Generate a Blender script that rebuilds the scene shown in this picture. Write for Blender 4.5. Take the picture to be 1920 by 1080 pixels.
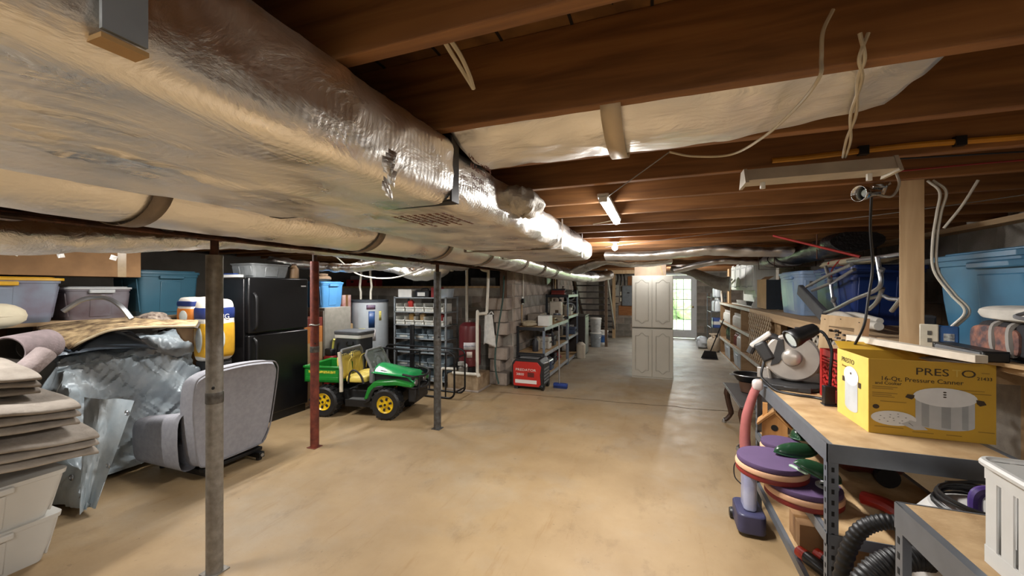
import bpy, math, random
from mathutils import Vector, Matrix, noise
random.seed(7)
sc = bpy.context.scene
for _o in list(bpy.data.objects): bpy.data.objects.remove(_o)
COL = sc.collection
R = math.radians
# ---------------------------------------------------------------- camera
CAMZ, FPX, YAW = 1.56, 735.0, R(20.2)
cam = bpy.data.cameras.new('camera'); cam.sensor_width = 36; cam.lens = 36*FPX/1920; cam.clip_start = .02
camo = bpy.data.objects.new('camera', cam); COL.objects.link(camo)
camo.location = (0, 0, CAMZ); camo.rotation_euler = (R(90), 0, YAW)
sc.camera = camo
# ---------------------------------------------------------------- sky outside, exposure
sc.view_settings.view_transform = 'Standard'; sc.view_settings.look = 'None'
sc.view_settings.exposure = 0.55; sc.view_settings.gamma = 1.0; sc.view_settings.use_curve_mapping = False
w = bpy.data.worlds.new('sky'); sc.world = w; w.use_nodes = True
bg = w.node_tree.nodes['Background']; bg.inputs[0].default_value = (.90, .96, 1.0, 1); bg.inputs[1].default_value = 7.0

def lamp(name, kind, loc, power, size=(.1, .1), rot=(0, 0, 0), color=(1, 1, 1), radius=.05, parent=None):
    l = bpy.data.lights.new(name, kind); l.energy = power; l.color = color
    if kind == 'AREA': l.shape = 'RECTANGLE'; l.size, l.size_y = size
    else: l.shadow_soft_size = radius
    o = bpy.data.objects.new(name, l); COL.objects.link(o); o.location = loc; o.rotation_euler = rot
    if parent: o.parent = parent
    return o
# ceiling LED strips: the lit one in view, and unseen ones, added at the near end and inferred over the left side
LED = [(-.262, 2.475, 2.035), (-.262, -1.1, 2.035), (1.0, -1.2, 2.035), (-3.6, .35, 2.035), (-3.75, 2.55, 2.035), (-3.85, 4.62, 2.035)]
LEDP = [42, 23, 21, 30, 24, 20]
for (x, y, z), pw in zip(LED, LEDP):
    lamp('led_light', 'AREA', (x, y, z-.030), pw, (.05, .72), color=(1, .975, .94))
lamp('bulb_light', 'POINT', (-.42, 4.36, 1.94), 34, radius=.03, color=(1, .97, .94))
lamp('bulb_light', 'POINT', (-.10, 6.85, 1.95), 9, radius=.03, color=(.95, .97, 1))
lamp('bulb_light', 'POINT', (.5, 10.12, 1.94), 60, radius=.04, color=(1, .97, .92))  # bulb added to light the space beyond the tall cabinet

# ---------------------------------------------------------------- pixel helpers (a pixel is only a direction; depth comes from what the thing touches)
_f = (-math.sin(YAW), math.cos(YAW)); _r = (math.cos(YAW), math.sin(YAW))
def ray(px, py):
    u = (px-960)/FPX; v = (540-py)/FPX
    return Vector((u*_r[0]+_f[0], u*_r[1]+_f[1], v))
def at_z(px, py, z=0.0):
    d = ray(px, py); t = (z-CAMZ)/d.z; return Vector((d.x*t, d.y*t, z))
def at_y(px, py, Y):
    d = ray(px, py); t = Y/d.y; return Vector((d.x*t, Y, CAMZ+d.z*t))
def at_x(px, py, X):
    d = ray(px, py); t = X/d.x; return Vector((X, d.y*t, CAMZ+d.z*t))
def at_d(px, py, D):
    d = ray(px, py)*D; return Vector((d.x, d.y, CAMZ+d.z))

# ---------------------------------------------------------------- materials
def lin(c):
    if isinstance(c, str):
        c = [int(c[i:i+2], 16)/255 for i in (1, 3, 5)]
        c = [x/12.92 if x <= .04045 else ((x+.055)/1.055)**2.4 for x in c]
    return (c[0], c[1], c[2], 1)
_M = {}
def mat(name, c, rough=.6, metal=0.0, var=.10, scale=14, bump=0.0, bscale=None, c2=None, stretch=None, emit=0, alpha=1, trans=0, spec=None, detail=4, aniso=None):
    """Principled with a noise blend of two colours and noise bump."""
    if name in _M: return _M[name]
    m = bpy.data.materials.new(name); m.use_nodes = True; _M[name] = m
    nt = m.node_tree; N = nt.nodes; L = nt.links; b = N['Principled BSDF']
    c = lin(c); b.inputs['Roughness'].default_value = rough; b.inputs['Metallic'].default_value = metal
    if spec is not None: b.inputs['Specular IOR Level'].default_value = spec
    tc = N.new('ShaderNodeTexCoord'); mp = N.new('ShaderNodeMapping'); L.new(tc.outputs['Object'], mp.inputs[0])
    if stretch: mp.inputs['Scale'].default_value = stretch
    no = N.new('ShaderNodeTexNoise'); no.inputs['Scale'].default_value = scale; no.inputs['Detail'].default_value = detail
    L.new(mp.outputs[0], no.inputs[0])
    mx = N.new('ShaderNodeValToRGB'); L.new(no.outputs[0], mx.inputs[0])
    d = lin(c2) if c2 is not None else tuple(x*(1-2*var) for x in c[:3])+(1,)
    mx.color_ramp.elements[0].position = .35; mx.color_ramp.elements[1].position = .65
    mx.color_ramp.elements[0].color = d; mx.color_ramp.elements[1].color = c
    L.new(mx.outputs[0], b.inputs['Base Color'])
    if bump:
        n2 = N.new('ShaderNodeTexNoise'); n2.inputs['Scale'].default_value = bscale or scale*3; n2.inputs['Detail'].default_value = 5
        L.new(mp.outputs[0], n2.inputs[0])
        bp = N.new('ShaderNodeBump'); bp.inputs['Strength'].default_value = bump; bp.inputs['Distance'].default_value = .01
        L.new(n2.outputs[0], bp.inputs['Height']); L.new(bp.outputs[0], b.inputs['Normal'])
    if emit:
        b.inputs['Emission Color'].default_value = c; b.inputs['Emission Strength'].default_value = emit
    if trans: b.inputs['Transmission Weight'].default_value = trans; b.inputs['IOR'].default_value = 1.2
    if alpha < 1: b.inputs['Alpha'].default_value = alpha
    return m

# ---------------------------------------------------------------- mesh builder
class B:
    def __init__(s): s.v = []; s.f = []
    def add(s, vs, fs):
        k = len(s.v); s.v += [tuple(v) for v in vs]; s.f += [tuple(i+k for i in f) for f in fs]; return s
    def box(s, cx, cy, cz, sx, sy, sz, rx=0, ry=0, rz=0, tx=1, ty=1):
        """box about its centre; tx/ty scale the bottom face"""
        vs = []
        M = Matrix.Translation((cx, cy, cz)) @ Matrix.Rotation(rz, 4, 'Z') @ Matrix.Rotation(ry, 4, 'Y') @ Matrix.Rotation(rx, 4, 'X')
        for z in (-.5, .5):
            kx, ky = (tx, ty) if z < 0 else (1, 1)
            for x, y in ((-.5, -.5), (.5, -.5), (.5, .5), (-.5, .5)): vs.append(M @ Vector((x*sx*kx, y*sy*ky, z*sz)))
        return s.add(vs, [(3, 2, 1, 0), (4, 5, 6, 7), (0, 1, 5, 4), (1, 2, 6, 5), (2, 3, 7, 6), (3, 0, 4, 7)])
    def bb(s, x0, x1, y0, y1, z0, z1):
        return s.box((x0+x1)/2, (y0+y1)/2, (z0+z1)/2, x1-x0, y1-y0, z1-z0)
    def tube(s, pts, r, n=8, closed=False, cap=True):
        P = [Vector(p) for p in pts]; m = len(P)
        rr = r if isinstance(r, (list, tuple)) else [r]*m
        k = len(s.v); up = None
        for i in range(m):
            a = P[(i-1) % m] if (closed or i > 0) else P[i]; c = P[(i+1) % m] if (closed or i < m-1) else P[i]
            t = (c-a); t = t.normalized() if t.length > 1e-9 else Vector((0, 0, 1))
            if up is None: up = t.orthogonal().normalized()
            up = (up - t*up.dot(t)); up = up.normalized() if up.length > 1e-6 else t.orthogonal().normalized()
            w_ = t.cross(up)
            for j in range(n):
                a_ = 2*math.pi*j/n; s.v.append(tuple(P[i]+(up*math.cos(a_)+w_*math.sin(a_))*rr[i]))
        for i in range(m if closed else m-1):
            i2 = (i+1) % m
            for j in range(n):
                j2 = (j+1) % n; s.f.append((k+i*n+j, k+i*n+j2, k+i2*n+j2, k+i2*n+j))
        if cap and not closed:
            s.f.append(tuple(k+j for j in range(n))[::-1]); s.f.append(tuple(k+(m-1)*n+j for j in range(n)))
        return s
    def cyl(s, p0, p1, r, n=16, r2=None): return s.tube([p0, p1], [r, r if r2 is None else r2], n)
    def lathe(s, prof, n=20, M=None, cap=True):
        M = M or Matrix(); k = len(s.v); m = len(prof)
        for r_, z in prof:
            for j in range(n):
                a = 2*math.pi*j/n; s.v.append(tuple(M @ Vector((r_*math.cos(a), r_*math.sin(a), z))))
        for i in range(m-1):
            for j in range(n):
                j2 = (j+1) % n; s.f.append((k+i*n+j, k+i*n+j2, k+(i+1)*n+j2, k+(i+1)*n+j))
        if cap:
            s.f.append(tuple(k+j for j in range(n))[::-1]); s.f.append(tuple(k+(m-1)*n+j for j in range(n)))
        return s
    def prism(s, poly, a0, a1, plane='xy', M=None):
        M = M or Matrix(); n = len(poly)
        def q(u, v, w_): return M @ Vector({'xy': (u, v, w_), 'xz': (u, w_, v), 'yz': (w_, u, v)}[plane])
        vs = [q(u, v, a0) for u, v in poly]+[q(u, v, a1) for u, v in poly]
        fs = [tuple(range(n))[::-1], tuple(range(n, 2*n))]+[(i, (i+1) % n, n+(i+1) % n, n+i) for i in range(n)]
        return s.add(vs, fs)
    def grid(s, fn, nu, nv, wrapu=False):
        k = len(s.v); cu = nu if wrapu else nu+1
        for j in range(nv+1):
            for i in range(cu): s.v.append(tuple(fn(i/nu, j/nv)))
        for j in range(nv):
            for i in range(nu):
                i2 = (i+1) % cu; s.f.append((k+j*cu+i, k+j*cu+i2, k+(j+1)*cu+i2, k+(j+1)*cu+i))
        return s
    def ball(s, c, r, nu=16, nv=10, M=None):
        if not isinstance(r, (tuple, list)): r = (r, r, r)
        M = M or Matrix()
        def fn(u, v):
            a = 2*math.pi*u; b = math.pi*(v*.998+.001)
            return M @ Vector((c[0]+r[0]*math.sin(b)*math.cos(a), c[1]+r[1]*math.sin(b)*math.sin(a), c[2]-r[2]*math.cos(b)))
        return s.grid(fn, nu, nv, True)
    def build(s, name, m, parent=None, bevel=0, smooth=True, loc=None, rot=None, angle=35, solid=0, sub=0, kind=None):
        me = bpy.data.meshes.new(name); me.from_pydata(s.v, [], s.f); me.update()
        import bmesh
        bm = bmesh.new(); bm.from_mesh(me); bmesh.ops.recalc_face_normals(bm, faces=bm.faces); bm.to_mesh(me); bm.free()
        if smooth:
            me.polygons.foreach_set('use_smooth', [True]*len(me.polygons)); me.set_sharp_from_angle(angle=R(angle))
        me.materials.append(m)
        o = bpy.data.objects.new(name, me); COL.objects.link(o)
        if parent: o.parent = parent
        if loc is not None: o.location = loc
        if rot is not None: o.rotation_euler = rot
        if bevel:
            b = o.modifiers.new('bevel', 'BEVEL'); b.width = bevel; b.segments = 2; b.limit_method = 'ANGLE'; b.angle_limit = R(40)
        if solid:
            q = o.modifiers.new('solid', 'SOLIDIFY'); q.thickness = solid; q.offset = 0
        if sub:
            q = o.modifiers.new('sub', 'SUBSURF'); q.levels = sub; q.render_levels = sub
        if kind: o['kind'] = kind
        return o
def T(o, label, cat, group=None, kind=None):
    o['label'] = label; o['category'] = cat
    if group: o['group'] = group
    if kind: o['kind'] = kind
    return o
def E(name, label, cat, loc=(0, 0, 0), rz=0, group=None, rot=None, kind=None):
    o = bpy.data.objects.new(name, None); o.empty_display_size = .05; COL.objects.link(o)
    o.location = loc; o.rotation_euler = rot or (0, 0, rz)
    return T(o, label, cat, group, kind)
def dup(root, loc=None, rz=None, label=None, group=None, scale=None, rot=None):
    kids = {}
    for q in bpy.data.objects:
        if q.parent: kids.setdefault(q.parent.name, []).append(q)
    def cp(o, par):
        c = o.copy(); COL.objects.link(c); c.parent = par
        for ch in kids.get(o.name, []): cp(ch, c)
        return c
    r = cp(root, None)
    if loc is not None: r.location = loc
    if rz is not None: r.rotation_euler = (0, 0, rz)
    if rot is not None: r.rotation_euler = rot
    if label: r['label'] = label
    if group: r['group'] = group
    if scale: r.scale = scale
    return r
def share(o, name=None, loc=(0, 0, 0), rot=None, scale=None, parent=None):
    c = o.copy(); COL.objects.link(c); c.parent = parent or o.parent; c.location = loc
    if rot is not None: c.rotation_euler = rot
    if scale is not None: c.scale = scale
    return c
def text(name, body, size, m, parent, loc, rot, ext=.0006, sx=1, align='CENTER'):
    cu = bpy.data.curves.new(name, 'FONT'); cu.body = body; cu.size = size; cu.extrude = ext; cu.align_x = align; cu.align_y = 'CENTER'; cu.resolution_u = 3
    t = bpy.data.objects.new(name+'_src', cu); COL.objects.link(t)
    dg = bpy.context.evaluated_depsgraph_get(); me = bpy.data.meshes.new_from_object(t.evaluated_get(dg))
    bpy.data.objects.remove(t); bpy.data.curves.remove(cu)
    me.materials.clear(); me.materials.append(m)
    o = bpy.data.objects.new(name, me); COL.objects.link(o); o.parent = parent; o.location = loc; o.rotation_euler = rot; o.scale = (sx, 1, 1)
    return o
def bez(pts, n=8):
    """Catmull-Rom through pts"""
    P = [Vector(p) for p in pts]; P = [P[0]*2-P[1]]+P+[P[-1]*2-P[-2]]; out = []
    for i in range(1, len(P)-2):
        a, b, c, d = P[i-1:i+3]
        for k in range(n):
            t = k/n
            out.append(.5*((2*b)+(c-a)*t+(2*a-5*b+4*c-d)*t*t+(3*b-a-3*c+d)*t**3))
    out.append(P[-2]); return out
def rrect(w_, h, r, n=4):
    out = []
    for cx, cy, a0 in ((w_/2-r, h/2-r, 0), (-w_/2+r, h/2-r, 90), (-w_/2+r, -h/2+r, 180), (w_/2-r, -h/2+r, 270)):
        for k in range(n+1):
            a = R(a0+90*k/n); out.append((cx+r*math.cos(a), cy+r*math.sin(a)))
    return out
def nz(x, y, z=0, s=1): return noise.noise(Vector((x*s, y*s, z*s)))
def ridged(x, y, s=1, z=0):
    v = 0; a = 1
    for k in range(4):
        v += a*(1-abs(noise.noise(Vector((x*s, y*s, z+k*7.3))))*2); s *= 2.03; a *= .5
    return v/1.9
# ================================================================ surface materials
def floor_mat():
    m = bpy.data.materials.new('painted_concrete'); m.use_nodes = True; nt = m.node_tree; N = nt.nodes; L = nt.links; b = N['Principled BSDF']
    tc = N.new('ShaderNodeTexCoord')
    def noi(s, d=6, r=.6, stretch=None):
        n = N.new('ShaderNodeTexNoise'); n.inputs['Scale'].default_value = s; n.inputs['Detail'].default_value = d; n.inputs['Roughness'].default_value = r
        if stretch:
            mp = N.new('ShaderNodeMapping'); mp.inputs['Scale'].default_value = stretch; L.new(tc.outputs['Object'], mp.inputs[0]); L.new(mp.outputs[0], n.inputs[0])
        else: L.new(tc.outputs['Object'], n.inputs[0])
        return n
    def ramp(src, p0, c0, p1, c1):
        r = N.new('ShaderNodeValToRGB'); e = r.color_ramp.elements; e[0].position = p0; e[0].color = lin(c0); e[1].position = p1; e[1].color = lin(c1); L.new(src, r.inputs[0]); return r
    def mix(f, a, c, mode='MIX'):
        x = N.new('ShaderNodeMix'); x.data_type = 'RGBA'; x.blend_type = mode
        if hasattr(f, 'is_linked'): L.new(f, x.inputs[0])
        else: x.inputs[0].default_value = f
        L.new(a, x.inputs[6]); L.new(c, x.inputs[7]); return x.outputs[2]
    base = ramp(noi(1.3).outputs[0], .3, '#8b7352', .7, '#a28a67')
    worn = ramp(noi(2.2, 8).outputs[0], .35, '#8b8375', .65, '#a8a091')
    sep = N.new('ShaderNodeSeparateXYZ'); L.new(tc.outputs['Object'], sep.inputs[0])
    # paint wears off towards the door end: mask = noise + distance
    mr = N.new('ShaderNodeMapRange'); mr.inputs[1].default_value = 4.6; mr.inputs[2].default_value = 9.5; L.new(sep.outputs['Y'], mr.inputs[0])
    ad = N.new('ShaderNodeMath'); ad.operation = 'ADD'; L.new(mr.outputs[0], ad.inputs[0])
    n3 = noi(.9, 7, .65); sb = N.new('ShaderNodeMath'); sb.operation = 'SUBTRACT'; L.new(n3.outputs[0], sb.inputs[0]); sb.inputs[1].default_value = .5
    ml = N.new('ShaderNodeMath'); ml.operation = 'MULTIPLY'; L.new(sb.outputs[0], ml.inputs[0]); ml.inputs[1].default_value = 2.2; L.new(ml.outputs[0], ad.inputs[1]); ad.use_clamp = True
    col = mix(ad.outputs[0], base.outputs[0], worn.outputs[0])
    st = ramp(noi(3.1, 9, .7, (1.0, .6, 1)).outputs[0], .34, '#6b5438', .44, '#ffffff')
    col = mix(.22, col, st.outputs[0], 'MULTIPLY')
    sp = ramp(noi(26, 3, .5).outputs[0], .26, '#4a3522', .31, '#ffffff')
    col = mix(.25, col, sp.outputs[0], 'MULTIPLY')
    sc_ = ramp(noi(5, 6, .7, (2.5, .35, 1)).outputs[0], .58, '#ffffff', .75, '#d9c29a')
    col = mix(.5, col, sc_.outputs[0], 'MULTIPLY')
    L.new(col, b.inputs['Base Color'])
    rg = ramp(noi(4).outputs[0], .3, (.42,)*3, .7, (.62,)*3); L.new(rg.outputs[0], b.inputs['Roughness'])
    bp = N.new('ShaderNodeBump'); bp.inputs['Strength'].default_value = .12; bp.inputs['Distance'].default_value = .01; L.new(noi(30, 6).outputs[0], bp.inputs['Height']); L.new(bp.outputs[0], b.inputs['Normal'])
    return m
def wood_mat(name, c1, c2, axis=(.7, 9, 9), rough=.65, knots=True):
    m = bpy.data.materials.new(name); m.use_nodes = True; nt = m.node_tree; N = nt.nodes; L = nt.links; b = N['Principled BSDF']
    tc = N.new('ShaderNodeTexCoord'); mp = N.new('ShaderNodeMapping'); mp.inputs['Scale'].default_value = axis; L.new(tc.outputs['Object'], mp.inputs[0])
    oi = N.new('ShaderNodeObjectInfo'); L.new(oi.outputs['Random'], mp.inputs['Location'])
    n = N.new('ShaderNodeTexNoise'); n.inputs['Scale'].default_value = 3; n.inputs['Detail'].default_value = 8; n.inputs['Distortion'].default_value = .6; L.new(mp.outputs[0], n.inputs[0])
    r = N.new('ShaderNodeValToRGB'); e = r.color_ramp.elements; e[0].position = .3; e[0].color = lin(c2); e[1].position = .7; e[1].color = lin(c1); L.new(n.outputs[0], r.inputs[0])
    out = r.outputs[0]
    if knots:
        v = N.new('ShaderNodeTexVoronoi'); v.inputs['Scale'].default_value = 2.4; mp2 = N.new('ShaderNodeMapping'); mp2.inputs['Scale'].default_value = tuple(.45 if a == min(axis) else 1.1 for a in axis)
        L.new(tc.outputs['Object'], mp2.inputs[0]); L.new(mp2.outputs[0], v.inputs[0])
        kr = N.new('ShaderNodeValToRGB'); k = kr.color_ramp.elements; k[0].position = .03; k[0].color = (.25, .2, .15, 1); k[1].position = .09; k[1].color = (1, 1, 1, 1); L.new(v.outputs['Distance'], kr.inputs[0])
        x = N.new('ShaderNodeMix'); x.data_type = 'RGBA'; x.blend_type = 'MULTIPLY'; x.inputs[0].default_value = .8; L.new(out, x.inputs[6]); L.new(kr.outputs[0], x.inputs[7]); out = x.outputs[2]
    L.new(out, b.inputs['Base Color']); b.inputs['Roughness'].default_value = rough
    bp = N.new('ShaderNodeBump'); bp.inputs['Strength'].default_value = .15; bp.inputs['Distance'].default_value = .005; L.new(n.outputs[0], bp.inputs['Height']); L.new(bp.outputs[0], b.inputs['Normal'])
    return m
def foil_mat(name, rough=.24, strength=.5, c=(.80, .79, .77), scale=9, stretch=(1, 1, 1), crease=0.0):
    m = bpy.data.materials.new(name); m.use_nodes = True; nt = m.node_tree; N = nt.nodes; L = nt.links; b = N['Principled BSDF']
    b.inputs['Base Color'].default_value = c+(1,); b.inputs['Metallic'].default_value = 1
    tc = N.new('ShaderNodeTexCoord'); mp = N.new('ShaderNodeMapping'); mp.inputs['Scale'].default_value = stretch; L.new(tc.outputs['Object'], mp.inputs[0])
    n = N.new('ShaderNodeTexNoise'); n.inputs['Scale'].default_value = scale; n.inputs['Detail'].default_value = 7; n.inputs['Roughness'].default_value = .6; n.inputs['Distortion'].default_value = 1.2; L.new(mp.outputs[0], n.inputs[0])
    # reinforcing scrim: a fine square net
    w1 = N.new('ShaderNodeTexWave'); w1.wave_type = 'BANDS'; w1.bands_direction = 'Y'; w1.inputs['Scale'].default_value = 18; L.new(tc.outputs['Object'], w1.inputs[0])
    w2 = N.new('ShaderNodeTexWave'); w2.wave_type = 'BANDS'; w2.bands_direction = 'DIAGONAL'; w2.inputs['Scale'].default_value = 12; L.new(tc.outputs['Object'], w2.inputs[0])
    a1 = N.new('ShaderNodeMath'); a1.operation = 'MULTIPLY'; L.new(w1.outputs['Fac'], a1.inputs[0]); a1.inputs[1].default_value = .028
    a2 = N.new('ShaderNodeMath'); a2.operation = 'MULTIPLY_ADD'; L.new(w2.outputs['Fac'], a2.inputs[0]); a2.inputs[1].default_value = .02; L.new(a1.outputs[0], a2.inputs[2])
    a3 = N.new('ShaderNodeMath'); a3.operation = 'ADD'; L.new(n.outputs[0], a3.inputs[0]); L.new(a2.outputs[0], a3.inputs[1])
    if crease:                             # sharp creases gathered in patches
        mp3 = N.new('ShaderNodeMapping'); mp3.inputs['Scale'].default_value = (1.6, .55, 1.6); mp3.inputs['Rotation'].default_value = (0, 0, .5); L.new(tc.outputs['Object'], mp3.inputs[0])
        rn = N.new('ShaderNodeTexNoise'); rn.noise_type = 'RIDGED_MULTIFRACTAL'; rn.inputs['Scale'].default_value = 7; rn.inputs['Detail'].default_value = 5; L.new(mp3.outputs[0], rn.inputs[0])
        pm = N.new('ShaderNodeTexNoise'); pm.inputs['Scale'].default_value = 2.1; pm.inputs['Detail'].default_value = 3; L.new(tc.outputs['Object'], pm.inputs[0])
        pr = N.new('ShaderNodeMapRange'); pr.inputs[1].default_value = .46; pr.inputs[2].default_value = .62; pr.inputs[3].default_value = 0; pr.inputs[4].default_value = crease; L.new(pm.outputs[0], pr.inputs[0])
        a4 = N.new('ShaderNodeMath'); a4.operation = 'MULTIPLY_ADD'; L.new(rn.outputs[0], a4.inputs[0]); L.new(pr.outputs[0], a4.inputs[1]); L.new(a3.outputs[0], a4.inputs[2]); a3 = a4
    bp = N.new('ShaderNodeBump'); bp.inputs['Strength'].default_value = strength; bp.inputs['Distance'].default_value = .02; L.new(a3.outputs[0], bp.inputs['Height']); L.new(bp.outputs[0], b.inputs['Normal'])
    n2 = N.new('ShaderNodeTexNoise'); n2.inputs['Scale'].default_value = 5; n2.inputs['Detail'].default_value = 5; L.new(tc.outputs['Object'], n2.inputs[0])
    mr = N.new('ShaderNodeMapRange'); mr.inputs[1].default_value = .3; mr.inputs[2].default_value = .7; mr.inputs[3].default_value = rough*.7; mr.inputs[4].default_value = rough*1.5; L.new(n2.outputs[0], mr.inputs[0]); L.new(mr.outputs[0], b.inputs['Roughness'])
    return m
FLOORM = floor_mat()
JOISTM = wood_mat('old_joist_wood', '#9a6a3c', '#6b4524')
JEDGE = wood_mat('joist_edge_wood', '#a87a45', '#7f5730', knots=False)
PLYM = wood_mat('subfloor_wood', '#8a6236', '#5f4022', (3, 3, 1))
PINE = wood_mat('pale_pine', '#c3a680', '#a58761', (8, 8, .6))
PINEX = wood_mat('pale_pine_along', '#c6a984', '#a98b66', (8, .6, 8))
BROWNW = wood_mat('dark_stud_wood', '#5d4531', '#3f2d1e', (8, 8, .6))
BLOCKM = mat('concrete_block', '#8d8880', .9, var=.12, scale=5, bump=.5, bscale=70, c2='#736d64')
BLOCKW = mat('worn_block', '#a3968a', .9, scale=4, bump=.5, bscale=60, c2='#7b7067')
MORTAR = mat('mortar', '#a8a095', .95, var=.1, scale=12, bump=.4, bscale=60)
FOIL = foil_mat('duct_foil', .34, .5, (.93, .905, .86), 8, (1, .55, 1), .55)
FOILS = foil_mat('crumpled_foil', .32, .8, (.88, .87, .84), 16)
FOILX = foil_mat('foil_across', .42, .45, (.88, .86, .82), 10, (.6, 1.4, 1))
STEEL = mat('grey_steel', '#6d6a66', .45, .7, scale=30, bump=.15, c2='#4f4b47')
RUST = mat('rusty_steel', '#5c3a2a', .7, .4, scale=18, bump=.3, c2='#32241d')
BLACKP = mat('black_plastic', '#151517', .42, var=.2, scale=20)
BLACKM = mat('black_metal', '#1b1b1d', .38, .4, var=.15)
WHITEP = mat('white_plastic', '#dcdcd8', .45, var=.04)
GREYP = mat('grey_plastic', '#8f9396', .5, var=.06)
ALU = mat('aluminium', '#b9bcc0', .3, .9, var=.05)
CARD = mat('cardboard', '#8f6d49', .85, var=.1, scale=6, c2='#7d5e3e')
CARDL = mat('pale_cardboard', '#b3956b', .85, var=.08, scale=6)
PVC = mat('white_pvc', '#cfcabd', .4, var=.06, scale=6)
WIREW = mat('cream_cable', '#c9bda2', .5, var=.08)
EMITW = mat('lit_diffuser', (1, .97, .92), .5, emit=45, var=0)

# ================================================================ the room
XL, XR, YN, YF, ZJ, ZS = -6.3, 2.42, -2.0, 13.2, 2.06, 2.295
o = B().bb(XL-.2, XR+.2, YN-.2, YF+.15, -.12, 0).build('floor', FLOORM, smooth=False); T(o, 'tan painted concrete floor worn grey towards the glass door', 'floor', kind='structure')
# expansion crack across the floor
ck = []
for k in range(60):
    x = -2.2+k*4.1/59; ck.append((x, 5.55+.05*nz(x*3, 1)+.02*nz(x*11, 4)+.05*x, 0))
bm_ = B()
for a, b_ in zip(ck, ck[1:]):
    wd = .006+.008*abs(nz(a[0]*7, 3)); bm_.add([(a[0], a[1]-wd, .0015), (b_[0], b_[1]-wd, .0015), (b_[0], b_[1]+wd, .0015), (a[0], a[1]+wd, .0015)], [(0, 1, 2, 3)])
bm_.build('floor_crack', mat('crack_dirt', '#5f4c35', .95, scale=30), o, smooth=False)
ceil = B().bb(XL-.2, XR+.2, YN-.2, YF+.15, ZS, ZS+.04).build('ceiling', PLYM, smooth=False); T(ceil, 'bare board subfloor overhead carried on open wooden joists', 'ceiling', kind='structure')
jm = B().bb(XL, XR, -.019, .019, 0, ZS-ZJ).build('joist', JOISTM, ceil, bevel=.003, smooth=False)
je = None
jys = [.69+.41*k for k in range(-6, 31)]
for k, y in enumerate(jys):
    j = jm if k == 0 else share(jm, parent=ceil)
    j.location = (0, y, ZJ)
# subfloor board seams are visible in the first bays: boards run across the joists
sb = B().bb(-.004, .004, YN, YF, ZS-.003, ZS-.0005).build('board_seam', mat('seam_dark', '#1d130b', .9), ceil, smooth=False)
for k in range(38):
    q = sb if k == 0 else share(sb, parent=ceil)
    q.location = (XL+.2+k*.21, 0, 0)
nl = B().cyl((0, 0, 0), (0, 0, -.045), .0018, 5).build('nail', BLACKM, ceil)
for k, (x, y) in enumerate([(.02, .93), (.12, .95), (-.1, .98), (.25, .9), (.36, .96), (-.22, .92), (.6, .94), (.75, 1.0)]):
    q = nl if k == 0 else share(nl, parent=ceil)
    q.location = (x, y, ZS)

# block walls: mortar core with blocks standing a few millimetres proud
BW, BH = .406, .203
_blk = {}
def blocks(wall, length, h, z0=0, axis='y', at=0, start=0, sgn=1, skip=None, mats=None, limit=300):
    """lay a running bond of blocks on a wall face; axis is the running direction, 'at' the face plane"""
    rows = int(h/BH+.01); n = 0
    for r_ in range(rows):
        off = 0 if r_ % 2 == 0 else -BW/2
        u = off
        while u < length-.02:
            a, b = max(u, 0), min(u+BW, length)
            if b-a > .06 and n < limit and not (skip and skip(start+a, start+b, z0+r_*BH)):
                wlen = round(b-a-.010, 3); m = random.choice(mats or [BLOCKM, BLOCKM, BLOCKW]); key = (wlen, axis, m.name)
                c = (start+(a+b)/2, z0+r_*BH+BH/2)
                if key not in _blk:
                    bb = B()
                    if axis == 'y': bb.box(0, 0, 0, .03, wlen, BH-.010)
                    else: bb.box(0, 0, 0, wlen, .03, BH-.010)
                    ob = bb.build('block', m, wall, bevel=.004, smooth=False); _blk[key] = ob
                else: ob = share(_blk[key], parent=wall)
                pr = random.uniform(-.002, .002)
                ob.location = (at+pr-sgn*.009, c[0], c[1]) if axis == 'y' else (c[0], at+pr-sgn*.009, c[1])
                n += 1
            u += BW
    return n
wr = B().bb(XR, XR+.2, YN-.2, YF+.15, 0, ZJ+.235).build('wall_right', MORTAR, smooth=False); T(wr, 'grey concrete block wall behind the wooden storage deck', 'wall', kind='structure')
blocks(wr, 6.5, .82, z0=1.218, axis='y', at=XR, start=1.0, sgn=-1)
sp = B().bb(XR-.13, XR-.002, YN, YF, ZJ-.04, ZJ).build('sill_plate', PINEX, wr, smooth=False)
wn = B().bb(XL-.2, XR+.2, YN-.2, YN, 0, ZS).build('wall_near', BLOCKM, smooth=False); T(wn, 'grey concrete wall closing the basement end', 'wall', kind='structure')
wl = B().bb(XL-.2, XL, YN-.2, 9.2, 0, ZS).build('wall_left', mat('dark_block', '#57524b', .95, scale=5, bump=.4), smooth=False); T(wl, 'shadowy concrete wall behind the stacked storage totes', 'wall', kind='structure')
YB, ZB = 6.25, 1.56
wb = B().bb(XL, -2.42, YB, YB+.2, 0, ZB).build('wall_middle', MORTAR, smooth=False); T(wb, 'half-height concrete block wall behind the water heater', 'wall', kind='structure')
blocks(wb, 3.88, 1.45, axis='x', at=YB, start=XL, sgn=-1)
B().bb(XL, -2.42, YB-.02, YB+.24, ZB-.0, ZB+.035).build('cap_board', PINE, wb, smooth=False)
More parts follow.
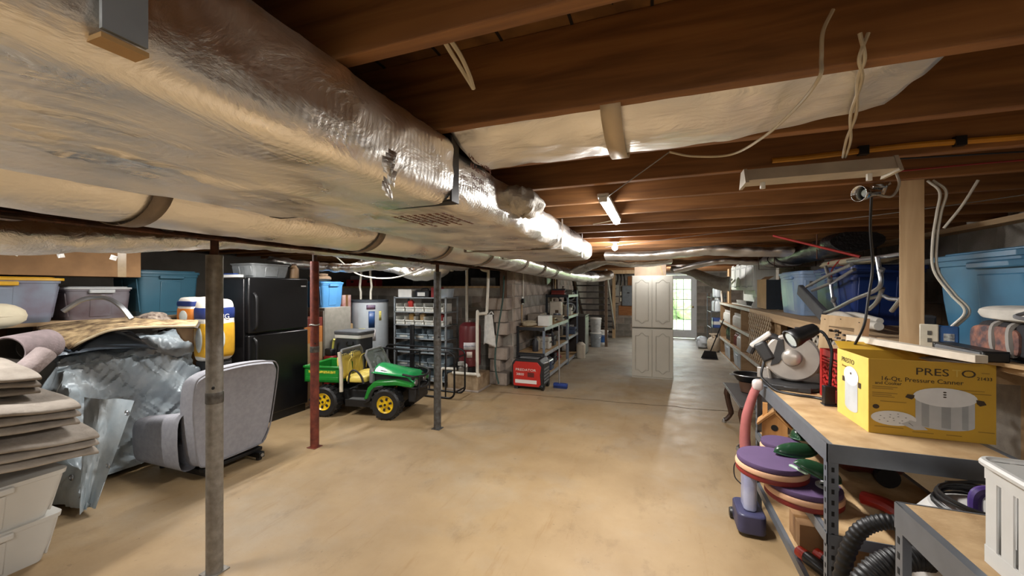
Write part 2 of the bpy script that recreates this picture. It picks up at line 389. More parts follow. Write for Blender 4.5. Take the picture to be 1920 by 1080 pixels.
# crawl space beyond the half wall
cr = B().bb(XL, -2.42, YB+.2, 9.2, 1.25, 1.5).build('crawl_ground', mat('crawl_soil', '#4c3b2d', .95, scale=6, bump=.6), smooth=False); T(cr, 'bare dark soil of the crawl space above the half wall', 'ground', kind='structure')
wc = B().bb(XL, -2.42, 9.2, 9.4, 0, ZS).build('wall_crawl', BLOCKM, smooth=False); T(wc, 'dark wall at the back of the crawl space', 'wall', kind='structure')
XI = -2.2
wi = B().bb(XI-.22, XI, 6.05, YF, 0, ZS).build('wall_inner', MORTAR, smooth=False); T(wi, 'beige block wall behind the generator and steel shelving', 'wall', kind='structure')
blocks(wi, 5.2, ZJ, axis='y', at=XI, start=6.05, sgn=-1, mats=[BLOCKM, BLOCKW, BLOCKW])
blocks(wi, .22, ZJ, axis='x', at=6.05, start=XI-.22, sgn=-1)
# ragged stepped block end of that wall
blk = B().box(0, 0, 0, .19, .2, .193).build('block', BLOCKW, wi, bevel=.012, smooth=False)
for k, (x, y, z) in enumerate([(-2.50, 5.95, .1), (-2.32, 5.92, .1), (-2.44, 5.96, .3), (-2.34, 5.94, .5), (-2.47, 5.95, .7), (-2.34, 5.95, .9), (-2.38, 5.96, 1.1), (-2.50, 6.0, .5), (-2.52, 5.97, 1.3), (-2.33, 5.97, 1.3)]):
    q = blk if k == 0 else share(blk, parent=wi)
    q.location = (x, y, z); q.rotation_euler = (0, 0, random.uniform(-.15, .15))
wf = B()
DX0, DX1, DZ = .08, 1.16, 2.02            # door opening in the far wall
DX0 = -.62
wf.bb(XI, DX0, YF, YF+.2, 0, ZS).bb(DX1, XR, YF, YF+.2, 0, ZS).bb(DX0, DX1, YF, YF+.2, DZ, ZS)
wf = wf.build('wall_far', MORTAR, smooth=False); T(wf, 'grey block wall with the glass door and electric panels', 'wall', kind='structure')
blocks(wf, DX0-XI, ZJ, axis='x', at=YF, start=XI, sgn=-1)
blocks(wf, XR-DX1, ZJ, axis='x', at=YF, start=DX1, sgn=-1)
# ---- glazed double door
dm = mat('door_paint', '#d9dcdf', .45, var=.03); gm = mat('door_glass', (.95, .98, 1), .02, trans=1, var=0)
d1 = E('door_1', 'white double glass door with small square panes letting in daylight', 'door', (0, YF, 0), kind='structure')
fr = B().bb(DX0, DX0+.05, -.03, .1, 0, DZ).bb(DX1-.05, DX1, -.03, .1, 0, DZ).bb(DX0, DX1, -.03, .1, DZ-.05, DZ).build('door_frame', dm, d1, smooth=False)
for lx0, lx1 in ((DX0+.05, .27), (.27, DX1-.05)):
    lf = B().bb(lx0, lx0+.11, .0, .045, .02, DZ-.06).bb(lx1-.11, lx1, .0, .045, .02, DZ-.06).bb(lx0+.11, lx1-.11, .0, .045, .02, .27).bb(lx0+.11, lx1-.11, .0, .045, DZ-.19, DZ-.06).build('door_leaf', dm, d1, bevel=.004, smooth=False)
    x0, x1, z0, z1 = lx0+.11, lx1-.11, .27, DZ-.19; nx, nzz = 3, 5
    for i in range(nx):
        for j in range(nzz):
            ax, bx = x0+(x1-x0)*i/nx+.008, x0+(x1-x0)*(i+1)/nx-.008; az, bz = z0+(z1-z0)*j/nzz+.008, z0+(z1-z0)*(j+1)/nzz-.008
            B().bb(ax-.006, bx+.006, .02, .025, az-.006, bz+.006).build('pane', gm, lf, smooth=False)
    mu = B()
    for i in range(1, nx): x = x0+(x1-x0)*i/nx; mu.bb(x-.009, x+.009, .01, .036, z0, z1)
    for j in range(1, nzz): z = z0+(z1-z0)*j/nzz; mu.bb(x0, x1, .01, .036, z-.009, z+.009)
    mu.build('glazing_bar', dm, lf, smooth=False)
hd = B().ball((DX1-.11, -.05, .98), .028).cyl((DX1-.11, 0, .98), (DX1-.11, -.04, .98), .012, 10).build('door_handle', mat('brass', '#a58a4c', .3, .9), d1)
lw = B().bb(-14, 16, YF+.16, 40, -.2, -.04).build('lawn', mat('lawn_grass', '#b7cf8f', .95, var=.25, scale=8), smooth=False); T(lw, 'bright sunlit lawn outside the glass door', 'lawn', kind='structure')
hb = B()
for k in range(14): hb.ball((-6+k*1.3, YF+9+random.uniform(-.6, .6), 1.2), (1.1, .9, 1.2+random.uniform(0, .8)), 12, 8)
hb = hb.build('hedge', mat('hedge_leaf', '#b9cf9a', .95, var=.3, scale=6, bump=1, bscale=9), smooth=True); T(hb, 'pale green hedge beyond the lawn outside the glass door', 'hedge', kind='stuff')
# ================================================================ foil ductwork under the joists
def sect(prof, n):
    """resample a closed polyline into n points by length"""
    P = [Vector(p) for p in prof]; P.append(P[0]); Ls = [0]
    for a, b in zip(P, P[1:]): Ls.append(Ls[-1]+(b-a).length)
    out = []
    for k in range(n):
        t = Ls[-1]*k/n; i = max(j for j in range(len(Ls)-1) if Ls[j] <= t+1e-9)
        out.append(P[i].lerp(P[i+1], (t-Ls[i])/max(1e-9, Ls[i+1]-Ls[i])))
    return out
def trunk(name, m, parent, y0, y1, x0, x1, z0, z1, dy=.03, amp=.008, r=.05, sag=.012, seed=0, n=64, crease=0.0):
    prof = [(u+(x0+x1)/2, v+(z0+z1)/2) for u, v in rrect(x1-x0, z1-z0, r, 5)]
    S = sect([(a, b, 0) for a, b in prof], n); ny = max(2, int((y1-y0)/dy)); c = Vector(((x0+x1)/2, (z0+z1)/2, 0))
    b = B()
    for j in range(ny+1):
        y = y0+(y1-y0)*j/ny
        for p in S:
            q = (p-c).normalized()
            low = max(0, (c.y-p.y)/((z1-z0)/2)); mid = 1-min(1, abs(p.x-c.x)/((x1-x0)/2))
            a = amp*(.9*nz(p.x*3+seed, y*2.2, p.y*3)+.55*nz(p.x*9, y*6+seed, p.y*9))+amp*.5*(ridged(p.x*2.2+seed, y*1.1, 1.4, p.y*2)-.8)
            if crease:                      # sharp folds of the slack foil, gathered in patches and along the far lower edge
                s_ = p.x+p.y*.8; k_ = max(0, min(1, (nz(s_*1.7+seed, y*1.5, 9)+.08)*4))
                if p.x < c.x-.05 and p.y < c.y: k_ = max(k_, min(1, (c.x-.05-p.x)*4))
                if p.x > c.x+.3 and p.y > z0+.06: k_ = max(k_, .55)
                f_ = (1-abs(nz(s_*7+y*3.2, y*2.6-s_*3, 4+seed))*2.2); g_ = (1-abs(nz(s_*16-y*5, y*6+s_*4, 14+seed))*2.2)
                a += crease*k_*(max(0, f_)**4+.5*max(0, g_)**4)
            z = p.y+q.y*a - low*sag*mid
            b.v.append((p.x+q.x*a, y, min(z, ZJ-.002)))
    for j in range(ny):
        for i in range(n):
            i2 = (i+1) % n; b.f.append((j*n+i, j*n+i2, (j+1)*n+i2, (j+1)*n+i))
    b.f.append(tuple(range(n))); b.f.append(tuple(ny*n+i for i in range(n))[::-1])
    return b.build(name, m, parent, angle=60)
def run(name, m, parent, path, rx, rz, amp=.01, seed=0, n=28, step=10, fq=9):
    """oval flexible duct along a path; rx sideways, rz vertical (numbers or functions of 0..1)"""
    P = bez(path, step); b = B(); N_ = len(P)
    for i, p in enumerate(P):
        t = (P[min(i+1, N_-1)]-P[max(i-1, 0)]).normalized(); sd = t.cross(Vector((0, 0, 1))).normalized(); up = sd.cross(t)
        s = i/(N_-1); ax = rx(s) if callable(rx) else rx; az = rz(s) if callable(rz) else rz
        for j in range(n):
            a = 2*math.pi*j/n
            q = p+sd*math.cos(a)*ax+up*math.sin(a)*az
            k = 1+(amp/max(ax, az))*(nz(q.x*fq, q.y*fq, q.z*fq+seed)*1.2+1.0*(ridged(q.x*2+seed, q.y*2, 1.5, q.z*2)-.8))
            b.v.append(tuple(p+(q-p)*k))
    for i in range(N_-1):
        for j in range(n):
            j2 = (j+1) % n; b.f.append((i*n+j, i*n+j2, (i+1)*n+j2, (i+1)*n+j))
    b.f.append(tuple(range(n))); b.f.append(tuple((N_-1)*n+j for j in range(n))[::-1])
    return b.build(name, m, parent, angle=70)
TAPE = mat('grey_duct_tape', '#85776a', .5, .3, var=.1)
INK = mat('brown_duct_print', '#6e3f2a', .6, var=0)
md = E('trunk_duct', 'large foil-wrapped rectangular trunk duct with printed insulation facing', 'duct', (-1.02, 1.1, ZJ), kind=None)
off = Vector((1.02, -1.1, -ZJ))
def keep(o_, par):                      # world-placed mesh under an empty: cancel the empty's offset
    o_.location = -Vector(par.location); return o_
keep(trunk('duct_section', FOIL, md, YN+.02, 1.125, -1.44, -.615, 1.835, 2.056, seed=1, amp=.012, r=.06, dy=.012, n=150, crease=.010), md)
keep(trunk('duct_section', FOIL, md, 1.165, 2.75, -1.42, -.63, 1.850, 2.056, seed=5, amp=.011, r=.07, dy=.014, n=120, crease=.008), md)
keep(trunk('duct_section', FOIL, md, 2.77, 3.55, -1.40, -.63, 1.845, 2.056, seed=9, amp=.006, r=.06), md)
keep(trunk('duct_section', FOIL, md, 3.57, 4.2, -1.38, -.64, 1.86, 2.056, seed=12, amp=.006, r=.07), md)
def frame_band(name, m, y0, y1, x0, x1, z0, z1, th=.008):
    b = B(); b.bb(x1, x1+th, y0, y1, z0-th, z1).bb(x0-th, x0, y0, y1, z0-th, z1).bb(x0, x1, y0, y1, z0-th, z0); return keep(b.build(name, m, md, bevel=.002, smooth=False), md)
frame_band('seam_collar', mat('dark_collar', '#2a2522', .4, .6), 1.12, 1.172, -1.425, -.628, 1.848, 2.055)
for y in (2.76, 3.56): frame_band('seam_band', TAPE, y-.02, y+.02, -1.405, -.634, 1.842, 2.055, .004)
# metal strap on the side and a tab of tape turned under the corner
strapm = mat('galvanised_strap', '#9aa3aa', .35, .4, var=.06)
keep(B().bb(-.608, -.602, .262, .306, 1.862, 2.056).build('strap', strapm, md, smooth=False), md)
keep(B().bb(-.642, -.604, .262, .308, 1.852, 1.858).build('tape_tab', mat('tan_tape', '#b08d5c', .6), md, smooth=False), md)
fl = B()
for k in range(9):
    a = k*.7; y = .79+.012*math.cos(a*2); fl.add([(-.612, y-.01, 1.90-.012*k), (-.604+.01*math.sin(a), y+.012, 1.895-.012*k), (-.60, y, 1.86-.011*k), (-.612, y-.012, 1.872-.011*k)], [(0, 1, 2, 3)])
keep(fl.build('torn_foil', FOILS, md, solid=.001), md)
# printed facing: lines of brown text on the side and under the corner
tx = ['Owens Corning', 'All-Service', 'Fiberglas', 'Duct Wrap']
for k, s in enumerate(tx):
    o = text('print', s, .03, INK, md, (0, 0, 0), (R(90), 0, R(90)), align='LEFT'); o.location = Vector((-.606, 1.215+.01*k, 2.02-.033*k))-Vector(md.location)
for k in range(8):
    o = text('print', ['Faced duct wrap insulation', 'FSK facing Type 75', 'Flame spread 25 Smoke 50', 'All-Service Duct Wrap'][k % 4], .024, INK, md, (0, 0, 0), (R(180), 0, R(90)), align='LEFT')
    o.location = Vector((-.72-.030*k, 1.23, 1.829))-Vector(md.location)
# strap loop and stem at the side take-off
to = keep(B().grid(lambda u, v: (lambda k: (-.60+.085*k*math.sin(math.pi*(v*.99+.005))*math.cos(6.2832*u), 1.78+.19*k*math.sin(math.pi*(v*.99+.005))*math.sin(6.2832*u), 1.968-.065*k*math.cos(math.pi*v)))(1+.25*nz(math.cos(6.2832*u)*2.5, math.sin(6.2832*u)*2.5, v*5)), 32, 20, True).build('takeoff_boot', mat('white_insulation', '#b9b2a6', .6, .3, var=.12, scale=20, bump=.6), md), md)

rd = E('round_duct', 'long round foil duct taped in bands beside the trunk duct', 'duct', (-1.8, 1.0, 1.8))
path = [(-1.78, YN+.05, 1.935), (-1.78, 0, 1.925), (-1.8, 1.4, 1.915), (-1.8, 3.0, 1.925), (-1.79, 4.6, 1.915), (-1.72, 6.2, 1.86), (-1.62, 7.6, 1.82), (-1.35, 8.8, 1.80), (-1.0, 9.2, 1.86)]
keep(run('duct_skin', FOIL, rd, path, lambda s: .21-.07*min(1, max(0, s-.5)*3), lambda s: .125 if s < .5 else .125-.015*(s-.5)*2, .007, 3, n=40, step=22), rd)
_P = bez(path, 22); _rx = lambda s: .21-.07*min(1, max(0, s-.5)*3); _rz = lambda s: .125 if s < .5 else .125-.015*(s-.5)*2
for y in (.85, 2.0, 2.87, 3.75, 4.9, 5.7, 6.4):
    i = min(range(len(_P)), key=lambda k: abs(_P[k].y-y)); c = _P[i]; s_ = i/(len(_P)-1); b = B()
    for yy in (y-.028, y+.028):
        for j in range(36):
            a = 2*math.pi*j/36; b.v.append((c.x+(_rx(s_)+.009)*math.cos(a), yy, c.z+(_rz(s_)+.009)*math.sin(a)))
    b.f += [(j, (j+1) % 36, 36+(j+1) % 36, 36+j) for j in range(36)]
    keep(b.build('tape_band', TAPE, rd, solid=.002), rd)

bd = E('branch_duct', 'flattened foil branch duct sagging out of a joist bay held by a strap', 'duct', (0, 1.3, 2.05))
b = B()
def bfn(u, v):
    x = -.62+1.22*u; sag = .068*(1-max(0, (u-.62)/.38)**1.6) if u > .62 else .068
    y = 1.105+.395*v; s_ = math.sin(math.pi*min(1, max(0, v)))**.55
    y += .12*max(0, (u-.55)/.45)**2*(0-(v-.25)*1.2)
    return (x, y, 2.078-sag*s_*(.85+.15*nz(x*3, y*3))+.006*nz(x*12, y*12, 3)+.008*(ridged(x, y, 3)-.8))
b.grid(bfn, 90, 30); keep(b.build('duct_skin', FOILX, bd, solid=.004, angle=70), bd)
b = B().grid(lambda u, v: (-.145+.055*u, 1.085+.42*v, 2.070-.072*math.sin(math.pi*min(1, max(0, v)))**.5), 2, 24)
keep(b.build('hanger_strap', mat('cream_strap', '#cbb89a', .5, .2, var=.05), bd, solid=.003), bd)

fd = E('cross_duct', 'wavy foil duct draped across the joists above the white cabinet', 'duct', (.4, 5.1, 2.0))
keep(run('duct_skin', FOILX, fd, [(-.60, 5.1, 1.965), (-.1, 5.1, 1.955), (.3, 5.05, 1.975), (.6, 5.0, 1.99), (.9, 5.05, 1.97), (1.15, 5.08, 1.962), (1.36, 5.1, 1.96)], .2, .055, .02, 8, n=24, step=14), fd)
fd = E('cross_duct', 'low foil duct running along the joists above the stair foot', 'duct', (-.6, 6.6, 1.95))
keep(run('duct_skin', FOILS, fd, [(-1.40, 7.35, 1.875), (-1.15, 6.95, 1.93), (-.8, 6.6, 2.0), (-.45, 6.6, 1.96), (-.1, 6.62, 1.96), (.22, 6.65, 2.0)], .16, .06, .022, 2, n=24, step=14), fd)
fd = E('cross_duct', 'crinkled foil duct hung under the joists towards the white wall cabinets', 'duct', (1.0, 7.4, 1.97))
keep(run('duct_skin', FOILX, fd, [(.3, 7.5, 1.86), (.75, 7.45, 1.97), (1.1, 7.4, 2.01), (1.5, 7.4, 1.98), (2.2, 7.4, 2.0)], .18, .05, .02, 5, n=24, step=14), fd)
fd = E('flex_duct', 'slack grey flexible duct end drooping in front of the glass door', 'duct', (1.0, 9.2, 1.7))
keep(run('duct_skin', mat('grey_flex', '#a9a79f', .55, .35, var=.1, scale=20, bump=.5), fd, [(.3, 9.3, 1.98), (.62, 9.25, 1.93), (.95, 9.2, 1.79), (1.22, 9.15, 1.66), (1.42, 9.1, 1.64)], lambda s: .08+.13*s, lambda s: .06+.1*s, .02, 6, n=24, step=10), fd)
# the run beyond the posts
fd = E('side_duct', 'sagging crumpled foil duct hanging beyond the steel posts', 'duct', (-2.85, 1.5, 1.8))
keep(run('duct_skin', FOILS, fd, [(-2.95, YN+.1, 1.80), (-2.95, 0, 1.79), (-2.95, .8, 1.80), (-2.9, 1.35, 1.84), (-2.85, 2.0, 1.905), (-2.8, 3.0, 1.91), (-2.8, 4.2, 1.89), (-2.8, 5.4, 1.88)], lambda s: .24-.1*min(1, s*1.5), lambda s: .11-.05*min(1, s*1.6), .03, 4, n=32, step=26), fd)
fd = E('hanging_duct', 'bulging foil duct elbow hanging over the parts bin rack', 'duct', (-3.3, 5.1, 1.8))
keep(run('duct_skin', FOILS, fd, [(-4.3, 4.9, 1.93), (-3.75, 5.0, 1.88), (-3.45, 5.05, 1.80), (-3.15, 5.1, 1.80), (-2.99, 5.13, 1.84), (-2.90, 5.15, 1.87)], lambda s: .12+.1*math.sin(math.pi*s), lambda s: .06+.065*math.sin(math.pi*s), .03, 11, n=28, step=12), fd)
fd = E('hanging_duct', 'foil duct stub above the black refrigerator', 'duct', (-3.9, 3.9, 1.8))
keep(run('duct_skin', FOILS, fd, [(-4.9, 3.85, 1.93), (-4.3, 4.1, 1.85), (-3.8, 4.2, 1.83), (-3.3, 4.3, 1.88), (-2.92, 4.38, 1.89)], .12, .06, .03, 21, n=24, step=12), fd)

# ---- steel beam and posts
bmr = E('steel_beam', 'dark rusty steel beam carried by the slim posts', 'beam', (-2.28, 2, 1.83))
b = B().bb(-2.345, -2.215, YN+.02, 6.04, 1.83, 1.842).bb(-2.286, -2.274, YN+.02, 6.04, 1.842, 2.046).bb(-2.345, -2.215, YN+.02, 6.04, 2.046, 2.058)
keep(b.build('beam_profile', RUST, bmr, smooth=False), bmr)
cl = B().box(0, 0, 0, .03, .045, .05).build('beam_clip', STEEL, bmr, bevel=.004)
for k, y in enumerate((1.2, 2.15, 3.1, 4.6)):
    q = cl if k == 0 else share(cl); q.location = Vector((-2.21, y, 1.86))-Vector(bmr.location)
def steel_post(p, m, label, top, r=.038):
    t = E('steel_post', label, 'post', (p[0], p[1], 0), group='steel support posts')
    B().cyl((0, 0, .006), (0, 0, top-.09), r, 24).build('tube', m, t)
    B().cyl((0, 0, top-.095), (0, 0, top-.004), r*.5, 14).build('screw_jack', RUST, t)
    B().box(0, 0, top-.004, .11, .11, .008).build('top_plate', RUST, t)
    B().box(0, 0, .003, .1, .1, .006).build('base_plate', m, t)
    B().lathe([(r*1.04, .93), (r*1.06, .935), (r*1.06, .985), (r*1.04, .99)], 24).build('adjusting_collar', STEEL, t)
    B().cyl((r*.7, -r*.6, 1.02), (r*1.15, -r*.95, 1.02), .007, 8).build('pin', BLACKM, t)
    return t
p1, p3, p2 = at_z(403, 1072), at_z(817, 803), at_z(590, 838)
steel_post((-2.28, p1.y), mat('dull_galvanised', '#87827a', .5, .5, scale=25, bump=.2, c2='#716b63'), 'dull galvanised steel post standing before the grey chair', 1.83, .040)
steel_post((-2.28, p3.y), mat('charcoal_steel', '#5f6060', .5, .5, scale=25, bump=.2, c2='#46423e'), 'charcoal grey steel post beside the toy utility car', 1.83, .040)
q = steel_post((p2.x, p2.y), mat('red_oxide', '#7d3b2c', .6, .2, scale=16, bump=.3, c2='#57281f'), 'rust red steel post in front of the black refrigerator', 1.91, .040)
b = B().tube([Vector((0, 0, .0))+Vector((math.cos(a)*.043, math.sin(a)*.043, 1.2+.004*math.sin(3*a))) for a in [k*.5 for k in range(26)]], .006, 6)
b.build('tied_cord', mat('clear_strap', '#b7bdb8', .4, var=.1), q)
sec = E('support_beam', 'dark timber beam above the refrigerator and red post', 'beam', (p2.x, 3, 1.91))
keep(B().bb(p2.x-.07, p2.x+.07, YN+.1, 6.2, 1.91, 2.055).build('timber', BROWNW, sec, smooth=False), sec)
# ================================================================ right side: rivet benches, deck and what stands on them
SLATE = mat('slate_steel', '#6f747b', .42, .35, var=.06)
OSB = mat('particle_board', '#b89b73', .8, var=.12, scale=9, c2='#9c7d55', bump=.2, bscale=90)
HOLE = mat('hole_black', '#0c0c0d', .8, var=0)
def rivet_bench(label, x0, x1, y0, y1, top, shelves, rail=.075):
    t = E('rivet_shelf_bench', label, 'shelving', (x0, y0, 0), group='grey rivet shelf benches'); W, D = x1-x0, y1-y0
    for ix, (px, sx) in enumerate(((0, 1), (W, -1))):
        for iy, (py, sy) in enumerate(((0, 1), (D, -1))):
            po = B().bb(min(px, px+sx*.038), max(px, px+sx*.038), min(py, py+sy*.0025), max(py, py+sy*.0025), 0, top).bb(min(px, px+sx*.0025), max(px, px+sx*.0025), min(py, py+sy*.038), max(py, py+sy*.038), 0, top).build('post', SLATE, t, smooth=False)
            hb_ = B()
            for k in range(int(top/.045)):
                z = .05+k*.045
                hb_.box(px+sx*.019, py-sy*.0006, z, .010, .001, .019).box(px-sx*.0006, py+sy*.019, z, .001, .010, .019)
            hb_.build('keyholes', HOLE, po, smooth=False, kind='stuff')
    for z in [top]+shelves:
        h = rail if z == top else .045
        for yy in (0, D): B().bb(.003, W-.003, yy-.002 if yy else -.003, yy+.003 if yy else .002, z-h, z).bb(.003, W-.003, (yy-.02) if yy else 0, yy if yy else .02, z-h-.002, z-h).build('beam', SLATE, t, smooth=False)
        for xx in (0, W): B().bb(xx-.002 if xx else -.003, xx+.003 if xx else .002, .003, D-.003, z-h, z).bb((xx-.02) if xx else 0, xx if xx else .02, .003, D-.003, z-.004, z).build('beam', SLATE, t, smooth=False)
        B().bb(.004, W-.004, .004, D-.004, z-.016, z-.001).build('shelf_board', OSB, t, smooth=False)
    return t
BX0, BX1, BY0, BY1, BT, BM, BL = .66, 1.27, 1.96, 3.2, .92, .55, .2
rivet_bench('grey steel bench with wood top carrying the canner box and saw', BX0, BX1, BY0, BY1, BT, [BM, BL])
rivet_bench('grey steel bench with wood top carrying the white basket', .672, 1.28, .22, 1.5, BT, [.45, .06])

# ---- yellow pressure canner carton
bx0, bx1, by0, by1, bh = .885, 1.30, 2.18, 2.50, .327
YEL = mat('canner_yellow', '#c39a2e', .6, var=.05, scale=5); YELL = mat('canner_pale_yellow', '#d2ba5c', .6, var=.05); KRAFT = mat('carton_inside', '#b09672', .9)
PK = mat('print_dark', '#3a2c1c', .6, var=0); PS = mat('print_silver', '#b8bbbd', .5, var=.08, scale=10); PSD = mat('print_silver_dark', '#83878a', .5, var=.1, scale=10); PSL = mat('print_silver_light', '#d9dbdc', .5, var=.05)
t = E('canner_carton', 'yellow open carton printed with a pressure canner standing on steel bench', 'carton', (bx0, by0, BT))
W, D = bx1-bx0, by1-by0
B().bb(0, W, 0, .004, 0, bh).build('front_panel', YEL, t, smooth=False)
B().bb(0, .004, .004, D, 0, bh).build('side_panel', YELL, t, smooth=False)
B().bb(W-.004, W, .004, D, 0, bh).build('side_panel', YEL, t, smooth=False)
B().bb(.004, W-.004, D-.004, D, 0, bh).build('back_panel', YEL, t, smooth=False)
B().bb(.004, W-.004, .004, D-.004, 0, .004).build('bottom_panel', KRAFT, t, smooth=False)
fp = B().box(W/2, D+.03, bh+.012, W-.02, .003, .075, rx=R(-62)).build('top_flap', YEL, t, smooth=False)
B().box(W-.054, D/2, bh-.016, .095, D-.04, .003, ry=R(-16)).build('top_flap', mat('flap_white', '#d8d3c6', .8), t, smooth=False)
def flat(b, poly, y=-.0012, M=None):           # thin print polygon on a carton face (x,z)
    return b.add([(u, y, v) for u, v in poly], [tuple(range(len(poly)))])
def ell(cx, cz, rx, rz, n=28, a0=0, a1=360): return [(cx+rx*math.cos(R(a0+(a1-a0)*k/n)), cz+rz*math.sin(R(a0+(a1-a0)*k/n))) for k in range(n)]
F = (R(90), 0, 0)
text('brand_print', 'PRES', .043, PK, t, (.215, -.001, bh-.046), F, sx=1.25)
text('brand_print', 'T', .043, mat('print_worn', '#c8a94e', .6, var=0), t, (.294, -.0008, bh-.046), F, sx=1.1)
text('brand_print', 'O', .043, PK, t, (.331, -.001, bh-.046), F, sx=1.4)
text('title_print', '16-Qt. Pressure Canner', .026, PK, t, (.178, -.001, bh-.084), F, sx=1.08)
text('title_print', 'and Cooker', .019, PK, t, (.068, -.001, bh-.104), F)
text('number_print', '21433', .019, PK, t, (W-.035, -.001, bh-.062), F)
ln = B()
for k, (a, b_, z) in enumerate([(.012, .10, .205), (.012, .085, .197), (.012, .10, .178), (.012, .08, .170), (.012, .09, .162), (.04, .13, .142), (.30, .38, .212), (.33, .40, .2), (.02, .12, .03), (.15, .22, .02), (.26, .31, .02), (.36, .41, .045), (W-.045, W-.02, bh-.04)]): flat(ln, [(a, z), (b_, z), (b_, z+.003), (a, z+.003)])
ln.build('fine_print', mat('print_brown', '#8a6a24', .6, var=0), t, smooth=False, kind='stuff')
cx, cz = .255, .12
flat(B(), [(cx-.095, .165)]+[(cx+.095*math.cos(R(180+180*k/24)), .062+.022*math.sin(R(180+180*k/24))) for k in range(25)]+[(cx+.095, .165)]).build('pot_body_print', PS, t, smooth=False)
sh = B()
for a, b_ in ((-.075, -.05), (-.01, .02), (.055, .075)): flat(sh, [(cx+a, .166), (cx+a, .05), (cx+b_, .047), (cx+b_, .166)], -.0016)
sh.build('pot_shading_print', mat('print_silver_mid', '#9da1a3', .5, var=.1, scale=10), t, smooth=False, kind='stuff')
flat(B(), ell(cx, .178, .103, .04), -.002).build('pot_lid_print', PSL, t, smooth=False)
kb = B(); flat(kb, [(cx-.13, .168), (cx-.122, .182), (cx-.098, .18), (cx-.1, .168), (cx-.108, .160)], -.0025); flat(kb, [(cx+.13, .16), (cx+.122, .175), (cx+.098, .178), (cx+.1, .162), (cx+.11, .152)], -.0025)
for dz in (-.008, .002, .012): flat(kb, ell(cx, .188+dz, .006, .003, 10), -.0028)
flat(kb, ell(.025, .118, .012, .010, 14), -.002)
kb.build('pot_handle_print', PK, t, smooth=False, kind='stuff')
flat(B(), ell(.085, .072, .078, .032), -.002).build('rack_print', PSL, t, smooth=False)
rb = B()
for k in range(14): flat(rb, ell(.085+.06*math.cos(k*2.4)*(k/14)**.5, .072+.024*math.sin(k*2.4)*(k/14)**.5, .0035, .0018, 8), -.0028)
flat(rb, [(.135, .058), (.15, .045), (.152, .047), (.138, .06)], -.004); rb.build('rack_hole_print', PSD, t, smooth=False, kind='stuff')
flat(B(), [(.11, .052), (.155, .03), (.20, .035), (.17, .062), (.145, .07)], -.0034).build('booklet_print', PS, t, smooth=False)
# side panel print
SR = (R(90), 0, R(-90))
text('brand_print', 'PRESTO', .032, PK, t, (-.001, .20, bh-.045), SR, sx=1.2)
text('title_print', 'Pressure Canner', .015, mat('print_brown', '#8a6a24', .6), t, (-.001, .21, bh-.075), SR)
q = B(); pot = [(.245, .20)]+[(.165+.08*math.cos(R(180*k/16)), .2+.035*math.sin(R(180*k/16))) for k in range(17)][::-1][1:]
q.add([(-.0012, y, z) for y, z in [(.10, .21)]+[(.165+.065*math.cos(R(180+180*k/13)), .065+.02*math.sin(R(180+180*k/13))) for k in range(14)]+[(.23, .21)]], [tuple(range(16))])
q.build('pot_body_print', PS, t, smooth=False)
B().add([(-.0018, .165+.075*math.cos(R(a)), .215+.045*math.sin(R(a))) for a in range(0, 360, 15)], [tuple(range(24))]).build('pot_lid_print', PSL, t, smooth=False)
q = B()
for yy in (.08, .245): q.bb(-.002, -.0015, yy-.012, yy+.012, .175, .20)
q.bb(-.0025, -.002, .158, .172, .222, .232); q.build('pot_handle_print', PK, t, smooth=False, kind='stuff')

# ---- red milk crate behind the carton
CRATE = mat('crate_red', '#a8231f', .5, var=.08)
t = E('milk_crate', 'red plastic milk crate with diamond lattice sides behind yellow carton', 'crate', (.925, 2.505, BT)); W, D, H_ = .33, .345, .28
def crate_side(horizontal, at):
    b = B(); Lc = W if horizontal else D
    def bar(u0, v0, u1, v1, th, dp=.008):
        mid = ((u0+u1)/2, (v0+v1)/2); le = math.hypot(u1-u0, v1-v0); an = math.atan2(v1-v0, u1-u0)
        if horizontal: b.box(mid[0], at, mid[1], le, dp, th, ry=-an)
        else: b.box(at, mid[0], mid[1], dp, le, th, rx=an)
    for z, th in ((.012, .024), (.05, .045), (.262, .036), (.228, .008), (.212, .008)): bar(0, z, Lc, z, th)
    for u in (.014, Lc-.014): bar(u, 0, u, H_, .028, .012)
    n = 5
    for k in range(-3, n+1):
        u0 = .03+k*.06
        for s in (0, 1):
            a = (u0, .072); c = (u0+.135, .207)
            if s: a, c = (u0, .207), (u0+.135, .072)
            t0, t1 = 0, 1
            if a[0] < .03: t0 = (.03-a[0])/.135
            if c[0] > Lc-.03: t1 = (Lc-.03-a[0])/.135
            if t1-t0 > .15: bar(a[0]+.135*t0, a[1]+(c[1]-a[1])*t0, a[0]+.135*t1, a[1]+(c[1]-a[1])*t1, .012, .006)
    return b.build('crate_side', CRATE, t, smooth=False)
crate_side(True, .004); crate_side(True, D-.004); crate_side(False, .004); crate_side(False, W-.004)
B().bb(0, W, 0, D, 0, .006).build('crate_bottom', CRATE, t, smooth=False)
c_ = E('jumble_cloth', 'folded white and green cloth lying inside the red crate', 'cloth', (.965, 2.545, BT+.006))
B().grid(lambda u, v: (.01+.23*u, .01+.25*v, .20+.03*nz(u*4, v*4)+.03*math.sin(u*7)), 16, 16).bb(.02, .23, .02, .24, 0, .17).build('cloth_fold', mat('offwhite_cloth', '#c9c4b4', .9, scale=8, c2='#4f7a5e'), c_, solid=.004)

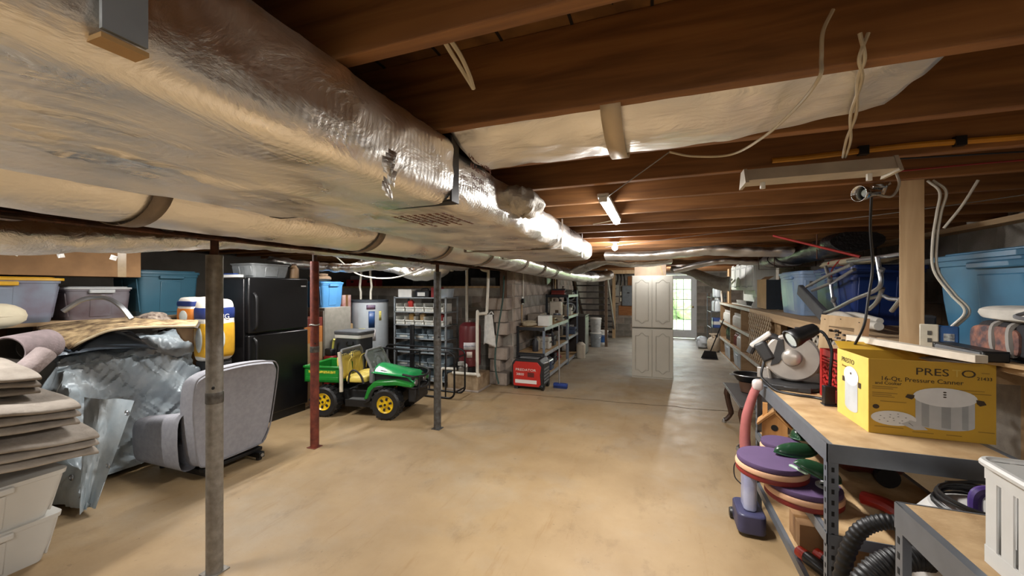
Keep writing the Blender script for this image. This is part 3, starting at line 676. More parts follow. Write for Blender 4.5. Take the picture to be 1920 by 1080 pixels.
# ---- mitre saw
t = E('mitre_saw', 'grey power mitre saw with round blade guard at the bench end', 'saw', (.82, 2.99, BT)); t.rotation_euler = (0, 0, R(-18))
SG = mat('saw_grey', '#a9a39c', .38, .45, var=.06); SD = mat('saw_dark', '#2a2a2b', .5, var=.1)
B().lathe([(.155, -.02), (.165, 0), (.165, .012), (.14, .02)], 36, Matrix.Translation((0, .03, .014))).bb(-.10, .10, -.13, -.03, .002, .03).build('saw_table', SD, t, bevel=.003)
M_ = Matrix.Translation((.0, 0, .195)) @ Matrix.Rotation(R(90), 4, 'X')
B().lathe([(.0, .02), (.14, .02), (.15, .012), (.15, -.028), (.145, -.034), (.0, -.034)], 40, M_).build('blade_guard', SG, t)
B().lathe([(.005, .058), (.03, .056), (.048, .046), (.055, .03), (.055, .0)], 24, M_).build('motor_cap', mat('saw_cap', '#b3aca4', .3, .6, var=.04), t)
B().prism([(-.115, .13), (-.075, .30), (-.045, .31), (-.035, .21), (-.07, .15)], -.026, -.021, 'xz').build('guard_plate', SD, t, bevel=.002)
B().lathe([(.06, 0), (.065, .01), (.065, .15), (.045, .17)], 20, Matrix.Translation((.03, .02, .21)) @ Matrix.Rotation(R(-90), 4, 'X')).build('motor', SD, t)
hb_ = B().tube(bez([(-.06, .0, .30), (-.12, 0, .32), (-.20, 0, .27), (-.235, 0, .20)], 6), [.022]*19, 10).build('handle', SD, t)
B().box(-.17, 0, .295, .15, .05, .035, ry=R(-42)).build('handle_cover', mat('saw_white', '#c7c4bd', .4), hb_, bevel=.01)
B().box(-.15, .0, .22, .075, .07, .13, ry=R(-30)).build('trigger_housing', SD, t, bevel=.015)
B().tube([(-.12, .06, .02), (-.13, .05, .1), (-.05, .03, .13)], .018, 10).build('pivot_arm', SG, t)
B().box(-.02, .09, .06, .36, .02, .07).build('fence', SG, t, bevel=.003)
B().lathe([(.012, 0), (.016, .01), (.016, .045)], 10, Matrix.Translation((.03, -.01, .345))).ball((-.03, -.005, .345), .022).ball((.035, 0, .36), .018).build('adjuster_knob', SD, t)
# saw power cord
pc = B().tube(bez([(.675, 3.035, 1.07), (.648, 2.985, .99), (.655, 2.90, .962), (.70, 2.82, .929), (.78, 2.76, .927), (.86, 2.735, .927), (.90, 2.69, .927)], 8), .008, 8).build('rubber_cable', BLACKP); T(pc, 'black rubber cable lying in front of the mitre saw', 'cord')

# ---- plywood frame leaning behind the saw
t = E('wooden_frame', 'unpainted wooden frame board with a square opening behind the saw', 'frame', (.975, 3.105, BT)); t.rotation_euler = (R(-7), R(4), R(-22))
PLYL = wood_mat('pale_ply', '#c9ac86', '#b1936b', (5, 5, 1.2), knots=False)
w0, hz0, op = .21, .47, (.045, .17, .28, .40)
B().bb(0, op[0], 0, .02, 0, hz0).bb(op[1], w0, 0, .02, 0, hz0).bb(op[0], op[1], 0, .02, 0, op[2]).bb(op[0], op[1], 0, .02, op[3], hz0).build('face_board', PLYL, t, smooth=False)
B().bb(w0, w0+.03, 0, .06, 0, hz0).build('edge_board', wood_mat('frame_edge', '#96704a', '#755233', (8, 8, .6), knots=False), t, smooth=False)
sk = B().cyl((0, 0, 0), (0, -.003, 0), .003, 8).build('screw', BLACKM, t)
for k, (x, z) in enumerate([(.02, .05), (.02, .2), (.02, .33), (.02, .44), (.19, .05), (.19, .2), (.19, .33), (.19, .44), (.1, .45), (.1, .26), (.06, .24), (.15, .24)]):
    q = sk if k == 0 else share(sk); q.location = (x, 0, z)
hw = B()
for k in range(26): hw.box(op[0]+.01+random.random()*.10, .04+random.random()*.02, op[2]+random.random()*.10, .018, .01, .012, rx=random.random()*3, rz=random.random()*3)
B().bb(.03, .19, .03, .06, .2, .28).build('ledge', PLYL, t, smooth=False)
hw.build('hardware_clutter', mat('hardware_mix', '#7a766f', .5, .5, scale=60, c2='#3b2f28'), t, kind='stuff')

# ---- gooseneck work lamp
t = E('work_lamp', 'black clamp-on gooseneck lamp with hooded head over the saw', 'lamp', (1.0, 2.60, BT))
hd_ = (at_d(1502, 628, 2.28)); o_ = Vector(t.location)
ax = (Vector((-.85, -.25, -.42))).normalized(); M_ = Matrix.Translation(hd_-o_) @ ax.to_track_quat('Z', 'Y').to_matrix().to_4x4()
B().lathe([(.018, -.095), (.032, -.085), (.038, -.05), (.042, -.0), (.05, .035), (.052, .07)], 24, M_, cap=False).lathe([(.0, -.096), (.019, -.095)], 24, M_, cap=False).build('lamp_shade', BLACKP, t, solid=.003)
B().lathe([(.0, .01), (.03, .02), (.042, .05), (.044, .062), (.0, .064)], 20, M_).build('bulb', mat('frosted_bulb', '#b9c2c0', .4, var=.03), t)
B().tube(bez([hd_-o_-ax*.06, Vector((-.11, .10, .385)), Vector((-.092, .04, .30)), Vector((-.105, .012, .2)), Vector((-.11, .01, .1))], 8), .008, 8).build('arm', BLACKM, t)
B().box(-.115, .01, .055, .05, .04, .1).box(-.112, .01, .003, .066, .06, .006).build('clamp', BLACKP, t, bevel=.004)

# ---- wooden storage deck
DT = 1.25
t = E('storage_deck', 'rough plank storage deck on wooden legs along the block wall', 'deck', (1.3, 1.0, 0))
def kd(o): return keep(o, t)
for k in range(5):
    x0 = 1.32+k*.195; kd(B().bb(x0, x0+.19, .95, 6.6, DT-.03, DT-random.random()*.004).build('plank', PINEX, t, smooth=False))
kd(B().bb(1.285, 1.32, 2.62, 6.6, DT-.09, DT+.004).build('fascia_board', PINEX, t, smooth=False))
a, b_ = at_z(1602, 643, DT+.01), at_z(1858, 690, DT+.01); mid = (a+b_)/2; dv = b_-a
kd(B().box(mid.x-.005, mid.y+.035, DT+.036, dv.length, .045, .03, rz=math.atan2(dv.y, dv.x)).build('front_strip', mat('white_strip', '#cfc4b3', .7, scale=10), t, bevel=.002, smooth=False))
kd(B().add([(a.x+.10, a.y+.02, DT-.0), (1.315, b_.y+.0, DT-.0), (1.34, .95, DT-.0), (1.34, 2.7, DT-.0), (a.x+.10, a.y+.02, DT+.015), (1.315, b_.y+.0, DT+.015), (1.34, .95, DT+.015), (1.34, 2.7, DT+.015)], [(3, 2, 1, 0), (4, 5, 6, 7), (0, 1, 5, 4), (1, 2, 6, 5), (2, 3, 7, 6), (3, 0, 4, 7)]).build('front_board', OSB, t, smooth=False))
for x, y in ((1.33, 1.0), (1.33, 3.4), (1.33, 5.4), (2.26, 1.0), (2.26, 3.5), (2.26, 6.4)): kd(B().bb(x, x+.04, y, y+.09, 0, DT-.03).build('leg', PINE, t, smooth=False))
for y in (1.2, 2.4, 3.6, 5.2, 6.3): kd(B().bb(1.37, 2.25, y, y+.04, DT-.12, DT-.03).build('cross_bearer', PINEX, t, smooth=False))
pst = B().bb(-.045, .045, -.02, .02, 0, ZJ+.06-DT).build('timber_post', PINE, smooth=False, bevel=.002); PP = at_z(1700, 640, DT); pst.location = (1.225, 2.585, DT); pst.rotation_euler = (0, 0, R(-25))
T(pst, 'pale rough timber upright nailed between deck edge and joist', 'post')
# outlet box and cables on that post
t = E('outlet_box', 'blue electrical box with ivory cover plate fixed to timber post', 'outlet', (1.262, 2.52, DT+.022)); t.rotation_euler = (0, 0, R(-25))
B().bb(.03, .095, -.03, .03, 0, .105).build('box_body', mat('box_blue', '#1f4f86', .5), t, bevel=.004)
B().bb(-.035, .03, -.036, -.028, -.005, .112).build('cover_plate', mat('ivory', '#d8d0bb', .5), t, bevel=.004)
B().bb(.045, .08, -.0315, -.030, .035, .07).build('label_sticker', mat('sticker', '#b9bcb8', .6, scale=60, c2='#55565a'), t, smooth=False)
B().bb(-.008, .006, -.038, -.036, .025, .045).bb(-.008, .006, -.038, -.036, .06, .08).build('socket_slots', mat('slot', '#55514a', .6), t, smooth=False)
for k in (0, 1):
    s = k*.016; wq = B().tube(bez([(1.33+s, 2.50, DT+.12), (1.365+s, 2.47, DT+.2), (1.33+s, 2.50, DT+.28), (1.285+s, 2.535, DT+.4), (1.28+s, 2.53, DT+.55), (1.295+s, 2.53, DT+.68), (1.30+s*1.5, 2.52, DT+.78), (1.27+s*1.3, 2.55, DT+.845)], 8), .006, 8).build('house_cable', PVC)
    T(wq, ['white house cable clipped closest to the timber post down to outlet', 'white house cable bowing outside its twin by the timber post'][k], 'cable', 'white cables on the timber post')
wq = B().tube(bez([(1.31, 2.51, DT+.60), (1.36, 2.48, DT+.70), (1.40, 2.45, DT+.81)], 8), .006, 8).build('house_cable', PVC); T(wq, 'white house cable branching up from the timber post to the joist', 'cable')

# lattice panels
def lattice(label, m, W, H_, loc, rot, step=.075):
    t = E('lattice_panel', label, 'lattice', loc, rot=rot)
    for s in (0, 1):
        u = -H_
        while u < W:
            a0, a1 = max(0, -u), min(H_, W-u)
            if a1-a0 > .03:
                p0, p1 = (u+a0, a0), (u+a1, a1)
                if s: p0, p1 = (p0[0], H_-p0[1]), (p1[0], H_-p1[1])
                le = math.hypot(p1[0]-p0[0], p1[1]-p0[1]); an = math.atan2(p1[1]-p0[1], p1[0]-p0[0])
                B().box((p0[0]+p1[0])/2, s*.007, (p0[1]+p1[1])/2, le, .006, .026, ry=-an).build('slat', m, t, smooth=False)
            u += step
    return t
lattice('weathered white lattice strip under the deck edge', mat('lattice_white', '#b9b2a6', .8, scale=12), 1.25, .2, (1.275, 2.85, DT-.30), (0, 0, R(90)), .09)
lattice('brown weathered lattice panel before the pantry shelves', mat('lattice_brown', '#a8957b', .85, scale=12), 1.15, .62, (1.262, 5.35, DT-.66), (R(0), 0, R(90)), .1)

# ---- things on the deck
def tote(name, label, m, loc, size, rz=0, lidm=None, group=None, taper=.86, ribs=True, handle=True, lid=True):
    """storage tub: tapered ribbed body with rim, snap lid and end handles; size = (x,y,z)"""
    t = E(name, label, 'storage tote', loc, rz, group); W, D, H_ = size
    def ring(s, z, r=.04): return [(u*s, v*s, z) for u, v in rrect(W, D, r, 4)]
    b = B(); lv = [(taper, .0), (taper+.01, .01), (taper+(1-taper)*.55, H_*.5), (.965, H_*.86), (.99, H_*.87), (1.0, H_*.96)]
    n = len(rrect(W, D, .04, 4)); k = 0
    for s, z in lv: b.v += ring(s, z)
    for i in range(len(lv)-1):
        for j in range(n): b.f.append((i*n+j, i*n+(j+1) % n, (i+1)*n+(j+1) % n, (i+1)*n+j))
    b.f.append(tuple(range(n))[::-1]); b.f.append(tuple((len(lv)-1)*n+j for j in range(n))); body = b.build('body', m, t)
    if ribs:
        for sx in (-1, 1):
            B().box(sx*(W/2*(taper+1)/2-.001), 0, H_*.42, .012, D*.34, H_*.7, ry=sx*math.atan((1-taper)*W/2/H_)).build('end_recess', m, t, bevel=.006)
        for sy in (-1, 1):
            for f_ in (-.25, .25): B().box(W*f_, sy*(D/2*(taper+1)/2), H_*.45, W*.3, .012, H_*.72, rx=-sy*math.atan((1-taper)*D/2/H_)).build('side_rib', m, t, bevel=.006)
    if lid:
        l = B().prism(rrect(W*1.03, D*1.04, .045, 4), H_*.925, H_*.985).prism(rrect(W*.93, D*.92, .04, 4), H_*.985, H_*1.01).build('lid', lidm or m, t, bevel=.004)
    if handle:
        for sx in (-1, 1): B().box(sx*W*.515, 0, H_*.86, .03, D*.4, .035).build('handle', lidm or m, t, bevel=.008)
    return t
TEALB = mat('blue_tote_plastic', '#3f7190', .35, var=.06, scale=4, c2='#355f7c')
tote('blue_tote', 'big steel-blue lidded tote on the deck behind the timber post', TEALB, (1.765, 2.45, DT), (.56, .98, .49))
NAVY = mat('navy_tote_plastic', '#16306e', .4, var=.08, scale=4)
tote('navy_tote', 'navy blue storage tote behind the aluminium chair frame', NAVY, (1.79, 4.5, DT), (.5, .86, .5), lid=True)
tote('pale_blue_tote', 'cloudy pale blue storage tote between navy tote and cardboard carton', mat('pale_blue_tote_plastic', '#6f93c2', .35, var=.12, scale=3, c2='#9fb4cd'), (1.74, 5.6, DT), (.48, .8, .5), lid=True)
tote('steel_blue_tote', 'blue tote standing against the block wall beyond the timber post', TEALB, (2.10, 3.35, DT), (.4, .6, .46))
# grey handled white tote end, right of the big one
# patterned bag, flat grey case, folded white bag
bagm = mat('patterned_fabric', '#4a3f43', .85, scale=28, c2='#93624f', bump=.3)
t = E('soft_cooler', 'dark soft cooler bag with patterned front pocket on the deck', 'bag', (1.42, 2.19, DT+.013))
def pillow(b, W, D, H_, p=3.2, z0=0, nu=24, nv=12, lump=0.0, sd=0):
    def fn(u, v):
        a = 2*math.pi*u; c, s = math.cos(a), math.sin(a); e = 2/p
        x = W/2*math.copysign(abs(c)**e, c); y = D/2*math.copysign(abs(s)**e, s)
        h = math.pi*(v*.996+.002); k = math.sin(h)**e if math.sin(h) > 0 else 0; zz = -math.cos(h); zz = math.copysign(abs(zz)**e, zz)
        l_ = lump*nz(x*7+sd, y*7, zz*2+sd)
        return (x*k*(1+l_), y*k*(1+l_), z0+H_/2+H_/2*zz*(1+l_*.6))
    return b.grid(fn, nu, nv, True)
pillow(B(), .155, .42, .16, 5, lump=.05).build('body', mat('black_fabric', '#232125', .85, scale=30, bump=.2), t)
pillow(B(), .03, .26, .125, 4, .012).build('pocket', bagm, t, loc=(-.076, .07, 0))
for y in (-.03, .055): B().tube(bez([(-.080, y, .02), (-.092, y, .07), (-.080, y+.01, .14), (-.03, y, .158)], 5), .012, 6).build('strap', mat('grey_webbing', '#96918b', .8), t)
B().ball((-.078, -.12, .05), (.02, .035, .018), 12, 8).build('emblem', mat('pale_emblem', '#a9c6cf', .4), t)
t = E('flat_case', 'slim grey and black zip case lying in front of soft cooler', 'case', (1.263, 2.27, DT+.013)); t.rotation_euler = (0, 0, R(0))
B().box(0, 0, .021, .078, .30, .04).build('body', mat('case_grey', '#5f6062', .7, scale=20), t, bevel=.012)
B().box(.0, 0, .042, .082, .305, .006).build('zip_edge', BLACKP, t, bevel=.002)
for y in (-.145, .145): B().box(0, y, .022, .081, .022, .042).build('end_cap', BLACKP, t, bevel=.006)
t = E('folded_bag', 'folded white cloth bag resting on top of the soft cooler', 'bag', (1.40, 2.17, DT+.172))
pillow(B(), .18, .4, .065, 3.5, lump=.15, sd=4).build('cloth', mat('white_canvas', '#c8c3ba', .85, scale=10, bump=.2), t); B().tube(bez([(-.08, -.12, .05), (-.13, -.13, .03), (-.11, -.17, .02)], 6), .008, 6).build('tie', mat('tie_grey', '#77777a', .8), t)
# black rifle-like gun-less item above the tote: a dark umbrella lying on lid
t = E('folded_umbrella', 'folded black umbrella lying on the lid of the blue tote', 'umbrella', (1.65, 2.15, DT+.493))
B().tube([(-.05, .34, .03), (0, .2, .03), (.0, -.15, .035), (.0, -.4, .03)], [.008, .026, .03, .012], 10).build('canopy', mat('umbrella_black', '#1c1c1e', .8, bump=.3), t); B().tube(bez([(0, -.4, .03), (0, -.47, .03), (.03, -.5, .03), (.05, -.47, .03)], 5), .008, 8).build('handle', BLACKP, t)
t = E('small_speaker', 'small black box speaker on the deck by the timber post', 'speaker', (1.42, 2.93, DT)); t.rotation_euler = (0, 0, R(-20))
B().bb(-.07, .07, 0, .13, 0, .15).build('cabinet', mat('speaker_vinyl', '#2b2a2d', .7, var=.1), t, bevel=.004)
B().bb(-.063, .063, -.006, 0, .008, .142).build('grille', mat('speaker_cloth', '#1b1b1f', .9, scale=120, bump=.3), t, bevel=.002)
B().bb(-.064, -.03, -.0075, -.006, .012, .02).build('badge', ALU, t, smooth=False)

# ---- aluminium folding chair frame lying on the deck
t = E('aluminium_chair_frame', 'aluminium folding chair frame lying on its side on the deck', 'chair frame', (1.45, 3.6, DT))
K = Vector(t.location)
def ax_(px, py, X=1.45): return at_x(px, py, X)-K
def pth(*pp, X=1.45, n=6): return bez([ax_(*p, X=X) for p in pp], n)
for pts, X in (([(1512, 538), (1555, 515), (1597, 496)], 1.42), ([(1523, 545), (1565, 527), (1602, 505)], 1.455), ([(1535, 588), (1560, 582), (1600, 562), (1640, 545), (1652, 530), (1648, 500), (1645, 482)], 1.42), ([(1548, 500), (1557, 530), (1562, 560), (1570, 580)], 1.46), ([(1590, 490), (1650, 482), (1690, 476)], 1.44), ([(1628, 560), (1655, 555), (1668, 560), (1690, 562)], 1.47), ([(1630, 580), (1645, 565), (1655, 540)], 1.455), ([(1672, 583), (1690, 560), (1712, 535)], 1.46)):
    B().tube(pth(*pts, X=X), .014, 10).build('tube', ALU, t)
A_, C_ = ax_(1500, 543, 1.42), ax_(1545, 592, 1.42); dv = C_-A_; md_ = (A_+C_)/2
B().box(md_.x, md_.y, md_.z, .05, dv.length, .11, rx=math.atan2(dv.z, dv.y)).build('foot_board', mat('grey_rubber', '#54565a', .7), t, bevel=.01)
q = B().cyl((0, 0, -.02), (0, 0, .02), .018, 12).build('joint_sleeve', mat('sleeve', '#83858a', .4, .5), t)
for k, pxy in enumerate([(1521, 532), (1556, 525), (1563, 562), (1652, 508)]):
    c = q if k == 0 else share(q); c.location = ax_(*pxy, X=1.425); c.rotation_euler = (R(40), 0, 0)
for k, pts in enumerate(([(1545, 598), (1575, 590), (1610, 605), (1648, 612)], [(1560, 592), (1600, 590), (1650, 602)])):
    w_ = B().tube(bez([at_x(*p, X=1.40+.07*k) for p in pts], 6), .028-.006*k, 12).build('white_hose', mat('white_hose_plastic', '#c6c1b7', .5, var=.05), None)
    zmin = min(v[2] for v in [tuple(v.co) for v in w_.data.vertices]); w_.location.z = DT-zmin-.004 if zmin < DT else 0
    T(w_, 'thick white hose lying along the deck under the chair frame' if k == 0 else 'thinner white hose lying behind the thick white hose', 'hose')
# ---- wrapped bundle and beams stored under the joists
t = E('wrapped_bundle', 'long bundle wrapped in black plastic tucked under the joists', 'bundle', (1.62, 5.6, 1.945))
run('plastic_wrap', mat('black_bag_plastic', '#17171a', .28, var=.2, scale=20, bump=.7, bscale=40), t, [(-.05, -1.5, .01), (-.03, -.7, .0), (-.0, .3, .0), (.0, .9, .0)], .19, .092, .03, 3, n=26, step=14)
run('wrap_end', mat('grey_wrap', '#a09c9c', .4, scale=14, bump=.8, c2='#6a6869'), t, [(0, .3, 0), (0, .75, 0), (.0, 1.15, 0), (0, 1.3, .0)], lambda s: .205-.09*s**5, lambda s: .102-.045*s**5, .014, 5, n=26, step=8)
B().tube([(.212*math.cos(a), .55+.02*math.sin(a), .108*math.sin(a)) for a in [k*.3 for k in range(22)]], .006, 6).build('tie_cord', BLACKP, t)
for y in (-1.2, .2, 1.0): B().bb(-.22, .22, y-.012, y+.012, -.118, -.113).bb(-.22, -.216, y-.012, y+.012, -.118, .118).bb(.216, .22, y-.012, y+.012, -.118, .118).build('hanger_strap', RUST, t, smooth=False)
t = E('beige_bundle', 'beige folded tent bundle tied with red cord above navy tote', 'bundle', (1.68, 4.45, 1.754))
pillow(B(), .26, 1.1, .075, 3, lump=.2, sd=7, nu=36, nv=16).build('fabric_roll', mat('beige_fabric', '#a49a82', .9, scale=8, bump=.4), t)
for y in (-.1, .12): B().tube([(.135*math.cos(a), y, .038+.042*math.sin(a)) for a in [k*.35 for k in range(19)]], .007, 6).build('red_cord', mat('red_cord', '#9c2a1e', .7), t)
B().tube(bez([(-.135, -.1, .045), (-.176, -.08, -.04), (-.176, -.1, -.16)], 6), .006, 6).build('cord_tail', mat('red_cord', '#9c2a1e', .7), t)
rr_ = B().cyl((1.02, 4.25, 2.045), (1.47, 3.75, 1.80), .010, 10).build('red_pole', mat('red_pole_paint', '#a3221d', .5)); T(rr_, 'long thin red pole stored under the joists', 'pole')

# ---- carton with dark side on the pantry top
PX, PT = 1.45, 1.215
t = E('brown_carton', 'open brown carton with a dark printed side by the white hutch', 'carton', (1.50, 6.62, DT-.0))
B().bb(0, .004, 0, .55, 0, .44).bb(.004, .4, .546, .55, 0, .44).bb(.396, .4, 0, .55, 0, .44).bb(0, .4, 0, .55, 0, .004).build('panels', CARDL, t, smooth=False)
B().bb(0, .4, -.004, 0, 0, .43).build('front_panel', mat('carton_dark', '#27303a', .6, var=.1), t, smooth=False)
B().box(.06, .3, .45, .12, .5, .004, ry=R(-35)).build('flap', CARD, t, smooth=False)
text('side_print', 'FRAGILE', .07, mat('print_maroon', '#6b3a3a', .7), t, (.2, -.0055, .26), (R(90), R(90), 0))
# ================================================================ clutter on the bench's lower shelves
PURP = mat('purple_foam', '#4f3a5d', .8, var=.06, scale=10); TANF = mat('tan_foam', '#d2a583', .85, var=.05); REDF = mat('red_base', '#7d1f1a', .55, var=.1)
def disc_board(label, px, py, z, r, tilt=0, hub=False, rz=0):
    c = at_z(px, py, z); t = E('foam_disc', label, 'foam disc', (c.x, c.y, z-.075), rz, 'purple foam discs on the steel bench')
    def lay(z0, z1, rr, nm, m): B().lathe([(rr*.97, z0), (rr, z0+.006), (rr, z1-.006), (rr*.98, z1)], 40).build(nm, m, t)
    lay(.050, .075, r*.96, 'purple_top', PURP); lay(.024, .050, r, 'tan_layer', TANF); lay(0, .024, r*.99, 'red_base', REDF)
    if hub: B().lathe([(.045, .0755), (.045, .083), (.03, .085), (.03, .0755)], 24).build('white_ring', mat('ring_white', '#c9ccc8', .4), t).location = (.09, -.02, 0)
    return t
disc_board('large purple foam disc overhanging the bench edge by green shells', 1446, 858, .705, .158)
disc_board('purple foam disc with a white ring behind the bench post', 1505, 903, .629, .159, hub=True)
disc_board('small purple foam disc half under a green shell', 1466, 828, .70, .105)
sp_ = E('black_block', 'black wooden block propping the foam discs on bench shelf', 'block', (.70, 2.35, BM)); B().bb(-.04, .12, .075, .2, 0, .073).build('block_body', BLACKP, sp_, bevel=.005)
GRN = mat('green_gloss', '#21412b', .22, var=.1, scale=12)
def shell(label, px, py, z, L_, w_, rz, ry=0):
    c = at_z(px, py, z); t = E('green_shell', label, 'toy part', (c.x, c.y, z-.03), rz, 'green plastic shells on the bench shelf', rot=(0, ry, rz))
    def fn(u, v):
        s = 2*u-1; wd = w_*max(0, 1-abs(s)**2.2)**.75; a = math.pi*v
        return (s*L_/2, math.cos(a)*wd/2, .005+.055*math.sin(a)*max(0, 1-s*s)**.6+.012*s*s)
    B().grid(fn, 24, 12).build('shell_body', GRN, t, solid=.004)
    B().tube([fn(k/20, 0) for k in range(21)]+[fn(1-k/20, 1) for k in range(21)], .004, 6).build('rim', mat('green_rim', '#2f5a3e', .3), t)
    return t
shell('short dark green plastic shell on the small purple disc', 1500, 812, .731, .17, .09, R(75))
shell('long green plastic shell lying between the purple discs', 1492, 842, .734, .22, .085, R(20))
shell('green plastic shell with a pale strip behind the bench post', 1530, 880, .718, .22, .1, R(15), R(22))
c = at_z(1497, 868, .74); b = E('pale_strip', 'pale green plastic strip lying on the purple disc', 'strip', (c.x, c.y, .704)); B().box(0, 0, .006, .09, .018, .01, rz=R(-60)).build('strip_body', mat('pale_mint', '#a9c2ad', .5), b, bevel=.003)
t = E('red_toy', 'red plastic toy arm with purple end pad on the bench shelf', 'toy part', (.93, 2.095, BM))
B().tube(bez([(-.05, .12, .06), (0, .06, .07), (.03, 0, .065), (.06, -.03, .05)], 6), [.03]*19, 10).build('arm', mat('red_plastic', '#9b241c', .4), t)
B().box(.085, -.04, .05, .10, .08, .06, rz=R(20)).build('end_block', mat('dark_purple', '#2d2148', .5), t, bevel=.01)
pillow(B(), .10, .085, .03, 3, .01).build('pad', mat('lilac_pad', '#7a5fa6', .6), t, loc=(.10, -.055, .065))
B().box(.12, -.08, .02, .1, .05, .03, rz=R(30)).build('tan_foot', TANF, t, bevel=.008)
t = E('ride_on_toy', 'dark red ride-on toy deep on the bench shelf', 'toy part', (1.06, 2.76, BM))
pillow(B(), .34, .4, .2, 3, lump=.2, sd=2).build('shell', mat('dark_red_plastic', '#5e1713', .4, var=.2), t); B().box(-.05, -.21, .13, .09, .02, .03).build('slot_panel', mat('panel_grey', '#8e8f90', .5), t, bevel=.003)
B().lathe([(.04, 0), (.05, .03), (.05, .06)], 16, Matrix.Translation((.04, -.19, .05)) @ Matrix.Rotation(R(90), 4, 'X')).build('wheel', BLACKP, t)
# birdhouse
t = E('birdhouse', 'small plain pine birdhouse with gable roof on bench shelf', 'birdhouse', (.735, 3.03, BM)); t.rotation_euler = (0, 0, R(-15))
BHM = wood_mat('birdhouse_pine', '#bb8d57', '#a5743f', (9, 9, 1)); PINE2 = PINE
B().prism([(-.07, 0), (.07, 0), (.07, .12), (0, .19), (-.07, .12)], -.05, .06, 'xz').build('house_body', BHM, t, smooth=False)
for s in (-1, 1): B().box(s*.047, .005, .158, .135, .14, .012, ry=s*R(45)).build('roof_board', BHM, t, smooth=False)
B().box(-.055, .03, .19, .028, .03, .09).build('chimney', BHM, t, smooth=False)
B().lathe([(.02, 0), (.02, .002)], 16, Matrix.Translation((0, -.051, .10)) @ Matrix.Rotation(R(90), 4, 'X')).build('entrance_hole', HOLE, t)
t = E('white_bucket', 'white plastic bucket standing behind the birdhouse', 'bucket', (.94, 3.085, BM)); 
B().lathe([(.075, 0), (.095, .27), (.10, .272), (.10, .285), (.088, .285), (.088, .27), (.07, .01)], 28, cap=False).lathe([(.0, .004), (.075, .004)], 28, cap=False).build('bucket_body', WHITEP, t, solid=.002)
B().tube([(.1*math.cos(a), .1*math.sin(a), .2-.04*math.sin(a)) for a in [math.pi+k*math.pi/14 for k in range(15)]], .003, 6).build('bail_handle', ALU, t)
# bottom shelf
t = E('small_carton', 'small brown cardboard carton under the purple discs', 'carton', (.70, 2.43, BL)); B().bb(0, .16, 0, .17, 0, .13).build('carton_body', CARD, t, bevel=.002); B().bb(-.001, .161, .07, .1, -.0, .1305).build('tape', mat('brown_tape', '#7b5a38', .4), t, smooth=False)
for k, (px, py, lb) in enumerate([(1490, 1040, 'red capped spray can lying on the lowest bench shelf'), (1524, 1045, 'dark red capped can beside the red capped can')]):
    c = at_z(px, py, BL+.03); t = E('spray_can', lb, 'can', (c.x+.05, c.y, BL)); t.rotation_euler = (0, 0, R(-62))
    M_ = Matrix.Translation((0, 0, .03)) @ Matrix.Rotation(R(90), 4, 'Y')
    B().lathe([(.028, 0), (.03, .006), (.03, .14), (.02, .155)], 18, M_).build('can_body', mat('can_black', '#2a2a2c', .35, .5), t); B().lathe([(.02, -.05), (.027, -.045), (.029, 0)], 18, M_).build('cap', mat('can_red', '#b22a17', .4), t)
# upright carpet cleaner standing beside bench
t = E('carpet_cleaner', 'upright carpet cleaner with pink handle and violet tank beside the bench', 'vacuum cleaner', (.563, 2.92, 0))
PINK = mat('dusty_pink', '#a5615f', .5, var=.06); VIO = mat('violet_tank', '#8388ad', .25, var=.12, scale=6, c2='#a9adc6')
B().prism(rrect(.16, .24, .04), .02, .14).build('foot', mat('dark_violet', '#3f3f5e', .4), t, bevel=.01)
B().prism(rrect(.075, .14, .03), .14, .52).build('tank', VIO, t, bevel=.01)
B().box(.0, -.06, .46, .085, .10, .08).build('tank_cap', PINK, t, bevel=.015)
B().tube(bez([(.0, .03, .45), (-.015, .03, .55), (-.01, .02, .7), (.02, .01, .84), (.045, .0, .92)], 6), [.04, .04, .038, .036, .034, .033, .033, .032, .031, .031, .03, .03, .03, .03, .029, .028, .028, .027, .027, .026, .026, .026, .025, .025, .025], 12).build('handle', PINK, t)
pillow(B(), .06, .06, .07, 3, .9).build('handle_grip', mat('pale_grip', '#c9bdb9', .4), t, loc=(.05, 0, 0))
B().tube(bez([(-.03, .05, .42), (-.07, .06, .38), (-.07, .05, .30), (-.03, .03, .26)], 6), .004, 6).build('cord_hook', BLACKP, t)
for s in (-1, 1): B().lathe([(.03, 0), (.035, .01), (.035, .03)], 14, Matrix.Translation((s*.08-.015, .1, .035)) @ Matrix.Rotation(R(90), 4, 'Y')).build('wheel', BLACKP, t)
# vac hose
HOSE = mat('black_hose', '#121214', .5, var=.1)
def hose(label, pts, r, rib=.012):
    P = bez(pts, 30); rr = [r*(1+.07*math.sin(i*1.6)) for i in range(len(P))]
    o = B().tube(P, rr, 14).build('vacuum_hose', HOSE, angle=80); return T(o, label, 'hose')
hose('thick black ribbed vacuum hose arching between the two steel benches', [(.63, 1.58, .05), (.60, 1.60, .3), (.62, 1.63, .50), (.69, 1.65, .62), (.78, 1.67, .665), (.865, 1.70, .66)], .036)
hose('thinner black hose loop behind the thick vacuum hose', [(.68, 1.85, .05), (.66, 1.84, .4), (.70, 1.83, .62), (.78, 1.815, .705), (.87, 1.80, .70)], .026)
t = E('shop_vacuum', 'white and purple drum vacuum standing between the steel benches', 'vacuum cleaner', (1.03, 1.735, 0)); PV = mat('purple_plastic', '#352049', .4)
B().lathe([(.17, .0), (.18, .02), (.19, .30), (.185, .32)], 32).build('drum', WHITEP, t); B().lathe([(.187, .32), (.2, .34), (.2, .52), (.19, .54)], 32).build('purple_band', PV, t); B().lathe([(.19, .54), (.195, .56), (.19, .76), (.15, .82), (.06, .835)], 32).build('motor_head', mat('vacuum_white', '#c3c1be', .45, var=.05), t)
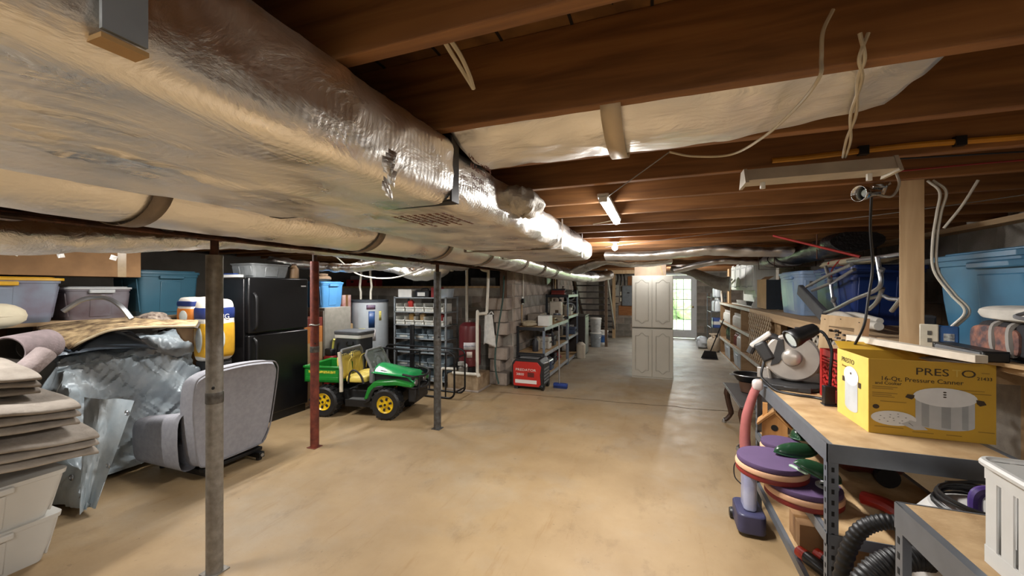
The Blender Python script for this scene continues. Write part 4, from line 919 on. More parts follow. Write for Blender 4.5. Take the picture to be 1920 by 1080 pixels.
B().tube(bez([(-.055, -.02, .80), (-.055, -.02, .885), (-.02, -.02, .905), (.03, -.03, .885), (.085, -.05, .83), (.11, -.06, .80)], 6), [.017]*31, 10).build('carry_handle', mat('purple_handle', '#4a3576', .35), t)
for a in (.5, 2.6, 4.7): B().ball((.17*math.cos(a), .17*math.sin(a), .028), .028, 10, 8).build('caster', BLACKP, t)
t = E('cable_coil', 'loosely coiled black cable looped on the drum vacuum', 'cable', (1.05, 1.735, .815)); pts = []
for k in range(130):
    a = k*.26; r_ = .135+.022*nz(k*.07, 1); pts.append((r_*1.1*math.cos(a), r_*math.sin(a), .006+.0004*k+.012*nz(k*.3, 5)))
B().tube(pts, .006, 6).build('coil', BLACKP, t)
# ---- white slotted basket on the near bench
t = E('white_basket', 'white slotted plastic basket on the near steel bench', 'basket', (.93, 1.045, BT)); t.rotation_euler = (0, 0, R(-3)); WB = mat('basket_white', '#d3d3d0', .45, var=.03)
W0, D0, H0 = .43, .38, .235
def bwall(n, L_, fn):
    b = B(); nb = n; pit = L_/nb
    for k in range(nb+1): u = -L_/2+k*pit; b.box(*fn(u, H0/2)[0], *fn(.038, H0-.05)[1])
    return b
b = B()
for sy in (-1, 1):
    for k in range(9): b.box(-W0/2+.02+k*(W0-.04)/8, sy*D0/2, H0/2, .038, .004, H0)
    b.box(0, sy*D0/2, H0-.02, W0, .005, .04).box(0, sy*D0/2, .02, W0, .005, .04)
for sx in (-1, 1):
    for k in range(8): b.box(sx*W0/2, -D0/2+.02+k*(D0-.04)/7, H0/2, .004, .034, H0)
    b.box(sx*W0/2, 0, H0-.02, .005, D0, .04).box(sx*W0/2, 0, .02, .005, D0, .04)
b.build('basket_wall', WB, t, smooth=False)
B().bb(-W0/2, W0/2, -D0/2, D0/2, 0, .005).build('basket_floor', WB, t, smooth=False)
B().tube([(u, v, H0) for u, v in rrect(W0+.02, D0+.02, .03)], .009, 8, closed=True).build('rim', WB, t)
tote('white_tub', 'white tub with purple contents on the lower shelf of near bench', WB, (.88, 1.25, .45), (.34, .3, .22), lid=False, handle=False)
t = E('purple_cloth', 'dark purple cloth heaped in the white tub', 'cloth', (.88, 1.25, .66)); pillow(B(), .3, .26, .09, 3, lump=.3).build('cloth_heap', mat('aubergine_cloth', '#33204a', .85), t)

# ================================================================ pantry shelves and beyond
t = E('pantry_shelf', 'plywood pantry shelving unit full of jars along the wall', 'shelving', (PX, 6.75, 0)); PL = 10.6-6.75; PD = .34
PLYW = wood_mat('pantry_ply', '#a98b68', '#8f7150', (1.5, 1.5, 5), knots=False); PAINT = mat('painted_edge', '#c4c1b8', .6, scale=8)
for z in (.03, .40, .79, PT): B().bb(0, PD, 0, PL, z-.02, z).build('shelf', PLYW, t, smooth=False); B().bb(-.018, 0, 0, PL, z-.045, z+.003).build('shelf_edging', PAINT, t, smooth=False)
for y in (0, 1.4, 2.5, 3.83): B().bb(.0, PD, y, y+.02, 0, PT-.02).build('divider', PLYW, t, smooth=False)
B().bb(PD, PD+.01, 0, PL, 0, PT).build('back_board', BROWNW, t, smooth=False)
# jars, bottles and jugs in rows
def vessel(prof, body, capm, name, lab, cat, capprof):
    t = E(name, lab, cat, (0, 0, -5)); B().lathe(prof, 14).build('body', body, t); B().lathe(capprof, 12).build('cap', capm, t); return t
jugp = [(.052, 0), (.058, .01), (.058, .14), (.05, .19), (.022, .215), (.02, .235)]
jarp = [(.04, 0), (.045, .008), (.045, .11), (.036, .13)]
j1 = vessel(jugp, mat('milk_white', '#d9dad8', .4, var=.04), WHITEP, 'white_jug', 'white plastic jug standing on the upper pantry shelf', 'jug', [(.024, .23), (.024, .255), (.02, .258)])
j2 = vessel(jarp, mat('glass_dark', '#4b4740', .2, var=.3, scale=30), ALU, 'glass_jar', 'dark glass jar with metal lid on the middle pantry shelf', 'jar', [(.039, .128), (.039, .148), (.035, .15)])
first = True
used = set()
def place(proto, loc, label, group):
    if proto.name not in used: used.add(proto.name); r_ = proto; r_.location = loc; r_['label'] = label; r_['group'] = group; return r_
    return dup(proto, loc, label=label, group=group)
for k in range(9):
    y = 8.238+k*.1175
    place(j1, (PX+.09, y, .79), 'white plastic jug standing in the row on the upper pantry shelf', 'white jugs on the upper pantry shelf')
for k in range(9):
    y = 9.345+k*.13
    place(j1, (PX+.09, y, .79), 'white plastic jug in the pantry bay next to wire rack', 'white jugs in the end pantry bay')
for k in range(7): place(j2, (PX+.16, 6.95+k*.12, .79), 'dark glass jar with metal lid behind the brown lattice', 'glass jars behind the lattice')
for k in range(5): place(j1, (PX+.1, 8.25+k*.14, .40), 'white plastic jug on the middle pantry shelf', 'white jugs on the middle pantry shelf')
j3 = vessel(jugp, mat('reddish_jug', '#7c3f38', .4), WHITEP, 'red_jug', 'x', 'jug', [(.024, .23), (.024, .255), (.02, .258)])
for k in range(2): place(j3, (PX+.1, 8.98+k*.15, .40), 'dark red plastic jug on the middle pantry shelf', 'red jugs on the pantry shelf')
j4 = vessel([(.045, 0), (.05, .01), (.05, .2), (.02, .26), (.018, .30)], mat('dark_bottle', '#26302b', .2), WHITEP, 'dark_bottle', 'x', 'bottle', [(.02, .295), (.02, .33)])
for k in range(6): place(j4, (PX+.1, 9.35+k*.15, .40), 'dark bottle with white cap in the end pantry bay', 'dark bottles in the pantry')
t = E('tan_bucket', 'tan plastic bucket with loop handle on the middle pantry shelf', 'bucket', (PX+.17, 6.98, .40)); B().lathe([(.09, 0), (.11, .22), (.115, .225)], 24).build('bucket_body', mat('tan_bucket', '#b58f66', .5), t); B().tube([(.11*math.cos(a), 0, .22+.1*math.sin(a)) for a in [k*math.pi/12 for k in range(13)]], .005, 6).build('handle', WHITEP, t)
t = E('amber_jar', 'amber jar with dark lid beside the tan bucket', 'jar', (PX+.14, 7.4, .40)); B().lathe([(.07, 0), (.075, .01), (.075, .14), (.06, .17)], 20).build('body', mat('amber', '#8f6a33', .3), t); B().lathe([(.062, .168), (.062, .19), (.05, .2)], 20).build('lid', BROWNW, t)
for k, (y, lb) in enumerate([(9.78, 'cloudy clear bin under the pantry shelf next to the dustpan'), (8.68, 'cloudy clear bin with arched handle under the pantry shelf')]):
    tote('clear_bin', lb, mat('cloudy_clear', '#a9b4bf', .3, var=.06), (PX+.16, y, .032), (.3, .75, .30), handle=False)
t = E('notice_board', 'white leaflet holder tilted on the upper pantry shelf', 'leaflet', (PX+.03, 7.35, .79)); B().box(0, 0, .06, .012, .2, .12, ry=R(-18)).build('sheet', mat('leaflet', '#c7d2dc', .6), t); B().box(.03, .0, .05, .05, .2, .1).build('holder', BLACKP, t, bevel=.004)

# white hutch on the pantry top
t = E('white_hutch', 'white kitchen hutch with panelled doors standing on pantry shelf', 'cabinet', (PX+.12, 7.65, PT)); HL = 2.15; HM = mat('hutch_white', '#c9ccc6', .5, var=.04)
B().bb(0, .30, 0, HL, .30, .80).bb(.22, .30, 0, HL, 0, .30).bb(0, .30, -.012, .0, .25, .80).bb(0, .3, 0, HL, 0, .02).build('carcass', HM, t, bevel=.003)
B().prism([(.0, .30), (.30, .30), (.30, 0), (-.06, 0), (-.05, .05), (.02, .2)], -.014, -.0, 'xz').build('side_bracket', HM, t, smooth=False)
for k in range(4):
    y0 = .03+k*.53; d_ = B().bb(-.02, 0, y0, y0+.5, .31, .79).build('door', HM, t, bevel=.003)
    B().bb(-.0205, -.0195, y0+.055, y0+.445, .365, .735).build('panel_groove', mat('hutch_shade', '#9da3a3', .6), d_, smooth=False); B().bb(-.026, -.0205, y0+.075, y0+.425, .385, .715).build('raised_panel', HM, d_, bevel=.004, smooth=False)
    B().ball((-.03, y0+(.46 if k % 2 == 0 else .04), .36), .012, 10, 6).build('knob', ALU, d_)
    B().bb(-.0215, -.02, y0+.18, y0+.42, .795, .815).build('cornice_block', WHITEP, t, smooth=False)
cup = E('small_cup', 'small dark cup standing under the white hutch', 'cup', (0, 0, -5)); B().lathe([(.03, 0), (.04, .07), (.036, .07), (.026, .006)], 12, cap=False).lathe([(0, .004), (.03, .004)], 12, cap=False).build('cup_body', mat('cup_glaze', '#3a3c3a', .3, var=.1), cup, solid=.002); B().tube([(.04+.02*math.sin(a), 0, .035+.022*math.cos(a)) for a in [k*math.pi/6 for k in range(7)]], .004, 5).build('cup_handle', mat('cup_glaze', '#3a3c3a', .3), cup)
cw = E('small_cup', 'small white cup standing under the white hutch', 'cup', (0, 0, -5)); B().lathe([(.03, 0), (.04, .07), (.036, .07), (.026, .006)], 12, cap=False).lathe([(0, .004), (.03, .004)], 12, cap=False).build('cup_body', WHITEP, cw, solid=.002)
for k in range(7):
    place(cup, (PX+.20, 7.85+k*.12, PT+.021), 'small dark cup standing in the row under white hutch', 'dark cups under the hutch')
    place(cw, (PX+.20, 8.75+k*.13, PT+.021), 'small white cup standing in the row under white hutch', 'white cups under the hutch')
b = B().tube(bez([at_x(1354, 567, PX+.04), at_x(1353, 548, PX+.04), at_x(1358, 540, PX+.04), at_x(1372, 524, PX+.04)], 5), .022, 10).build('white_pipe', PVC); T(b, 'bent white plastic pipe leaning beside the white hutch', 'pipe')
t = E('upright_board', 'tan upright board standing on pantry top beside the hutch', 'board', (PX+.1, 10.05, PT)); B().bb(0, .04, 0, .2, 0, .78).build('board', PINE, t, smooth=False); B().bb(0, .04, .26, .32, 0, .7).build('dark_strip', BROWNW, t, smooth=False)
# wire rack with jugs, propane tank, broom
t = E('wire_rack', 'chrome wire rack holding white jugs near the glass door', 'shelving', (1.30, 11.0, 0)); CH = mat('chrome_wire', '#9fa6ae', .3, .9)
for x in (0, .42):
    for y in (0, .8): B().cyl((x, y, 0), (x, y, 1.42), .012, 10).build('upright', CH, t)
for z in (.12, .55, .95, 1.32):
    b = B()
    for k in range(9): b.cyl((0, .1*k, z), (.42, .1*k, z), .004, 6)
    for x in (0, .14, .28, .42): b.cyl((x, 0, z), (x, .8, z), .005, 6)
    b.build('wire_shelf', CH, t)
jb = vessel([(.10, 0), (.115, .02), (.115, .2), (.09, .27), (.035, .30), (.033, .33)], mat('jug_translucent', '#ccd6dc', .35, var=.05), WHITEP, 'water_jug', 'x', 'jug', [(.036, .325), (.036, .355)])
for (y, z, lb) in ((11.15, .956, 'large pale water jug on the wire rack by the door'), (11.45, .956, 'large pale water jug on the wire rack by the door'), (11.2, 1.326, 'pale water jug on the top tier of the wire rack')): place(jb, (1.47, y, z), lb, 'water jugs on the wire rack')
t = E('tan_jug', 'tan jug with spout on the top tier of wire rack', 'jug', (1.53, 11.5, 1.326)); B().lathe([(.08, 0), (.09, .02), (.085, .15), (.03, .22), (.03, .26)], 18).build('body', mat('tan_jug', '#a08670', .5), t); B().tube(bez([(.03, 0, .24), (.1, 0, .22), (.09, 0, .1)], 5), .01, 8).build('handle', mat('tan_jug', '#a08670', .5), t)
t = E('detergent_box', 'blue and white detergent boxes on lower tier of wire rack', 'box', (1.34, 11.05, .556)); B().bb(0, .25, 0, .35, 0, .24).build('box_body', mat('detergent_blue', '#3c5596', .5), t, bevel=.005); B().bb(-.002, .252, -.002, .352, .08, .16).build('label_band', WHITEP, t, smooth=False)
pr_ = at_z(1338, 648)
t = E('propane_tank', 'cream propane tank standing on the floor by the wire rack', 'gas tank', (1.33, 10.72, 0)); B().lathe([(.1, 0), (.1, .03), (.13, .05), (.155, .1), (.155, .26), (.12, .33), (.05, .36), (.03, .37), (.03, .41)], 28).build('tank_body', mat('tank_cream', '#c9bba6', .45), t); B().tube([(.1*math.cos(a), .1*math.sin(a), .43) for a in [k*math.pi/10 for k in range(20)]], .012, 8, closed=True).build('collar_ring', mat('tank_cream', '#c9bba6', .45), t)
for a in (0, 2.1, 4.2): B().cyl((.1*math.cos(a), .1*math.sin(a), .33), (.1*math.cos(a), .1*math.sin(a), .43), .012, 8).build('collar_strut', mat('tank_cream', '#c9bba6', .45), t)
t = E('white_sack', 'white plastic sack slumped at the foot of the wire rack', 'sack', (1.12, 11.3, 0)); pillow(B(), .28, .4, .3, 2.6, lump=.25, sd=6).build('sack_body', mat('sack_plastic', '#c4ccd3', .5, bump=.4), t)
dp = at_z(1330, 672)
t = E('dustpan', 'black long-handled dustpan standing on the floor before the pantry', 'dustpan', (dp.x, dp.y, 0))
B().prism([(-.17, 0), (.17, 0), (.13, .16), (-.1, .17)], -.02, .02, 'xz').prism([(-.16, -.16), (.16, -.16), (.16, .02), (-.16, .02)], 0, .01).build('pan', BLACKP, t, bevel=.004); B().cyl((.02, .0, .15), (.32, .25, .86), .012, 10).build('handle', BLACKM, t)
# piano bench, pot, wok
t = E('low_bench', 'low bench with grey top and carved dark leg near workbench', 'bench', (.74, 4.2, 0))
B().bb(0, .42, 0, 1.0, .425, .45).build('top', mat('bench_top_grey', '#4e4b4a', .5, var=.1, scale=6), t, bevel=.006)
B().bb(-.004, .0, 0, 1.0, .43, .445).build('edge_trim', ALU, t, smooth=False)
lg = B().tube(bez([(.05, 0, .43), (.03, 0, .34), (.05, 0, .22), (.07, 0, .12), (.03, 0, .05), (.0, 0, .035)], 5), [.035]*6+[.03]*10+[.024]*10, 10).build('leg', mat('carved_walnut', '#3a2418', .45, var=.15), t)
for k, (x, y, a) in enumerate([(0, .92, 0), (0, .08, 0), (.42, .08, 180), (.42, .92, 180)]):
    q = lg if k == 0 else share(lg); q.location = (x, y, 0); q.rotation_euler = (0, 0, R(a))
    B().lathe([(.02, 0), (.024, .01), (.018, .04)], 12, Matrix.Translation((x+(.0 if x == 0 else 0), y, 0))).build('foot_cap', ALU, t)
t = E('brown_pot', 'brown pot standing on the low bench under the black pan', 'pot', (.93, 4.78, .45)); B().lathe([(.07, 0), (.085, .01), (.10, .10), (.105, .12)], 24).build('pot_body', mat('brown_glaze', '#5c4335', .4), t)
t = E('roasting_pan', 'black roasting pan with chrome rim and pale handle on brown pot', 'pan', (.93, 4.78, .57)); B().lathe([(.06, 0), (.12, .01), (.15, .06), (.155, .075), (.146, .07), (.11, .02), (.0, .016)], 28, cap=False).build('pan_body', BLACKM, t, solid=.002); B().tube([(.155*math.cos(a), .155*math.sin(a), .075) for a in [k*math.pi/14 for k in range(28)]], .006, 6, closed=True).build('rim', ALU, t)
B().box(.1, -.09, .09, .05, .08, .03, rz=R(30)).build('handle', mat('pan_handle', '#d0ccc4', .4), t, bevel=.01); B().box(-.165, 0, .06, .04, .06, .012).build('side_lug', ALU, t, bevel=.003)
# ================================================================ far middle: cabinet, stairs, panels, shelving, generator
t = E('pantry_cabinet', 'tall pale grey cabinet of four arched panel doors standing mid floor', 'cabinet', (-.40, 7.17, 0)); CW, CHt, CD = .67, 1.775, .40; CM = mat('cabinet_greige', '#bcb6a8', .5, var=.04, scale=3); CMS = mat('cabinet_groove', '#aaa497', .6)
B().bb(0, CW, .0, CD, .0, .86).bb(0, CW, .0, CD, .875, CHt).build('carcass', CM, t, smooth=False)
def arch(x0, x1, z0, z1, y): 
    xm = (x0+x1)/2; w_ = x1-x0
    return bez([(x0, y, z1-.035), (x0+w_*.22, y, z1-.033), (xm, y, z1+.012), (x1-w_*.22, y, z1-.033), (x1, y, z1-.035)], 5)+bez([(x1, y, z0+.035), (x1-w_*.22, y, z0+.033), (xm, y, z0-.012), (x0+w_*.22, y, z0+.033), (x0, y, z0+.035)], 5)
for i in range(2):
    for z0, z1 in ((.03, .845), (.885, CHt-.01)):
        x0 = .006+i*(CW/2); x1 = x0+CW/2-.012
        d_ = B().bb(x0, x1, -.02, -.001, z0, z1).build('door', CM, t, bevel=.004, smooth=False)
        B().tube(arch(x0+.055, x1-.055, z0+.075, z1-.075, -.021), .006, 6, closed=True).build('panel_groove', CMS, d_)
        B().prism([(p.x, p.z) for p in arch(x0+.07, x1-.07, z0+.09, z1-.09, 0)], -.024, -.02, 'xz').build('raised_panel', CM, d_, bevel=.003)
t = E('cardboard_carton', 'plain cardboard carton standing on top of the tall cabinet', 'carton', (-.36, 7.22, 1.775)); B().bb(0, .52, 0, .3, 0, .27).build('carton_body', mat('carton_beige', '#ab937a', .85, var=.06), t, bevel=.003); B().bb(-.001, .521, .12, .17, 0, .2705).build('tape', mat('brown_tape', '#7b5a38', .4), t, smooth=False)
B().tube(bez([(.40, -.003, .25), (.43, -.004, .15), (.47, -.004, .01)], 4), .003, 5).build('pull_string', mat('string_yellow', '#c7b04e', .6), t)

# ---- lamps: LED strips and bulbs
for k, (x, y, z) in enumerate(LED):  # only the first tube is in view, the others are unseen
    t = E('led_strip_light', ['lit white tube light hung under the joists beside the trunk duct', 'added unseen tube light under the joists at the near wall in line with trunk duct', 'added unseen tube light under the joists near the workbench wall', 'unseen tube light under the joists over the stacked tubs', 'unseen tube light under the joists over the silver tarp', 'unseen tube light under the joists over the toy car'][k], 'light', (x, y, z))
    B().bb(-.03, .03, -.385, .385, .0, .022).build('housing', WHITEP, t, bevel=.004)
    B().tube([(0, -.365, -.004), (0, .365, -.004)], .024, 16).build('diffuser', EMITW, t)
    for s in (-1, 1): B().box(0, s*.375, -.006, .045, .02, .035).build('end_cap', WHITEP, t, bevel=.004)
    B().tube(bez([(0, .38, .01), (-.05, .46, .015), (-.14, .55, .018), (-.2, .62, .024)], 5), .004, 6).build('cord', WIREW, t)
def bulb(label, loc):
    t = E('bare_bulb', label, 'light', loc); B().lathe([(.045, 2.06-loc[2]), (.045, 2.052-loc[2]), (.022, 2.045-loc[2]), (.018, .024)], 18).build('lampholder', WHITEP, t); B().ball((0, 0, 0), .03, 16, 12).build('bulb', mat('lit_bulb', (1, .98, .95), .4, emit=60, var=0), t)
bulb('lit bare bulb at the end of the trunk duct', (-.42, 4.36, 1.995)); bulb('lit bare bulb over the tall cabinet', (-.10, 6.85, 2.02)); bulb('lit bare bulb added under the joists beyond the tall cabinet', (.5, 10.12, 2.0))

# ---- open stairs climbing towards the room from the far wall
t = E('open_stairs', 'open wooden stairs with dark treads beside the block wall', 'stairs', (-1.70, 10.3, 0)); SW = .92
TW = mat('tread_dark', '#3a3431', .7, var=.15)
nst = 11
for k in range(nst):
    z = .183*(k+1); y = 2.45-.225*k
    B().bb(-.40, -.40+SW-.07, y-.13, y+.13, z-.035, z).build('tread', TW, t, smooth=False)
for x in (-.42, .47):
    B().prism([(2.75, 0), (2.55, 0), (.02, 2.05), (.25, 2.05)], x-.02, x+.02, 'yz').build('stringer', mat('stringer_grey', '#8c857c', .7) if x > 0 else BROWNW, t, smooth=False)
for (px, py, m_, w_) in ((1136.5, 650, mat('stud_brown', '#6a5544', .7, var=.12), .07), (1151, 634, PINE, .09)):
    c = at_z(px, py); b = B().bb(-w_/2, w_/2, -.03, .03, 0, ZJ-.001).build('wall_stud', m_, smooth=False); b.location = (c.x, c.y, 0); T(b, 'dark timber stud at the stair foot' if w_ == .07 else 'pale timber stud beside the stair stringer', 'stud')
hd_ = B().bb(-1.2, -.0, 0, .04, 0, .1).build('header_board', PINE, smooth=False); hd_.location = (-.0, 11.32, 1.958); T(hd_, 'timber header board above the electric panels', 'board')

# ---- electric panels on far wall
def wallbox(name, label, cat, px0, px1, py0, py1, m_, dep=.1, door=True, Y=YF):
    a, b_ = at_y(px0, py1, Y-.012), at_y(px1, py0, Y-.012); t = E(name, label, cat, (a.x, Y-.012, a.z)); W, H_ = b_.x-a.x, b_.z-a.z
    B().bb(0, W, -dep, 0, 0, H_).build('enclosure', m_, t, bevel=.004)
    if door: B().bb(W*.06, W*.94, -dep-.012, -dep, H_*.05, H_*.95).build('cover', m_, t, bevel=.003); B().bb(W*.4, W*.6, -dep-.016, -dep-.012, H_*.62, H_*.68).build('latch', BLACKP, t, smooth=False)
    return t
PG = mat('panel_grey_paint', '#7e858b', .5, .2); wallbox('breaker_panel', 'grey steel breaker panel on plywood at the far wall', 'electric panel', 1167, 1190, 536, 573, PG)
wallbox('meter_panel', 'pale grey electric meter panel at the far wall', 'electric panel', 1149, 1161, 534, 555, mat('panel_pale', '#a9a79f', .5)); wallbox('meter_panel', 'beige lower electric box under the pale meter panel', 'electric panel', 1149, 1161, 557, 568, mat('panel_beige', '#aa9d8b', .5))
for py0, py1, lb in ((547, 554, 'small ivory switch box between the electric panels'), (558, 565, 'small ivory switch box under the other switch box')): wallbox('switch_box', lb, 'switch', 1162.5, 1166, py0, py1, mat('ivory', '#d8d0bb', .5), .05, False)
wallbox('backer_board', 'orange brown plywood backing board below the breaker panel', 'board', 1160, 1192, 573, 591, wood_mat('orange_ply', '#a9713f', '#8a5527', (1, 4, 4), knots=False), .02, False)
wallbox('backer_board', 'orange brown plywood scrap above the breaker panel', 'board', 1177, 1192, 518, 535, wood_mat('orange_ply', '#a9713f', '#8a5527', (1, 4, 4), knots=False), .02, False)
for k, (px, c2) in enumerate(((1158, 0), (1164, 0), (1170, 0))):
    w_ = B().tube(bez([at_y(px, 514, YF-.06), at_y(px+1.5, 522, YF-.06), at_y(px+(k-1)*2, 535, YF-.06)], 5), .012, 8).build('supply_cable', BLACKP); T(w_, ['black supply cable above the pale meter panel', 'black supply cable between the two panels', 'black supply cable above the breaker panel'][k], 'cable')

# ---- steel shelving along the inner wall
BR = mat('shelf_blue_grey', '#7b8594', .4, .4); BRD = mat('shelf_dark', '#2a2c30', .5, .3)
def rivet_rack(label, x0, x1, y0, y1, levels, top, end_solid=False):
    t = E('steel_rack', label, 'shelving', (x0, y0, 0), group='steel racks along the inner wall'); W, D = x1-x0, y1-y0
    for px in (0, W):
        for py in (0, D): B().bb(px-(.035 if px else 0), px+(0 if px else .035), py-(.035 if py else 0), py+(0 if py else .035), 0, top).build('post', BR if px else BRD, t, bevel=.002, smooth=False)
    for z in levels:
        B().bb(.004, W-.004, .004, D-.004, z-.02, z-.002).build('shelf_board', OSB, t, smooth=False)
        B().bb(W-.003, W+.003, 0, D, z-.055, z).build('front_beam', mat('beam_pale', '#a9adb3', .4, .3), t, smooth=False); B().bb(0, W, -.004, .003, z-.055, z).build('end_beam', BRD, t, smooth=False); B().bb(-.003, .003, 0, D, z-.055, z).build('back_beam', BRD, t, smooth=False)
    if end_solid: B().bb(.02, W-.02, .004, .008, .5, top-.03).build('end_panel', BLACKP, t, smooth=False)
    return t
RX0, RX1 = -2.17, -1.69
rivet_rack('low steel rack behind the generator with cluttered shelves', RX0, RX1, 6.12, 7.9, [.12, .5, .92], .93)
rivet_rack('tall steel rack with cream jerrycan against the inner wall', RX0, RX1, 7.95, 9.0, [.1, .55, .98, 1.42], 1.43, False)
def carton(label, m_, loc, size, rz=0, tape=True):
    t = E('carton', label, 'carton', loc, rz); W, D, H_ = size; B().bb(-W/2, W/2, -D/2, D/2, 0, H_).build('carton_body', m_, t, bevel=.003)
    if tape: B().bb(-W/2-.001, W/2+.001, -.025, .025, H_*.6, H_+.001).build('tape', mat('brown_tape', '#7b5a38', .4), t, smooth=False)
    B().bb(-W/2, W/2, -.0015, .0015, H_-.0005, H_+.0008).build('flap_seam', HOLE, t, smooth=False); return t
carton('grey open carton on the low rack top', mat('grey_card', '#847a6e', .85), (-2.0, 6.75, .92), (.22, .45, .19))
carton('white styrofoam box on the low rack by the generator', WHITEP, (-1.785, 6.5, .92), (.19, .25, .17), tape=False)
t = E('cloth_sack', 'crumpled beige cloth sack on the low rack top', 'sack', (-2.0, 6.255, .92)); pillow(B(), .26, .2, .10, 2.5, lump=.3).build('sack_body', mat('beige_sack', '#a49880', .9), t)
t = E('jerrycan', 'cream plastic jerrycan facing out of the tall rack', 'jerrycan', (-1.98, 7.99, .98)); B().bb(-.13, .13, -.0, .16, 0, .30).build('can_body', mat('cream_can', '#cfc5b4', .45, var=.04), t, bevel=.03); B().tube(bez([(-.08, .08, .30), (-.07, .08, .36), (.03, .08, .36), (.04, .08, .30)], 5), .015, 8).build('handle', mat('cream_can', '#cfc5b4', .45), t); B().cyl((.09, .08, .29), (.09, .08, .345), .03, 14).build('cap', BLACKP, t); B().bb(.0, .07, -.002, 0, .06, .12).build('label_sticker', BROWNW, t, smooth=False)
rng = random.Random(3)
cl = [('#6b6459', 'rack_grey'), ('#2b2b30', 'rack_black'), ('#9b917f', 'rack_beige'), ('#7d2b22', 'rack_red'), ('#c2beb4', 'rack_white'), ('#3d4a63', 'rack_blue'), ('#8a7550', 'rack_tan')]
nm = {'rack_grey': 'grey', 'rack_black': 'black', 'rack_beige': 'beige', 'rack_red': 'red', 'rack_white': 'white', 'rack_blue': 'blue', 'rack_tan': 'tan'}
def clutter(y0, y1, z, hmax, where, n, x0=-2.1, x1=-1.75):
    for k in range(n):
        y = y0+(y1-y0)*(k+.5)/n; c, mn = rng.choice(cl); kind = rng.choice(['tool_case', 'paint_tin', 'sack', 'tool_case', 'oil_bottle']); x = rng.uniform(x0+.08, x1-.05); sw = (y1-y0)/n*.42
        m_ = mat(mn, c, .55, var=.1); lab = f"{nm[mn]} {kind.replace('_', ' ')} on the {where}"
        if kind == 'tool_case':
            t = E(kind, lab, 'tool case', (x, y, z), 0, f'clutter on the {where}'); h = rng.uniform(.5, .8)*hmax; B().bb(-.14, .14, -sw, sw, 0, h*.55).build('case_base', m_, t, bevel=.008); B().bb(-.14, .14, -sw, sw, h*.56, h*.85).build('case_lid', m_, t, bevel=.01); B().tube(bez([(.142, -.05, h*.5), (.17, -.03, h*.5), (.17, .03, h*.5), (.142, .05, h*.5)], 4), .008, 6).build('handle', BLACKP, t)
        elif kind == 'paint_tin':
            r_ = min(.075, sw); t = E(kind, lab, 'tin', (x, y, z), 0, f'clutter on the {where}'); h = min(.18, hmax*.85); B().lathe([(r_, 0), (r_, h*.95), (r_*1.03, h*.96), (r_*1.03, h), (r_*.9, h)], 18).build('tin_body', ALU, t); B().lathe([(r_*1.01, h*.12), (r_*1.01, h*.88)], 18, cap=False).build('tin_label', m_, t)
        elif kind == 'sack':
            t = E(kind, lab, 'sack', (x, y, z), 0, f'clutter on the {where}'); pillow(B(), .26, sw*2, hmax*.6, 2.5, lump=.35, sd=k).build('sack_body', m_, t); B().tube([(.02, -sw*.5, hmax*.58), (.04, 0, hmax*.64), (.02, sw*.5, hmax*.58)], .012, 6).build('sack_neck', m_, t)
        else:
            t = E(kind, lab, 'bottle', (x, y, z), 0, f'clutter on the {where}'); h = min(.26, hmax*.9); r_ = min(.05, sw); B().lathe([(r_*.9, 0), (r_, .01), (r_, h*.65), (r_*.4, h*.82), (r_*.4, h*.88)], 14).build('bottle_body', m_, t); B().cyl((0, 0, h*.87), (0, 0, h), r_*.45, 10).build('cap', BLACKP, t)
clutter(6.2, 7.8, .5, .30, 'middle shelf of low steel rack', 8); clutter(6.2, 7.8, .12, .26, 'bottom shelf of low steel rack', 7); clutter(7.0, 7.8, .92, .16, 'top of the low steel rack', 4)
clutter(8.2, 8.9, .98, .32, 'upper shelf of tall steel rack', 4); clutter(8.05, 8.9, 1.42, .2, 'top of the tall steel rack', 6); clutter(8.05, 8.9, .55, .3, 'lower shelf of tall steel rack', 4)
t = E('hanging_tools', 'hand saw hanging on the inner block wall above the racks', 'saw', (-2.178, 8.05, 1.62)); B().prism([(0, .0), (.5, .12), (.5, .2), (0, .22)], 0, .004, 'yz').build('blade', ALU, t, smooth=False); B().bb(-.005, .015, -.12, .0, .02, .2).build('handle', BROWNW, t, bevel=.02)
for k, (y, m_) in enumerate(((8.45, BROWNW), (8.7, PINEX), (8.88, BROWNW))): 
    b = B().bb(-.012, .012, -.03, .03, 0, .5).build('hung_board', m_, smooth=False); b.location = (-2.155, y, 1.46); b.rotation_euler = (0, 0, 0); T(b, ['dark board hung on the inner wall above the tall rack', 'pale board hung on the inner wall above the tall rack', 'dark board hung at the stair end above tall rack'][k], 'board')
# black fans / reels beyond the rack, dark cabinet, buckets
for k, (y, z) in enumerate(((9.1, .95), (9.1, 1.24))):
    t = E('box_fan', ['black round fan stacked beneath another black fan', 'black round fan on top of another black fan'][k], 'fan', (-1.9, y+.05, z)); B().bb(-.16, .16, 0, .12, 0, .28).build('housing', BLACKP, t, bevel=.02); M_ = Matrix.Translation((.0, -.002, .14)) @ Matrix.Rotation(R(90), 4, 'X'); B().lathe([(.09, .0), (.095, .012), (.12, .012), (.125, 0)], 28, M_, cap=False).build('ring', mat('ring_pale', '#b9bcc0', .4), t); B().lathe([(.0, .01), (.03, .008), (.03, 0)], 16, M_).build('hub', mat('ring_pale', '#b9bcc0', .4), t)
t = E('dark_cabinet', 'dark brown narrow cabinet with pale edged top beside the buckets', 'cabinet', (-1.95, 9.05, 0)); DKM = mat('dark_veneer', '#2f2521', .5, var=.1); B().bb(0, .40, 0, .5, 0, .9).build('carcass', DKM, t, bevel=.003); B().bb(-.01, .42, -.02, .52, .9, .93).build('top', mat('dark_top', '#55504b', .5), t, bevel=.003); B().bb(.40, .415, .02, .48, .04, .88).build('door', mat('veneer_grey', '#6c6a69', .5), t, bevel=.003)
